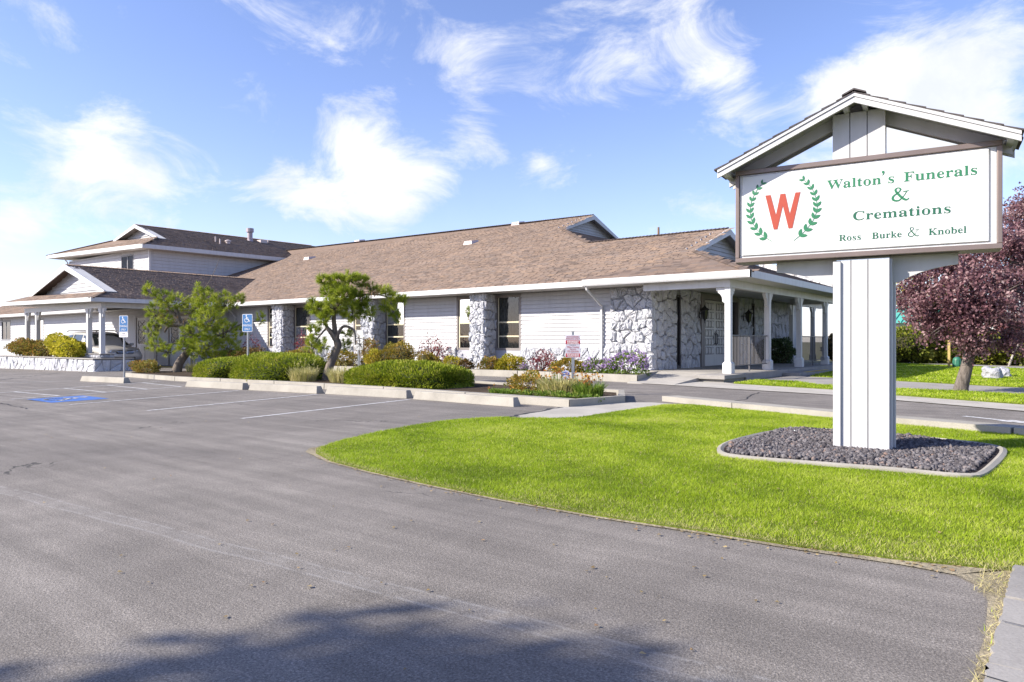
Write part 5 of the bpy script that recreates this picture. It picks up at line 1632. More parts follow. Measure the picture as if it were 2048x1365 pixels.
its, pos, em = layout("Walton's Funerals", -.334, .985, 2.731, .135, {"'": .20, ' ': .30})
curve_text('lettering', its, M_GREEN, face, plc, -.0018)
m = MB()
for ch, x in pos:
    if ch == "'": comma(m, x + .012, 2.848, .027)
m.build('apostrophe', M_GREEN, face, local=True)
m = MB(); ampersand(m, .262, .412, 2.544, 2.678, 1.25); m.build('ampersand', M_GREEN, face, local=True)
its, pos, em = layout("Cremations", -.097, .772, 2.386, .130, {})
curve_text('lettering', its, M_GREEN2, face, plc, -.0018)
its, pos, em = layout("Ross  Burke & Knobel", -.224, .894, 2.184, .093, {' ': .30, '&': .85})
curve_text('lettering', its, M_GREEN2, face, plc, -.0012)
m = MB()
for ch, x in pos:
    if ch == '&': ampersand(m, x + .004, x + .100, 2.180, 2.276, .85)
m.build('ampersand', M_GREEN2, face, local=True)
W_P = [(0, 1), (.154, 1), (.308, .41), (.435, 1), (.575, 1), (.70, .41), (.86, 1), (1, 1), (.775, 0), (.665, 0), (.505, .66), (.35, 0), (.245, 0)]
m = MB(); m.prism([(-.953 + .358 * u, FYL - .0012, 2.355 + .377 * v) for u, v in W_P], (0, .0015, 0)); m.build('initial', M_REDW, face, local=True)


def wreath(pts, mir):
    sp = spline(pts, 8); m = MB()
    pl = lambda u, v: (u, FYL - .0008, v)
    ribbon2(m, sp, [.003] * len(sp), pl)
    n = 11
    for i in range(n):
        f = .04 + .95 * i / n
        k = f * (len(sp) - 1); j = int(k); p = sp[j].lerp(sp[min(j + 1, len(sp) - 1)], k - j); d = (sp[min(j + 2, len(sp) - 1)] - sp[max(j - 1, 0)]).normalized()
        up = -d; size = .052 + .034 * f
        for sd in (-1, 1):
            an = R(36) * sd
            ld = Vector((up.x * math.cos(an) - up.y * math.sin(an), up.x * math.sin(an) + up.y * math.cos(an))); ln = Vector((-ld.y, ld.x))
            lf = [p + ld * size * a + ln * size * b for a, b in ((.0, 0), (.25, .20), (.55, .25), (.82, .15), (1.0, 0), (.82, -.12), (.55, -.20), (.25, -.16))]
            m.add([(q.x, FYL - .0013 - .0004 * (i % 2), q.y) for q in lf], [tuple(range(8))])
    p = sp[0]
    m.build('wreath', M_GREEN, face, local=True)


wreath([(-.975, 2.875), (-1.055, 2.78), (-1.105, 2.66), (-1.112, 2.54), (-1.075, 2.42), (-.985, 2.305), (-.885, 2.228)], 1)
wreath([(-.573, 2.868), (-.495, 2.78), (-.445, 2.66), (-.432, 2.54), (-.470, 2.42), (-.560, 2.305), (-.660, 2.222)], -1)

# ---------------------------------------------------------------- lava gravel bed with its mowing kerb
m = MB(); n = len(GRAVEL)
cxg = sum(p[0] for p in GRAVEL) / n; cyg = sum(p[1] for p in GRAVEL) / n


def off(p, d):
    v = Vector((p[0] - cxg, p[1] - cyg)); L_ = v.length
    return (p[0] + v.x / L_ * d, p[1] + v.y / L_ * d)


for i in range(n):
    a, b = GRAVEL[i], GRAVEL[(i + 1) % n]
    ai, ao, bi, bo = off(a, -.055), off(a, .018), off(b, -.055), off(b, .018)
    am, bm_ = off(a, -.02), off(b, -.02)
    h = .050
    m.quad((*ao, .0), (*bo, .0), (*bo, h * .75), (*ao, h * .75)); m.quad((*ao, h * .75), (*bo, h * .75), (*bm_, h), (*am, h)); m.quad((*am, h), (*bm_, h), (*bi, h * .7), (*ai, h * .7)); m.quad((*ai, h * .7), (*bi, h * .7), (*bi, 0), (*ai, 0))
o = m.build('mowing_kerb', M_CURB, smooth=False); o['kind'] = 'structure'
flat('gravel_base', GRAVEL, .034, soil_mat('lava_dust', (.06, .05, .052)))
kk = NT('lava_rock'); at = kk.n('ShaderNodeAttribute'); at.attribute_name = 'tint'
cl = kk.ramp(at.outputs['Fac'], [(0, (.060, .054, .058)), (.5, (.125, .115, .120)), (.9, (.20, .185, .188)), (.99, (.24, .17, .14))])
kk.base(cl); kk.set(.95, 0, .15); kk.bump(kk.noise(160, 3, .7), .8, .008)
bm = bmesh.new(); bmesh.ops.create_icosphere(bm, subdivisions=1, radius=1.0)
iv = np.array([tuple(v.co) for v in bm.verts]); itf = np.array([[v.index for v in f.verts] for f in bm.faces]); bm.free()
gp = np.array(GRAVEL); px = rng.uniform(gp[:, 0].min(), gp[:, 0].max(), 30000); py = rng.uniform(gp[:, 1].min(), gp[:, 1].max(), 30000)
inner = [off(p, -.10) for p in GRAVEL]
ok = pip(px, py, inner); px, py = px[ok], py[ok]; k = len(px)
ra = rng.uniform(.009, .020, k) * rng.choice([.8, 1, 1.35], k)
jit = 1 + rng.uniform(-.38, .38, (k, len(iv), 1))
sc3 = rng.uniform(.7, 1.2, (k, 1, 3))
ang = rng.uniform(0, 6.28, k); ca, sa = np.cos(ang), np.sin(ang)
vv = iv[None] * jit * sc3 * ra[:, None, None]
vx = vv[..., 0] * ca[:, None] - vv[..., 1] * sa[:, None] + px[:, None]; vy = vv[..., 0] * sa[:, None] + vv[..., 1] * ca[:, None] + py[:, None]
mound = .036 + .016 * np.sin(px * 5) * np.sin(py * 4)
vz = vv[..., 2] + mound[:, None] + rng.uniform(-.012, .02, k)[:, None]
V = np.stack([vx, vy, vz], -1).reshape(-1, 3)
F_ = (np.arange(k)[:, None, None] * len(iv) + itf[None]).reshape(-1, 3)
o = fast('gravel', V, F_, kk.m, None, np.repeat(rng.uniform(0, 1, k), len(iv)))
tag(o, 'dark lava gravel around the foot of the sign post', 'gravel', kind='stuff')
# ---------------------------------------------------------------- kerbs, beds, wheel stops, small signs


def kerb_path(name, pts, w=.15, h=.18, mat=None, seg=2.4, struct=True, parent=None, closed=False):
    m = MB(); n = len(pts)
    if closed: pts = pts + [pts[0]]
    L_, Q_ = [], []
    for i, p in enumerate(pts):
        a = Vector(pts[max(i - 1, 0)]); b = Vector(pts[min(i + 1, len(pts) - 1)])
        if closed and i in (0, len(pts) - 1): a = Vector(pts[-2]); b = Vector(pts[1])
        d = (b - a).normalized(); q = Vector((-d.y, d.x)) * w
        d1 = (Vector(pts[min(i + 1, len(pts) - 1)]) - Vector(p)); d1 = d1.normalized() if d1.length > 0 else d
        k = 1 / max(.5, abs(d.dot(d1))) if 0 < i < len(pts) - 1 else 1
        L_.append(Vector(p)); Q_.append(Vector(p) + q * k)
    for i in range(len(pts) - 1):
        ln = (L_[i + 1] - L_[i]).length; k = max(1, round(ln / seg))
        for j in range(k):
            a0 = L_[i].lerp(L_[i + 1], j / k + .003); a1 = L_[i].lerp(L_[i + 1], (j + 1) / k - .003); b0 = Q_[i].lerp(Q_[i + 1], j / k + .003); b1 = Q_[i].lerp(Q_[i + 1], (j + 1) / k - .003)
            g0, g1 = gz(a0.x), gz(a1.x)
            bt = [(a0.x, a0.y, g0 - .06), (a1.x, a1.y, g1 - .06), (b1.x, b1.y, g1 - .06), (b0.x, b0.y, g0 - .06)]
            c0 = a0.lerp(b0, .08); c1 = a1.lerp(b1, .08); d0 = b0.lerp(a0, .08); d1 = b1.lerp(a1, .08)
            tp = [(c0.x, c0.y, g0 + h), (c1.x, c1.y, g1 + h), (d1.x, d1.y, g1 + h), (d0.x, d0.y, g0 + h)]
            if (Vector(bt[1]) - Vector(bt[0])).cross(Vector(bt[3]) - Vector(bt[0])).z < 0: bt = bt[::-1]; tp = tp[::-1]
            m.hexa(bt, tp)
    o = m.build(name, mat or M_CURB, parent)
    if struct: o['kind'] = 'structure'
    return o


kerb_path('kerb', [(-33.5, 19.2), (-28, 18.75), (-24, 18.65), (-16.3, 18.20), (-9.45, 17.5), (-10.25, 20.35), (-10.55, 24.45)], .16, .205)
flat('flower_bed', [(-34, 19.3), (-28, 18.85), (-24, 18.75), (-16.3, 18.3), (-9.6, 17.65), (-10.35, 20.4), (-10.7, 24.4), (-10.8, 20.95), (-34, 20.95)], .10, M_SOIL)
ISL = [(-6.70, 11.62), (-6.90, 10.55), (-12, 10.72), (-16.4, 10.85), (-21.7, 10.85), (-26.6, 11.5), (-27.4, 12.4), (-26.4, 14.0), (-20, 14.2), (-12, 13.6), (-7.4, 12.9)]
kerb_path('kerb', ISL[::-1], -.16, .135, closed=True)
flat('island_bed', [(x, y) for x, y in ISL[:4]] + [(-16.4, 13.95), (-12, 13.5), (-7.4, 12.8)], .09, M_SOIL)
flat('island_bed', [(-16.4, 10.87), (-21.7, 10.87), (-26.6, 11.52), (-27.3, 12.4), (-26.4, 13.9), (-20, 14.1), (-16.4, 13.94)], .02, M_SOIL)

STOPS = [((-24.35, 9.02), (-21.62, 9.16), 'leftmost concrete wheel stop, set apart beside the tall blue sign pole'),
         ((-18.28, 9.28), (-15.62, 9.33), 'concrete wheel stop in front of the smallest clipped hedge'),
         ((-15.42, 9.36), (-12.98, 9.52), 'concrete wheel stop in front of the middle clipped hedge'),
         ((-12.80, 9.60), (-10.46, 9.82), 'concrete wheel stop in front of the gnarled pine trunk'),
         ((-10.27, 9.80), (-7.66, 9.72), 'nearest concrete wheel stop, in front of the broad hedge by the lawn')]
for a, b, lab in STOPS:
    a = Vector((*a, 0)); b = Vector((*b, 0)); L_ = (b - a).length; an = math.atan2(b.y - a.y, b.x - a.x); c_ = (a + b) / 2
    m = MB(); hl = L_ / 2
    m.hexa([(-hl, 0, 0), (hl, 0, 0), (hl, .22, 0), (-hl, .22, 0)], [(-hl + .045, .045, .165), (hl - .045, .045, .165), (hl - .045, .175, .165), (-hl + .045, .175, .165)])
    o = m.build('wheel_stop', M_CURB, None, bevel=.012)
    o.location = (c_.x, c_.y, gz(c_.x) - .004); o.rotation_euler = (0, math.atan2(gz(a.x) - gz(b.x), L_), an)
    tag(o, lab, 'wheel stop', 'wheel stops along the island bed')

M_POLE = plain('galvanised', (.36, .37, .39), .4, .7)
M_SBLUE = plain('sign_blue', (.042, .155, .36), .4, var=.06)
M_SWHITE = plain('sign_white', (.80, .80, .80), .4, var=.03)
M_SRED = plain('sign_crimson', (.38, .018, .034), .4, var=.05)
M_INK = plain('ink', (.06, .06, .08), .6)


def txt(body, size, x, z, mat, parent, y=-.0095, sx=1.0):
    cu = bpy.data.curves.new('lettering', 'FONT'); cu.body = body; cu.size = size; cu.align_x = 'CENTER'; cu.resolution_u = 2
    tmp = bpy.data.objects.new('tmp', cu); C.objects.link(tmp)
    dg = bpy.context.evaluated_depsgraph_get(); me = bpy.data.meshes.new_from_object(tmp.evaluated_get(dg)); bpy.data.objects.remove(tmp)
    for v in me.vertices: v.co = (x + v.co.x * sx, y, z + v.co.y)
    me.materials.clear(); me.materials.append(mat)
    return link('lettering', me, parent)


def rplate(x0, z0, x1, z1, r_, y0, y1):
    pts = []
    for cx_, cz_, a0 in ((x1 - r_, z1 - r_, 0), (x0 + r_, z1 - r_, 90), (x0 + r_, z0 + r_, 180), (x1 - r_, z0 + r_, 270)):
        for k_ in range(4): pts.append((cx_ + r_ * math.cos(R(a0 + 30 * k_)), y0, cz_ + r_ * math.sin(R(a0 + 30 * k_))))
    return MB().prism(pts, (0, y1 - y0, 0))


def dashes(m, x0, x1, z, h, rows, gap, y=-.0095):
    for r_ in range(rows):
        x = x0 + random.uniform(0, .02)
        while x < x1 - .01:
            w = random.uniform(.008, .035); w = min(w, x1 - x)
            m.quad((x, y, z - r_ * gap), (x + w, y, z - r_ * gap), (x + w, y, z - r_ * gap + h), (x, y, z - r_ * gap + h)); x += w + .009


def pole_sign(name, label, loc, face_dir, top, pole_r=.028, flatpole=False, group=None):
    s = thing(name, label, 'sign', (loc[0], loc[1], gz(loc[0])), face_dir, group)
    m = MB(); m.box(-.03, .006, -.1, .03, .05, top + .02) if flatpole else m.tube([(0, .03, -.1), (0, .03, top + .02)], pole_r, 10)
    m.build('pole', M_POLE, s, local=True)
    return s


for loc, zt, zb_, lab, plate in (((-24.1, 10.22), 2.07, 1.545, 'blue wheelchair parking sign with a small white plate below it', True), ((-18.88, 11.44), 1.985, 1.47, 'blue wheelchair parking sign on a post behind the clipped hedges', False)):
    s = pole_sign('parking_sign', lab, loc, R(25), zt - .03, .03, group='blue accessible parking signs')
    hw = .165
    p = rplate(-hw, zb_, hw, zt, .03, -.004, .003).build('sign_plate', M_SWHITE, s, local=True)
    rplate(-hw + .012, zb_ + .012, hw - .012, zt - .012, .02, -.006, -.0045).build('blue_panel', M_SBLUE, p, local=True)
    hh = zt - zb_
    m = MB(); wheelchair(m, 1, lambda u, v: (-.13 + .24 * u, -.008 - .0004 * v, zb_ + hh * .50 + hh * .46 * v)); m.build('wheelchair_mark', M_SWHITE, p, local=True)
    txt('PARKING', .088, 0, zb_ + hh * .30, M_SWHITE, p, sx=.78); txt('ONLY', .088, 0, zb_ + hh * .09, M_SWHITE, p, sx=.78)
    if plate:
        q = rplate(-hw, zb_ - .17, hw, zb_ - .012, .02, -.004, .003).build('small_plate', M_SWHITE, s, local=True)
        m = MB(); dashes(m, -.05, .06, zb_ - .075, .03, 1, .03); dashes(m, -.10, .10, zb_ - .13, .015, 1, .03); m.build('print', M_INK, q, local=True)

s = pole_sign('notice_sign', 'small white notice sign with black print standing behind the hedges', (-16.35, 13.45), R(24), 1.45, flatpole=True)
p = rplate(-.15, .92, .15, 1.50, .012, -.004, .003).build('sign_plate', M_SWHITE, s, local=True)
m = MB()
for q in ((-.13, 1.46, -.045, 1.48), (-.13, 1.305, -.045, 1.325), (-.125, 1.33, -.115, 1.455), (-.06, 1.33, -.05, 1.455)): m.quad((q[0], -.007, q[1]), (q[2], -.007, q[1]), (q[2], -.007, q[3]), (q[0], -.007, q[3]))
m.build('phone_mark', M_INK, p, local=True)
m = MB(); dashes(m, -.10, .10, 1.235, .035, 1, .06, -.007); dashes(m, -.09, .08, 1.165, .035, 1, .06, -.007); dashes(m, -.11, .11, 1.10, .018, 4, .045, -.007); m.build('print', plain('grey_ink', (.28, .28, .30), .6), p, local=True)
m = MB()
for q in ((-.142, .928, .142, .931), (-.142, 1.489, .142, 1.492), (-.142, .931, -.139, 1.489), (.139, .931, .142, 1.489)): m.quad((q[0], -.0065, q[1]), (q[2], -.0065, q[1]), (q[2], -.0065, q[3]), (q[0], -.0065, q[3]))
m.build('border', M_INK, p, local=True)

s = pole_sign('towing_sign', 'red and white towing notice on a grey post in the flower island', (-8.3, 12.55), R(30), 1.33, flatpole=True)
p = rplate(-.16, .80, .16, 1.275, .018, -.004, .003).build('sign_plate', plain('sign_lilac', (.52, .50, .56), .4, var=.03), s, local=True)
for z0_, z1_ in ((.812, .888), (1.083, 1.165)):
    rplate(-.15, z0_, .15, z1_, .008, -.006, -.0045).build('red_panel', M_SRED, p, local=True)
txt('AUTHORIZED', .048, 0, 1.222, M_SRED, p, -.007, .85); txt('PARKING ONLY', .048, 0, 1.180, M_SRED, p, -.007, .85)
txt('Milne Towing', .054, 0, 1.005, M_SRED, p, -.007, .82); txt('Service', .054, 0, .962, M_SRED, p, -.007, .85); txt('775-359-0106', .054, 0, .912, M_SRED, p, -.007, .80)
m = MB(); dashes(m, -.13, .13, 1.143, .012, 4, .019, -.0085); dashes(m, -.13, .13, .868, .012, 3, .022, -.0085); m.build('print', M_SWHITE, p, local=True)
m = MB(); dashes(m, -.07, .07, 1.058, .010, 1, .02, -.007); dashes(m, -.04, .05, .896, .006, 1, .02, -.007); m.build('print', M_INK, p, local=True)

s = thing('security_sign', 'small shield shaped yard sign on a stake among the island flowers', 'sign', (-7.95, 11.75, 0.05), R(33))
m = MB(); m.tube([(0, .012, 0), (0, .012, .36)], .010, 6); m.build('stake', M_POLE, s, local=True)
sh = [(-.085, .46), (-.07, .50), (0, .53), (.07, .50), (.085, .46), (.075, .36), (.04, .27), (0, .22), (-.04, .27), (-.075, .36)]
p = MB().prism([(x, -.006, z) for x, z in sh], (0, .01, 0)).build('shield', plain('shield_lilac', (.50, .52, .68), .4, var=.04), s, local=True)
m = MB(); m.quad(*[(x, -.0085, z) for x, z in ((-.078, .40), (-.082, .46), (0, .492), (.082, .46), (.078, .40), (0, .435))]); m.build('band', plain('shield_blue', (.08, .12, .42), .4), p, local=True)
m = MB(); dashes(m, -.055, .055, .445, .016, 1, .02, -.0105); m.build('print', M_SWHITE, p, local=True)
m = MB(); m.quad(*[((.034 if k_ % 2 == 0 else .014) * math.cos(R(90 + 36 * k_)) - .005, -.0085, .37 + (.034 if k_ % 2 == 0 else .014) * math.sin(R(90 + 36 * k_))) for k_ in range(10)]); m.build('star', plain('shield_orange', (.75, .30, .12), .4), p, local=True)
m = MB(); dashes(m, -.03, .035, .315, .012, 1, .02, -.0085); m.build('print', M_SRED, p, local=True)

# stone planter under the carport front
PX0, PX1, PY0, PY1, PZ = -46.0, -33.7, 13.05, 14.75, .38
pl = thing('stone_planter', 'low planter of white painted stone in front of the carport columns', 'planter', (-40, 13.9, gz(-40)))
m = MB(); m.box(PX0, PY0 + .02, -.6, PX1 - .02, PY0 + .25, PZ - .05); m.box(PX1 - .25, PY0 + .25, -.6, PX1 - .02, PY1, PZ - .05); m.box(PX0, PY0 + .25, -.6, PX0 + .25, PY1, PZ - .05); m.box(PX0, PY1 - .23, -.6, PX1 - .02, PY1, PZ - .05)
pw = m.build('planter_wall', M_MORTAR, pl)
stones(pw, PX0, PX1, -.36, PZ - .06, FY(PY0 + .02), 62, .05)
stones(pw, PY0, PY1, -.25, PZ - .06, FX(PX1 - .02), 10, .05)
m = MB(); m.box(PX0 - .03, PY0 - .06, PZ - .05, PX1 + .05, PY0 + .27, PZ); m.box(PX1 - .27, PY0 + .27, PZ - .05, PX1 + .05, PY1, PZ); m.build('coping', M_CONC2, pl, bevel=.01)
m = MB(); m.box(PX0 + .25, PY0 + .27, .1, PX1 - .27, PY1 - .23, PZ - .12); m.build('soil', M_SOIL, pl)
m = MB(); m.box(-37.6, 13.95, PZ - .1, -35.2, 14.5, .53); pd = m.build('pier', M_MORTAR, pl)
stones(pd, -37.6, -35.2, PZ, .53, FY(13.95), 10, .04); stones(pd, 13.95, 14.5, PZ, .53, FX(-35.2), 3, .04)
m = MB(); m.box(-37.68, 13.87, .53, -35.12, 14.58, .565); m.build('pier_cap', M_CONC2, pl)
# ---------------------------------------------------------------- the parked car under the carport
SU = thing('suv', 'silver sport utility vehicle parked under the carport behind the planter', 'car', (-40.55, 16.0, gz(-40.5)), R(3))
kc_ = NT('car_paint'); kc_.base((.50, .485, .47)); kc_.set(.32, .25, .6)
kc_.b.inputs['Coat Weight'].default_value = .6; kc_.b.inputs['Coat Roughness'].default_value = .06
M_CAR = kc_.m
M_CGLASS = plain('car_glass', (.035, .045, .042), .06, 0, .8, var=.05)
M_TYRE = plain('tyre', (.02, .02, .02), .85)
M_CHROME = plain('chrome', (.62, .62, .63), .18, .9, var=.02)
M_PLASTIC = plain('black_plastic', (.02, .02, .022), .5)
M_AMBER = plain('amber_lens', (.75, .30, .04), .25)
M_LENS = plain('headlamp_lens', (.45, .46, .46), .12, .3)
K = 1.10
# stations along the car (front is +x): x, underside, sill half width, belt height, belt half width
ST = [(-2.42, .55, .80, .98, .80), (-2.36, .42, .90, 1.03, .89), (-2.0, .32, .955, 1.08, .945), (-1.2, .28, .97, 1.10, .965), (0, .27, .975, 1.09, .97), (.75, .27, .97, 1.07, .965),
      (1.15, .28, .965, 1.055, .945), (1.6, .30, .95, 1.015, .91), (2.0, .33, .925, .965, .86), (2.25, .36, .88, .90, .79), (2.38, .40, .80, .80, .70), (2.42, .46, .70, .70, .60)]
v = []; f = []
for x, zb, hw, zt, hb in ST:
    ring = [(0, zb), (hw * .85, zb), (hw, zb + .12), (hw * 1.005, (zb + zt) * .5), (hb * 1.01, zt - .10), (hb * .96, zt - .02), (hb * .70, zt + .025), (0, zt + .04)]
    full = ring + [(-a, b) for a, b in ring[-2:0:-1]]
    v += [(x * K, a * K, b * K) for a, b in full]
n = 14
for i in range(len(ST) - 1):
    for j in range(n): f.append((i * n + j, i * n + (j + 1) % n, (i + 1) * n + (j + 1) % n, (i + 1) * n + j))
f.append(tuple(range(n))[::-1]); f.append(tuple((len(ST) - 1) * n + j for j in range(n)))
body = MB().add(v, f).build('body', M_CAR, SU, local=True, smooth=True)
CB = [(-2.30, 1.0, .86, 1.08, .80), (-2.14, 1.0, .90, 1.60, .70), (-1.95, 1.0, .93, 1.68, .69), (-1.0, 1.0, .945, 1.735, .70), (0, 1.0, .945, 1.72, .70), (.42, 1.0, .94, 1.66, .68), (.80, 1.0, .93, 1.42, .74), (1.28, 1.0, .90, 1.055, .84)]
v = []; f = []
for x, zb, hb, zr, hr in CB:
    ring = [(hb, zb), (hr + .03, zr - .08), (hr - .05, zr - .015), (hr * .5, zr + .012), (0, zr + .018)]
    full = ring + [(-a, b) for a, b in ring[-2::-1]]
    v += [(x * K, a * K, b * K) for a, b in full]
n = 9
for i in range(len(CB) - 1):
    for j in range(n - 1): f.append((i * n + j, i * n + j + 1, (i + 1) * n + j + 1, (i + 1) * n + j))
f.append(tuple(range(n))[::-1]); f.append(tuple((len(CB) - 1) * n + j for j in range(n)))
MB().add(v, f).build('cabin', M_CAR, SU, local=True, smooth=True)


def cpt(x, t, side, out=.008):
    """point on the cabin side: t from belt (0) to roof rail (1)"""
    for i in range(len(CB) - 1):
        if CB[i][0] <= x <= CB[i + 1][0]:
            u = (x - CB[i][0]) / (CB[i + 1][0] - CB[i][0]); a = [CB[i][k_] + (CB[i + 1][k_] - CB[i][k_]) * u for k_ in range(5)]
            y = a[2] + (a[4] + .03 - a[2]) * t; z = a[1] + (a[3] - .08 - a[1]) * t
            return (x * K, side * (y + out) * K, z * K)


for side in (-1, 1):
    for poly in ([(.98, .16), (.10, .14), (.10, .92), (.40, .92), (.72, .70)], [(.02, .14), (-.88, .14), (-.88, .93), (.02, .93)], [(-.98, .14), (-1.85, .16), (-1.98, .86), (-.98, .93)]):
        MB().quad(*[cpt(x, t, side) for x, t in poly]).build('side_window', M_CGLASS, SU, local=True)
    m = MB(); m.tube([(-1.9 * K, side * .66 * K, 1.735 * K), (-1.75 * K, side * .66 * K, 1.80 * K), (-.0, side * .66 * K, 1.81 * K), (.35 * K, side * .65 * K, 1.70 * K)], .018 * K, 6); m.build('roof_rail', M_PLASTIC, SU, local=True)
    m = MB(); m.hexa([(.92 * K, side * .93 * K, 1.06 * K), (1.06 * K, side * .93 * K, 1.06 * K), (1.06 * K, side * 1.10 * K, 1.08 * K), (.95 * K, side * 1.10 * K, 1.08 * K)], [(.92 * K, side * .94 * K, 1.20 * K), (1.03 * K, side * .94 * K, 1.20 * K), (1.03 * K, side * 1.10 * K, 1.19 * K), (.95 * K, side * 1.10 * K, 1.19 * K)]); m.build('mirror', M_CAR, SU, local=True, bevel=.02)
    m = MB(); m.box(-1.0 * K, side * .976 * K - .012, .50 * K, 1.0 * K, side * .976 * K + .012, .58 * K); m.build('side_moulding', plain('moulding_silver', (.30, .29, .28), .5), SU, local=True)
    for x in (.75, -.2):
        m = MB(); m.box(x * K - .3, side * .985 * K - .012, .94 * K, x * K - .12, side * .985 * K + .012, .975 * K); m.build('door_handle', M_CAR, SU, local=True)
for x in (-.4, -1.3):
    m = MB(); m.tube([(x * K, -.66 * K, 1.80 * K), (x * K, 0, 1.815 * K), (x * K, .66 * K, 1.80 * K)], .016 * K, 6); m.build('cross_bar', M_PLASTIC, SU, local=True)
MB().quad(*[(x * K + .012, y * K, z * K + .012) for x, y, z in ((1.20, -.78, 1.10), (1.20, .78, 1.10), (.78, .68, 1.42), (.50, .60, 1.615), (.50, -.60, 1.615), (.78, -.68, 1.42))]).build('windscreen', M_CGLASS, SU, local=True)
MB().quad(*[(x * K - .012, y * K, z * K) for x, y, z in ((-2.27, -.66, 1.16), (-2.27, .66, 1.16), (-2.17, .58, 1.54), (-2.17, -.58, 1.54))]).build('rear_window', M_CGLASS, SU, local=True)
# face of the car
xf = 2.425 * K
m = MB(); m.prism([(2.34 * K, -.36 * K, .70 * K), (2.34 * K, .36 * K, .70 * K), (2.34 * K, .42 * K, .82 * K), (2.34 * K, .30 * K, .86 * K), (2.34 * K, -.30 * K, .86 * K), (2.34 * K, -.42 * K, .82 * K)], (.11 * K, 0, 0)); gr = m.build('grille', M_PLASTIC, SU, local=True, bevel=.01)
m = MB(); m.tube([(2.45 * K, -.40 * K, .83 * K), (2.46 * K, -.30 * K, .74 * K), (2.46 * K, .30 * K, .74 * K), (2.45 * K, .40 * K, .83 * K)], .014, 6); m.tube([(2.455 * K, -.40 * K, .80 * K), (2.46 * K, .40 * K, .80 * K)], .012, 6); m.build('grille_bar', M_CHROME, gr, local=True)
m = MB(); m.tube([(2.47 * K, .09 * math.cos(R(a)) * K, (.79 + .07 * math.sin(R(a))) * K) for a in range(0, 361, 24)], .009, 5); m.tube([(2.47 * K, -.045 * K, .735 * K), (2.47 * K, -.018 * K, .85 * K)], .009, 5); m.tube([(2.47 * K, .045 * K, .735 * K), (2.47 * K, .018 * K, .85 * K)], .009, 5); m.build('emblem', M_CHROME, gr, local=True)
for side in (-1, 1):
    m = MB(); m.hexa([(2.18 * K, side * .42 * K, .70 * K), (2.38 * K, side * .44 * K, .70 * K), (2.20 * K, side * .80 * K, .72 * K), (2.04 * K, side * .80 * K, .72 * K)], [(2.10 * K, side * .44 * K, .89 * K), (2.28 * K, side * .46 * K, .87 * K), (2.12 * K, side * .83 * K, .90 * K), (1.98 * K, side * .83 * K, .91 * K)]); hl = m.build('headlight', M_LENS, SU, local=True, bevel=.02)
    m = MB(); m.hexa([(2.03 * K, side * .80 * K, .73 * K), (2.195 * K, side * .80 * K, .73 * K), (2.03 * K, side * .90 * K, .75 * K), (1.93 * K, side * .90 * K, .75 * K)], [(1.98 * K, side * .82 * K, .88 * K), (2.12 * K, side * .82 * K, .87 * K), (1.95 * K, side * .91 * K, .89 * K), (1.86 * K, side * .91 * K, .89 * K)]); m.build('indicator', M_AMBER, hl, local=True)
    m = MB(); m.lathe((2.36 * K, side * .60 * K, .79 * K), [(.07, -.02), (.07, .0), (.03, .012)], 12, 'x'); m.build('lamp', M_CHROME, hl, local=True)
    m = MB(); m.hexa([(2.28 * K, side * .56 * K, .44 * K), (2.43 * K, side * .56 * K, .44 * K), (2.33 * K, side * .76 * K, .44 * K), (2.2 * K, side * .76 * K, .44 * K)], [(2.28 * K, side * .56 * K, .54 * K), (2.43 * K, side * .56 * K, .54 * K), (2.33 * K, side * .76 * K, .54 * K), (2.2 * K, side * .76 * K, .54 * K)]); m.build('fog_lamp', M_LENS, SU, local=True, bevel=.015)
m = MB(); m.hexa([(2.3 * K, -.50 * K, .42 * K), (2.44 * K, -.46 * K, .42 * K), (2.44 * K, .46 * K, .42 * K), (2.3 * K, .50 * K, .42 * K)], [(2.3 * K, -.50 * K, .55 * K), (2.45 * K, -.46 * K, .55 * K), (2.45 * K, .46 * K, .55 * K), (2.3 * K, .50 * K, .55 * K)]); m.build('lower_grille', M_PLASTIC, SU, local=True)
m = MB(); m.hexa([(2.0 * K, -.86 * K, .26 * K), (2.40 * K, -.60 * K, .28 * K), (2.40 * K, .60 * K, .28 * K), (2.0 * K, .86 * K, .26 * K)], [(2.0 * K, -.90 * K, .38 * K), (2.43 * K, -.64 * K, .385 * K), (2.43 * K, .64 * K, .385 * K), (2.0 * K, .90 * K, .38 * K)]); m.build('front_valance', M_PLASTIC, SU, local=True, bevel=.02)
m = MB(); m.box(-2.3 * K, -.9 * K, .3 * K, 2.2 * K, .9 * K, .34 * K); m.build('underbody', M_PLASTIC, SU, local=True)
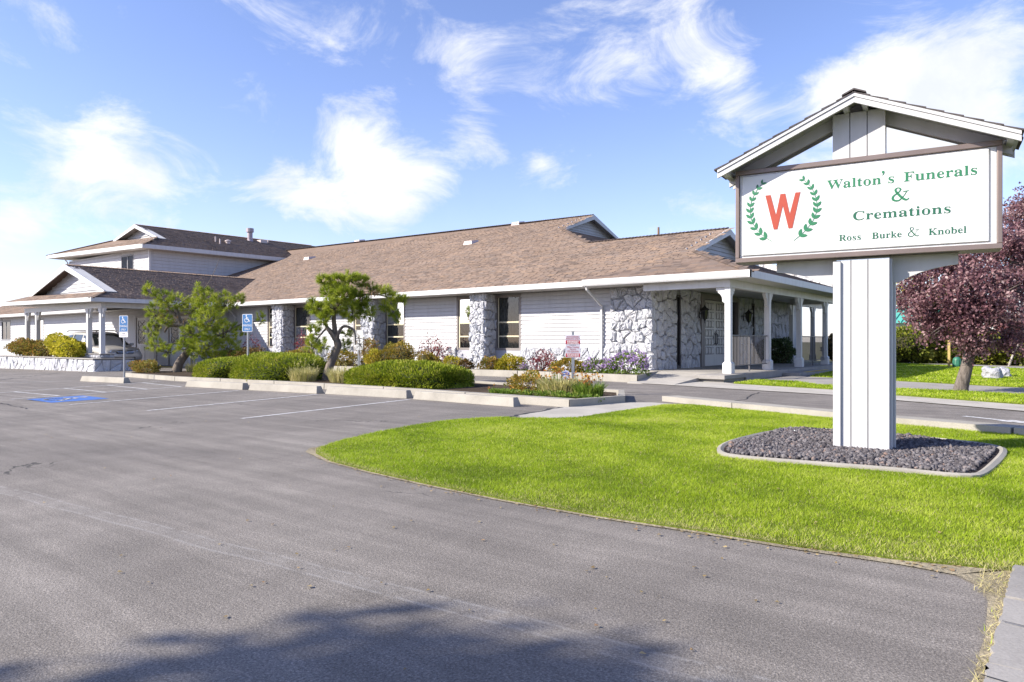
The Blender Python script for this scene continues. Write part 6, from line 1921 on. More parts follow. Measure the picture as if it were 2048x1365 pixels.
for sx in (1.45, -1.42):
    for side in (-1, 1):
        w = MB(); y0 = side * .72 * K; y1 = side * .975 * K
        w.lathe((sx * K, min(y0, y1), .345 * K), [(.25 * K, 0), (.345 * K, .03), (.355 * K, .06), (.355 * K, .20), (.345 * K, .25), (.25 * K, abs(y1 - y0))], 22, 'y'); wh = w.build('wheel', M_TYRE, SU, local=True, smooth=True)
        w = MB(); yo = side * .985 * K
        w.lathe((sx * K, yo - .01, .345 * K), [(.235 * K, 0), (.235 * K, .012), (.20 * K, .02)], 20, 'y'); w.build('rim', M_CHROME, wh, local=True)
        w = MB()
        for a in range(5):
            an = R(72 * a + 18); w.tube([(sx * K, yo + side * .015, .345 * K), ((sx + .2 * math.cos(an)) * K, yo + side * .012, (.345 + .2 * math.sin(an)) * K)], .03, 5)
        w.build('spokes', M_CHROME, wh, local=True)
        w = MB(); an = [(sx * K + .40 * K * math.cos(R(q)), side * .978 * K, .345 * K + .40 * K * math.sin(R(q))) for q in range(-20, 201, 20)]
        w.tube(an, .045, 6); w.build('wheel_arch', M_PLASTIC, SU, local=True)
# ---------------------------------------------------------------- plants


def rdir(n):
    d = rng.normal(size=(n, 3)); return d / np.linalg.norm(d, axis=1)[:, None]


def leaves(pts, out, size, aspect=.45, jitter=.8, droop=0.0):
    """one folded diamond per point; out: outward directions"""
    n = len(pts)
    a = out + rdir(n) * jitter; a[:, 2] -= droop
    a /= np.linalg.norm(a, axis=1)[:, None] + 1e-9
    b = np.cross(a, rdir(n)); b /= np.linalg.norm(b, axis=1)[:, None] + 1e-9
    s = (size * rng.uniform(.6, 1.35, n))[:, None]
    base = pts; tip = pts + a * s; mid = pts + a * s * .5
    c = np.cross(a, b) * s * .10
    v = np.stack([base, mid + b * s * aspect + c, tip, mid - b * s * aspect + c], 1).reshape(-1, 3)
    f = (np.arange(n)[:, None] * 4 + np.array([[0, 1, 2, 3]]))
    return v, f, n


def foliage(name, groups, mat, parent, kind=None):
    """groups: (points, outward, leaf size, aspect, jitter, tint low, tint high)"""
    V, F_, T = [], [], []; k = 0
    for pts, out, size, asp, jit, t0, t1 in groups:
        v, f, n = leaves(pts, out, size, asp, jit)
        V.append(v); F_.append(f + k); T.append(np.repeat(rng.uniform(t0, t1, n), 4)); k += len(v)
    o = fast(name, np.concatenate(V), np.concatenate(F_), mat, parent, np.concatenate(T))
    if kind: o['kind'] = kind
    return o


def lump(d, seed, amp=.22):
    """uneven outline factor for a direction"""
    r_ = np.random.default_rng(seed); q = np.zeros(len(d))
    for k in (2.2, 4.5, 8.0):
        w = r_.normal(size=(3, 3)); w /= np.linalg.norm(w, axis=1)[:, None]
        ph = r_.uniform(0, 6.28, 3)
        for i in range(3): q += np.sin(d @ w[i] * k * 1.7 + ph[i]) / k
    return 1 + amp * q


def blob(c, rad, n, seed, shell=.75, zmin=-.3, amp=.22, power=2.0):
    d = rdir(n)
    d = d[d[:, 2] > zmin]
    s = np.abs(d) ** power; sup = (s.sum(1)) ** (-1 / power)
    r_ = lump(d, seed, amp) * sup * (shell + (1 - shell) * rng.uniform(0, 1, len(d)) ** .6)
    p = np.array(c) + d * np.array(rad) * r_[:, None]
    o = d / np.array(rad); o /= np.linalg.norm(o, axis=1)[:, None]
    return p, o


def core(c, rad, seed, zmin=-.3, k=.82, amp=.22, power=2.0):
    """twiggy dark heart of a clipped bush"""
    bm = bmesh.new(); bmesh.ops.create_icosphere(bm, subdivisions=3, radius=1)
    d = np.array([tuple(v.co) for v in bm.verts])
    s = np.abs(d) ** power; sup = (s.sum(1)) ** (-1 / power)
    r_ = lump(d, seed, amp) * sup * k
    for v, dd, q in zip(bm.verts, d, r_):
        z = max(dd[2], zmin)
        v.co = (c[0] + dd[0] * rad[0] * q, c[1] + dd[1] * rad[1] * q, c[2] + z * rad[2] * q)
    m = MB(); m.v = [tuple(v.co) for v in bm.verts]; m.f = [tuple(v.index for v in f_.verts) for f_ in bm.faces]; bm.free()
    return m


def turn(p, c, an):
    x = p[:, 0] - c[0]; y = p[:, 1] - c[1]
    return np.stack([c[0] + x * math.cos(an) - y * math.sin(an), c[1] + x * math.sin(an) + y * math.cos(an), p[:, 2]], 1)


M_TWIG = plain('twig', (.085, .065, .045), .9, var=.3, scale=20)
M_HEDGE = leafmat('hedge_leaf', [(.085, .125, .008), (.165, .225, .012), (.265, .315, .020), (.36, .385, .040), (.40, .35, .10)], .3, .6, 2.2)
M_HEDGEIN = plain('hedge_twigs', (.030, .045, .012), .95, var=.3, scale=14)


def hedge(label, c, rx, ry, rz, n, seed, an=0.0, z0=None):
    z0 = gz(c[0]) if z0 is None else z0
    t = thing('hedge', label, 'hedge', (c[0], c[1], z0), 0, 'clipped hedges in the island bed')
    cc = (c[0], c[1], z0 + rz * .42)
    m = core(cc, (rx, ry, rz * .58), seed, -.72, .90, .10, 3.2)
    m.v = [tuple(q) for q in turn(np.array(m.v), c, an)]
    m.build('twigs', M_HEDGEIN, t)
    p, o = blob(cc, (rx, ry, rz * .58), n, seed, .86, -.72, .10, 3.2)
    p = turn(p, c, an); o = turn(o, (0, 0), an)
    p += rdir(len(p)) * .02
    keep = (p[:, 2] > z0 + .02)
    up = np.clip((p[:, 2] - z0) / rz, 0, 1)
    p, o, up = p[keep], o[keep], up[keep]
    o[:, 2] += .35
    foliage('foliage', [(p, o, .055, .20, .55, .05, .75), (p[::9], o[::9], .075, .16, .4, .55, 1.1)], M_HEDGE, t)
    return t


hedge('smallest clipped juniper hedge, beside the foot of the larger pine', (-20.55, 11.75), 1.15, .85, .66, 15000, 1, R(-20))
hedge('clipped juniper hedge around the post of the blue sign, between two pines', (-18.0, 11.85), 1.62, 1.0, .80, 26000, 2, R(-4))
hedge('broad clipped juniper hedge nearest the lawn', (-12.6, 11.85), 1.58, .95, .60, 30000, 3, R(3))

# -- shrubs of the flower bed and elsewhere


def bush(name, label, cat, c, rad, n, size, mat, seed, group=None, z0=None, shell=.55, asp=.3, amp=.3, stems=7, jit=.7, tint=(0, .9), extra=None, corek=.0):
    z0 = gz(c[0]) + .1 if z0 is None else z0
    t = thing(name, label, cat, (c[0], c[1], z0), 0, group)
    m = MB()
    for i in range(stems):
        a = random.uniform(0, 6.28); q = random.uniform(.25, .8)
        tip = (c[0] + rad[0] * q * math.cos(a), c[1] + rad[1] * q * math.sin(a), z0 + rad[2] * 2 * random.uniform(.55, .92))
        midp = (c[0] + rad[0] * q * .4 * math.cos(a), c[1] + rad[1] * q * .4 * math.sin(a), z0 + rad[2] * .7)
        m.tube([(c[0] + random.uniform(-.05, .05), c[1] + random.uniform(-.05, .05), z0 - .05), midp, tip], [.014, .009, .004], 5)
    m.build('stems', M_TWIG, t)
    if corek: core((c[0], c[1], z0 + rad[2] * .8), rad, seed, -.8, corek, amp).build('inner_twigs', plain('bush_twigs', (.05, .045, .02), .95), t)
    p, o = blob((c[0], c[1], z0 + rad[2] * .85), rad, n, seed, shell, -.85, amp)
    k = p[:, 2] > z0; p, o = p[k], o[k]; o[:, 2] += .3
    gs = [(p, o, size, asp, jit, tint[0], tint[1])]
    foliage('foliage', gs, mat, t)
    if extra:
        ename, emat, en, es = extra
        p, o = blob((c[0], c[1], z0 + rad[2] * .9), (rad[0] * 1.04, rad[1] * 1.04, rad[2] * 1.08), en, seed, .85, -.3, amp)
        p = p[p[:, 2] > z0]; q = np.repeat(p, 6, 0) + rng.normal(size=(len(p) * 6, 3)) * es * .35
        foliage(ename, [(q, np.tile([[0, -.3, .5]], (len(q), 1)), es, .45, .9, 0, 1)], emat, t)
    return t


M_SPIREA = leafmat('spirea_leaf', [(.14, .17, .02), (.25, .22, .03), (.36, .25, .045), (.42, .22, .05)], .3, .6, 2.5)
M_GOLD = leafmat('gold_leaf', [(.20, .24, .02), (.36, .34, .03), (.52, .42, .05), (.50, .30, .06)], .35, .6, 3)
M_REDL = leafmat('barberry_leaf', [(.10, .025, .03), (.20, .04, .05), (.32, .07, .08), (.30, .18, .12)], .35, .5, 3)
M_DARKB = leafmat('bronze_leaf', [(.05, .06, .015), (.11, .09, .02), (.19, .11, .03), (.26, .11, .05)], .3, .5, 2)
M_ASTER = leafmat('aster_petal', [(.28, .13, .42), (.43, .26, .55), (.56, .41, .65), (.66, .56, .70)], .35, .6, 4)
M_GREENL = leafmat('soft_green_leaf', [(.06, .13, .015), (.12, .21, .02), (.20, .28, .04), (.30, .33, .08)], .35, .5, 3)
M_ORANGE = leafmat('fiery_leaf', [(.12, .14, .025), (.22, .21, .04), (.36, .22, .06), (.44, .19, .06)], .35, .5, 1.6)
M_YELLOWL = leafmat('yellow_leaf', [(.20, .22, .02), (.40, .38, .03), (.62, .54, .05), (.70, .60, .16)], .4, .5, 2)
M_PALE = leafmat('straw_blade', [(.22, .25, .06), (.40, .38, .13), (.58, .52, .24), (.66, .60, .36)], .35, .6, 4)
M_DAISY = leafmat('daisy_petal', [(.55, .28, .04), (.65, .40, .06), (.40, .15, .05), (.30, .10, .05)], .3, .6, 6)
M_WHITEF = leafmat('white_petal', [(.50, .50, .42), (.66, .66, .58), (.72, .72, .68)], .3, .6, 6)


def on_bed(px, y):
    d = ray(px, 700); t = y / d.y
    return (d.x * t, y)


G1 = 'shrubs along the front wall'
bush('shrub', 'rounded orange green shrub in front of the window beside the farthest pillar', 'shrub', on_bed(598, 19.7), (.95, .6, .40), 5200, .06, M_SPIREA, 21, G1, .02, .7, corek=.78)
bush('shrub', 'largest rounded orange green shrub, below the window at the middle pillar', 'shrub', on_bed(792, 19.6), (.82, .65, .50), 6500, .055, M_SPIREA, 22, G1, .08, .72, corek=.78)
bush('shrub', 'smaller rounded olive shrub next to the largest rounded one', 'shrub', on_bed(859, 19.2), (.46, .42, .34), 3200, .05, M_SPIREA, 23, G1, .08, .72, corek=.75)
bush('shrub', 'sparse red leaved shrub against the white siding by the nearest pillar', 'shrub', on_bed(868, 20.2), (.75, .4, .62), 900, .07, M_REDL, 24, G1, .1, .3, stems=14)
bush('shrub', 'low yellow green clump beneath the cream window', 'shrub', on_bed(903, 19.3), (.34, .3, .26), 1700, .06, M_GOLD, 25, G1, .1)
bush('shrub', 'low brown clump at the foot of the nearest pillar', 'shrub', on_bed(931, 19.2), (.30, .3, .20), 1300, .06, M_DARKB, 26, G1, .1)
bush('shrub', 'bright yellow clump with red tips under the nearest dark window', 'shrub', on_bed(1017, 19.2), (.55, .4, .27), 3200, .065, M_GOLD, 27, G1, .1)
bush('shrub', 'ragged reddish yellow clump between pillar and yellow clump', 'shrub', on_bed(982, 19.1), (.36, .3, .26), 1600, .07, M_ORANGE, 28, G1, .1)
bush('shrub', 'wispy red leaved shrub in front of the low stone wall', 'shrub', on_bed(1085, 19.6), (.55, .35, .36), 1000, .06, M_REDL, 29, G1, .1, .3, stems=12)
bush('shrub', 'ochre clump behind the red towing sign', 'shrub', on_bed(1140, 18.9), (.62, .4, .27), 2600, .07, M_SPIREA, 30, G1, .1)
bush('shrub', 'ragged ochre shrub beside the white notice sign', 'shrub', on_bed(684, 19.5), (.8, .5, .40), 3000, .07, M_SPIREA, 31, G1, .05, .5)
bush('shrub', 'tall golden shrub at the foot of the middle pillar', 'shrub', on_bed(752, 19.2), (.45, .4, .40), 2200, .07, M_GOLD, 32, G1, .05, .5)
bush('shrub', 'loose orange leaved shrub in front of the middle pillar', 'shrub', on_bed(736, 19.9), (.55, .35, .70), 1500, .07, M_ORANGE, 33, G1, .05, .3, stems=12)
bush('shrub', 'dark bronze shrub between the larger pine and the blue sign', 'shrub', on_bed(478, 19.2), (1.5, .8, .50), 6000, .08, M_DARKB, 34, G1, -.15, .6, corek=.7)
bush('shrub', 'sparse red leaved shrub against the wall behind the blue sign', 'shrub', on_bed(505, 20.3), (.9, .4, .75), 900, .07, M_REDL, 35, G1, -.1, .3, stems=12)
bush('shrub', 'thin red leaved shrub in front of the window behind the pine trunk', 'shrub', on_bed(606, 20.3), (.55, .3, .85), 600, .08, M_REDL, 36, G1, 0, .3, stems=10)
G2 = 'purple asters at the bed corner'
bush('aster', 'larger mound of purple asters beside the bed corner', 'flowers', on_bed(1252, 18.5), (.72, .55, .34), 2600, .06, M_GREENL, 41, G2, .14, .6, extra=('blossoms', M_ASTER, 620, .040))
bush('aster', 'lower spread of purple asters beside the downpipe', 'flowers', on_bed(1200, 18.7), (.52, .45, .24), 1500, .06, M_GREENL, 42, G2, .14, .6, extra=('blossoms', M_ASTER, 340, .038))
bush('aster', 'tiny purple aster clump on the kerb below the window', 'flowers', on_bed(1048, 18.75), (.15, .14, .11), 300, .04, M_GREENL, 43, G2, .16, .6, extra=('blossoms', M_ASTER, 60, .035))

# -- ornamental grasses and perennials of the island


def tuft(name, label, c, r_, h, n, mat, seed, group=None, heads=0, z0=None, hmat=None, hs=.03, width=.006, cat='grass clump'):
    z0 = gz(c[0]) + .08 if z0 is None else z0
    t = thing(name, label, cat, (c[0], c[1], z0), 0, group)
    q = np.random.default_rng(seed)
    an = q.uniform(0, 6.28, n); rr = r_[0] * np.sqrt(q.uniform(0, 1, n)); rr2 = r_[1] / r_[0]
    bx, by = c[0] + rr * np.cos(an) * .55, c[1] + rr * np.sin(an) * rr2 * .55
    hh = h * q.uniform(.45, 1.1, n); lean = q.uniform(.1, .7, n) * hh; la = an + q.normal(0, .7, n)
    tx, ty = bx + np.cos(la) * lean, by + np.sin(la) * lean
    mx_, my_ = bx + np.cos(la) * lean * .35, by + np.sin(la) * lean * .35
    w = width * q.uniform(.6, 1.4, n); wa = q.uniform(0, 6.28, n); wx, wy = np.cos(wa) * w, np.sin(wa) * w
    zb = np.full(n, z0)
    v = np.stack([np.stack([bx - wx, by - wy, zb], 1), np.stack([bx + wx, by + wy, zb], 1), np.stack([mx_ + wx, my_ + wy, zb + hh * .62], 1), np.stack([mx_ - wx, my_ - wy, zb + hh * .62], 1), np.stack([tx, ty, zb + hh * .96], 1)], 1).reshape(-1, 3)
    b = np.arange(n)[:, None] * 5
    f = np.concatenate([b + np.array([[0, 1, 2]]), b + np.array([[0, 2, 3]]), b + np.array([[3, 2, 4]])])
    fast('blades', v, f, mat, t, np.repeat(q.uniform(0, 1, n), 5))
    if heads:
        m = MB(); pts = []
        for i in range(heads):
            a = random.uniform(0, 6.28); rad = random.uniform(0, .8)
            x, y = c[0] + r_[0] * rad * math.cos(a), c[1] + r_[1] * rad * math.sin(a); hz_ = z0 + h * random.uniform(.8, 1.45)
            x2, y2 = x + random.uniform(-.08, .08), y + random.uniform(-.08, .08)
            m.tube([(x, y, z0), (x2, y2, hz_)], [.004, .003], 4); pts.append((x2, y2, hz_))
        m.build('stalks', M_PALE if hmat is None else M_GREENL, t)
        P_ = np.repeat(np.array(pts), 9, 0) + rng.normal(size=(heads * 9, 3)) * np.array([.25, .25, 1.0 if hmat is None else .25]) * hs
        foliage('flower_heads', [(P_, np.tile([[0, 0, .4]], (len(P_), 1)), hs, .4, 1.0, 0, 1)], hmat or M_PALE, t, 'stuff')
    return t


def on_isl(px, y):
    return on_bed(px, y)


G3 = 'pale grasses around the smaller pine'
tuft('ornamental_grass', 'pale feathery grass clump to the left of the gnarled pine trunk', on_isl(606, 11.35), (.75, .45), .42, 900, M_PALE, 51, G3, 16)
tuft('ornamental_grass', 'pale grass clump to the right of the gnarled pine trunk', on_isl(683, 11.6), (.62, .45), .42, 800, M_PALE, 52, G3, 12)
bush('perennial', 'reddish brown perennial clump between the wheel stop sign and the pine', 'flowers', on_isl(292, 12.0), (.85, .5, .27), 3200, .06, M_ORANGE, 53, 'perennials in the island bed', gz(-25) + .05, .5)
tuft('perennial', 'thin seeding stalks behind the smallest hedge', on_isl(385, 13.2), (.5, .3), .45, 200, M_PALE, 54, 'perennials in the island bed', 14, cat='flowers')
G4 = 'flowers at the island end'
tuft('flower_clump', 'daisies with long pale leaves around the foot of the towing sign', on_isl(1120, 11.45), (.75, .40), .40, 1500, M_PALE, 55, G4, 40, .05, M_DAISY, .032, .008, 'flowers')
tuft('flower_clump', 'green leaved daisies at the corner of the island bed', on_isl(1178, 11.35), (.45, .35), .34, 900, M_GREENL, 56, G4, 34, .05, M_DAISY, .032, .007, 'flowers')
bush('flower_clump', 'brownish seeding daisy bush at the island end', 'flowers', on_isl(1056, 11.6), (.48, .38, .26), 2600, .045, M_SPIREA, 57, G4, .05, .45, extra=('seed_heads', M_DAISY, 60, .02))
tuft('flower_clump', 'fresh green low plants near the broad hedge', on_isl(1005, 11.25), (.55, .3), .14, 700, M_GREENL, 58, G4, 5, .05, M_DAISY, .03, .009, 'flowers')
bush('flower_clump', 'low green mat at the front edge of the island bed', 'flowers', on_isl(1100, 10.95), (1.2, .2, .07), 2200, .04, M_GREENL, 59, G4, .05, .4)

# -- carport planter bushes
bush('planter_bush', 'orange red bush at the far end of the stone planter', 'shrub', on_bed(64, 13.7), (1.75, .8, .50), 9000, .085, M_ORANGE, 61, 'bushes in the stone planter', .28, .6, .35, .35, corek=.72)
bush('planter_bush', 'bright yellow leaved bush in the stone planter by the car', 'shrub', on_bed(135, 13.8), (1.85, .8, .57), 10000, .09, M_YELLOWL, 62, 'bushes in the stone planter', .28, .6, .35, .35, corek=.72)
# -- porch
bush('porch_shrub', 'dark green shrub with pale blossoms against the entrance wall inside the porch', 'shrub', (-10.1, 31.0), (.75, .75, .62), 5200, .08, leafmat('porch_leaf', [(.03, .06, .02), (.06, .10, .035), (.11, .15, .07), (.2, .22, .14)], .3, .5, 3), 63, None, .2, .6, .4, .3, 8, .7, (0, .9), ('blossoms', M_WHITEF, 60, .035), .75)
bush('porch_hedge', 'dark clipped hedge beyond the second porch railing', 'hedge', (-8.3, 36.5), (1.0, 3.0, .95), 7000, .09, M_DARKB, 64, None, .0, .75, .35, .12, 6, .6, (0, .6), None, .9)

# -- the two pines: bent trunks and tufts of needles at the branch ends
M_BARK = None


def bark(name, col):
    k = NT(name)
    a = k.noise(9, 5, .7, .8, (1, 1, .22)); f = k.noise(50, 4, .7)
    c = k.ramp(a, [(.3, tuple(x * .45 for x in col)), (.55, col), (.75, tuple(min(1, x * 1.45) for x in col))])
    k.base(c); k.set(.95, 0, .15); k.bump(k.math('ADD', a, k.math('MULTIPLY', f, .3)), 1.0, .05)
    return k.m


M_BARK = bark('pine_bark', (.21, .175, .145))
M_NEEDLE = leafmat('pine_needle', [(.10, .145, .014), (.20, .265, .020), (.32, .39, .030), (.43, .47, .06), (.48, .49, .12)], .35, .55, 1.3)
M_DEADN = leafmat('dead_needle', [(.16, .09, .04), (.26, .15, .06), (.34, .22, .10)], .2, .7, 3)


def needles(name, spots, mat, parent, per=40, ln=.135, w=.0050):
    """spots: Nx3 tuft centres with outward directions"""
    P_, D_ = spots
    n = len(P_) * per
    p = np.repeat(P_, per, 0); d = np.repeat(D_, per, 0)
    a = d * .9 + rdir(n) * .85; a /= np.linalg.norm(a, axis=1)[:, None]
    l = ln * rng.uniform(.6, 1.2, n)[:, None]
    p = p + d * rng.uniform(-.06, .05, n)[:, None]
    b = np.cross(a, rdir(n)); b /= np.linalg.norm(b, axis=1)[:, None]
    v = np.stack([p - b * w, p + b * w, p + a * l], 1).reshape(-1, 3)
    t = np.repeat(np.repeat(rng.uniform(0, .9, len(P_)), per) + rng.uniform(-.1, .2, n), 3)
    return fast(name, v, np.arange(n * 3).reshape(-1, 3), mat, parent, t)


def pine(label, base, dep_px, trunk, branches, clumps, dead=(), seed=0):
    """trunk / branches / clumps are given in the plane facing the viewer through the base: (right, up, back) in metres"""
    bx, by = base; z0 = gz(bx)
    rt_ = Vector((CC, CS, 0)); fw_ = Vector((-CS, CC, 0)); b0 = Vector((bx, by, z0))
    W = lambda q: b0 + rt_ * q[0] + Vector((0, 0, q[1])) + fw_ * q[2]
    t = thing('pine_tree', label, 'tree', (bx, by, z0), 0, 'gnarled pines in the island bed')
    m = MB()
    pts = spline3([q[:3] for q in trunk]); rad = np.interp(np.linspace(0, 1, len(pts)), np.linspace(0, 1, len(trunk)), [q[3] for q in trunk])
    m.tube([W(q) for q in pts], list(rad), 10)
    for br in branches:
        pts = spline3([q[:3] for q in br]); rad = np.interp(np.linspace(0, 1, len(pts)), np.linspace(0, 1, len(br)), [q[3] for q in br])
        m.tube([W(q) for q in pts], list(rad), 7)
    twigs = MB()
    P_, D_ = [], []; DP, DD = [], []
    q_ = np.random.default_rng(seed)
    for i, (cx_, cz_, cy_, rx, rz, n) in enumerate(clumps):
        n = int(n * 1.45)
        d = q_.normal(size=(n, 3)); d /= np.linalg.norm(d, axis=1)[:, None]
        rr = q_.uniform(.35, 1.0, n) ** .6
        loc = np.array([cx_, cy_, cz_]) + d * rr[:, None] * np.array([rx, rx * .9, rz])
        o = d.copy(); o[:, 2] += .55; o /= np.linalg.norm(o, axis=1)[:, None]
        for L3, o3 in zip(loc, o):
            w_ = W((L3[0], L3[2], L3[1])); od = rt_ * o3[0] + fw_ * o3[1] + Vector((0, 0, o3[2]))
            P_.append(tuple(w_)); D_.append(tuple(od))
            if q_.uniform() < .16:
                c3 = W((cx_, cz_ - rz * .5, cy_)); twigs.tube([c3.lerp(w_, .1), c3.lerp(w_, .6) + Vector((0, 0, -.03)), w_], [.010, .007, .004], 4)
    for (cx_, cz_, cy_, rx, rz, n) in dead:
        for k_ in range(n):
            d = Vector(q_.normal(size=3)).normalized(); w_ = W((cx_ + d.x * rx, cz_ + d.z * rz, cy_ + d.y * rx)); DP.append(tuple(w_)); DD.append((0, 0, 1))
            c3 = W((cx_, cz_, cy_)); twigs.tube([c3, w_], [.008, .004], 4)
    m.build('trunk', M_BARK, t, smooth=True)
    twigs.build('twigs', M_TWIG, t)['kind'] = 'stuff'
    needles('crown', (np.array(P_), np.array(D_)), M_NEEDLE, t)
    if DP: needles('dead_needles', (np.array(DP), np.array(DD)), M_DEADN, t, 16, .09)
    return t


def spline3(pts, n=5):
    return [tuple(q) for q in spline([Vector(p) for p in pts], n)]


# px to metres in the plane of each tree: pine A 25.8 m, pine B 19.5 m away
def cl(px, py, dep, bpx, bpy, back, r_px, rz_px, n):
    k = dep / 1422
    return ((px - bpx) * k, (bpy - py) * k, back, r_px * k, rz_px * k, n)


A = lambda px, py, back, r_, rz, n: cl(px, py, 25.9, 352, 752, back, r_, rz, n)
Bp = lambda px, py, back, r_, rz, n: cl(px, py, 19.5, 652, 768, back, r_, rz, n)


def pa(px, py, back, rad, f):
    q = f(px, py, back, 1, 1, 1); return (q[0], q[1], back, rad)


pine('larger gnarled pine with a leaning trunk near the carport', (-25.72, 12.73), 25.9,
     [pa(352, 752, 0, .20, A), pa(358, 728, 0, .16, A), pa(372, 706, .05, .13, A), pa(384, 680, .0, .11, A), pa(378, 655, -.1, .09, A), pa(360, 640, 0, .07, A), pa(352, 615, 0, .05, A)],
     [[pa(384, 680, 0, .07, A), pa(410, 655, .2, .055, A), pa(430, 628, .1, .04, A), pa(440, 606, 0, .02, A)], [pa(378, 655, -.1, .06, A), pa(345, 652, -.2, .05, A), pa(332, 665, -.1, .03, A)],
      [pa(360, 640, 0, .05, A), pa(325, 605, .1, .04, A), pa(300, 585, 0, .02, A)], [pa(384, 680, 0, .05, A), pa(440, 672, -.2, .04, A), pa(485, 648, 0, .03, A), pa(525, 642, .1, .012, A)],
      [pa(352, 615, 0, .03, A), pa(380, 592, 0, .02, A), pa(410, 575, 0, .014, A), pa(428, 545, 0, .009, A), pa(442, 510, 0, .004, A)], [pa(384, 680, 0, .05, A), pa(340, 690, -.3, .03, A), pa(312, 690, -.3, .015, A)]],
     [A(300, 578, 0, 14, 14, 26), A(325, 595, .1, 22, 16, 42), A(355, 605, .0, 24, 18, 46), A(385, 612, .1, 26, 20, 56), A(318, 625, -.2, 20, 22, 46), A(345, 640, -.5, 14, 12, 20), A(420, 610, -.1, 28, 24, 70), A(405, 590, .1, 20, 16, 36), A(448, 605, .0, 24, 22, 52),
      A(470, 605, .1, 14, 12, 22), A(480, 596, .1, 8, 10, 10), A(430, 640, -.5, 34, 26, 90), A(455, 665, -.3, 30, 26, 76), A(405, 665, -.6, 28, 24, 70), A(425, 690, -.6, 30, 24, 76), A(460, 690, -.2, 24, 20, 50), A(385, 692, -.5, 20, 16, 36), A(350, 700, -.5, 20, 11, 24), A(322, 690, -.4, 18, 14, 26), A(312, 660, -.3, 14, 16, 24),
      A(440, 715, -.3, 22, 14, 36), A(410, 705, -.5, 20, 12, 28), A(486, 660, .1, 12, 14, 18), A(520, 636, .1, 9, 13, 14), A(395, 572, 0, 6, 9, 6)],
     [A(345, 632, -.4, 14, 14, 12), A(375, 645, -.4, 18, 10, 10)], 5)
pine('smaller gnarled pine with a forked trunk between the hedges', (-16.14, 12.15), 19.5,
     [pa(652, 768, 0, .14, Bp), pa(656, 742, 0, .12, Bp), pa(668, 712, .0, .10, Bp), pa(676, 690, .0, .10, Bp), pa(668, 672, -.02, .085, Bp), pa(655, 655, -.05, .05, Bp), pa(650, 642, 0, .03, Bp)],
     [[pa(673, 690, 0, .07, Bp), pa(668, 655, .05, .07, Bp), pa(668, 632, 0, .055, Bp), pa(678, 605, 0, .045, Bp), pa(690, 580, .1, .03, Bp), pa(700, 560, 0, .015, Bp)], [pa(675, 688, 0, .055, Bp), pa(678, 668, -.1, .045, Bp), pa(690, 653, -.12, .04, Bp), pa(710, 662, -.1, .03, Bp), pa(712, 690, -.1, .015, Bp)],
      [pa(678, 605, 0, .035, Bp), pa(720, 590, .1, .03, Bp), pa(760, 590, .1, .02, Bp), pa(800, 605, .1, .012, Bp)], [pa(668, 632, 0, .03, Bp), pa(640, 620, 0, .02, Bp), pa(622, 612, 0, .012, Bp)], [pa(655, 655, -.05, .03, Bp), pa(635, 680, -.1, .02, Bp), pa(628, 700, -.1, .012, Bp)]],
     [Bp(648, 560, 0, 13, 12, 26), Bp(675, 562, 0, 16, 14, 34), Bp(700, 555, 0, 18, 13, 36), Bp(722, 562, .1, 13, 12, 24), Bp(660, 585, 0, 18, 14, 36), Bp(690, 588, -.1, 24, 18, 60), Bp(715, 600, .0, 24, 18, 52), Bp(672, 612, -.2, 24, 18, 56), Bp(628, 612, 0, 15, 13, 26), Bp(645, 620, -.1, 18, 14, 34),
      Bp(705, 625, -.1, 22, 18, 46), Bp(735, 625, 0, 16, 14, 26), Bp(650, 640, -.2, 16, 12, 24), Bp(768, 583, .1, 16, 11, 24), Bp(790, 595, .1, 14, 11, 20), Bp(806, 600, .1, 8, 9, 10), Bp(785, 622, .1, 14, 12, 20), Bp(795, 636, .1, 8, 8, 9), Bp(768, 612, .1, 12, 9, 12),
      Bp(628, 665, -.1, 14, 14, 22), Bp(625, 690, -.1, 12, 16, 22), Bp(648, 690, -.2, 14, 12, 18), Bp(690, 690, .1, 9, 12, 12), Bp(690, 665, .2, 10, 9, 10), Bp(745, 575, .1, 10, 9, 10)],
     [Bp(742, 580, .1, 24, 14, 26), Bp(728, 600, 0, 20, 12, 14), Bp(720, 690, 0, 14, 18, 10)], 6)


# -- broadleaf trees
def grow(m, p, d, ln, rad, lvl, tips, spread=.55, up=.15):
    q = p + d * ln
    mid = p + d * ln * .5 + Vector((random.uniform(-.06, .06), random.uniform(-.06, .06), 0)) * ln
    m.tube([p, mid, q], [rad, rad * .85, rad * .68], max(5, 9 - 2 * (3 - lvl)))
    if lvl == 0:
        tips.append(q); return
    for i in range(random.choice((2, 3, 3))):
        a = Vector((random.gauss(0, 1), random.gauss(0, 1), random.gauss(0, .7))).normalized()
        e = (d + a * spread * random.uniform(.7, 1.4) + Vector((0, 0, up))).normalized()
        grow(m, q, e, ln * random.uniform(.62, .85), rad * .62, lvl - 1, tips, spread, up)


M_PLUM = leafmat('plum_leaf', [(.058, .028, .038), (.13, .060, .075), (.235, .118, .130), (.36, .215, .22), (.50, .38, .36)], .4, .35, 1.6)
M_BARK2 = bark('plum_bark', (.17, .145, .125))


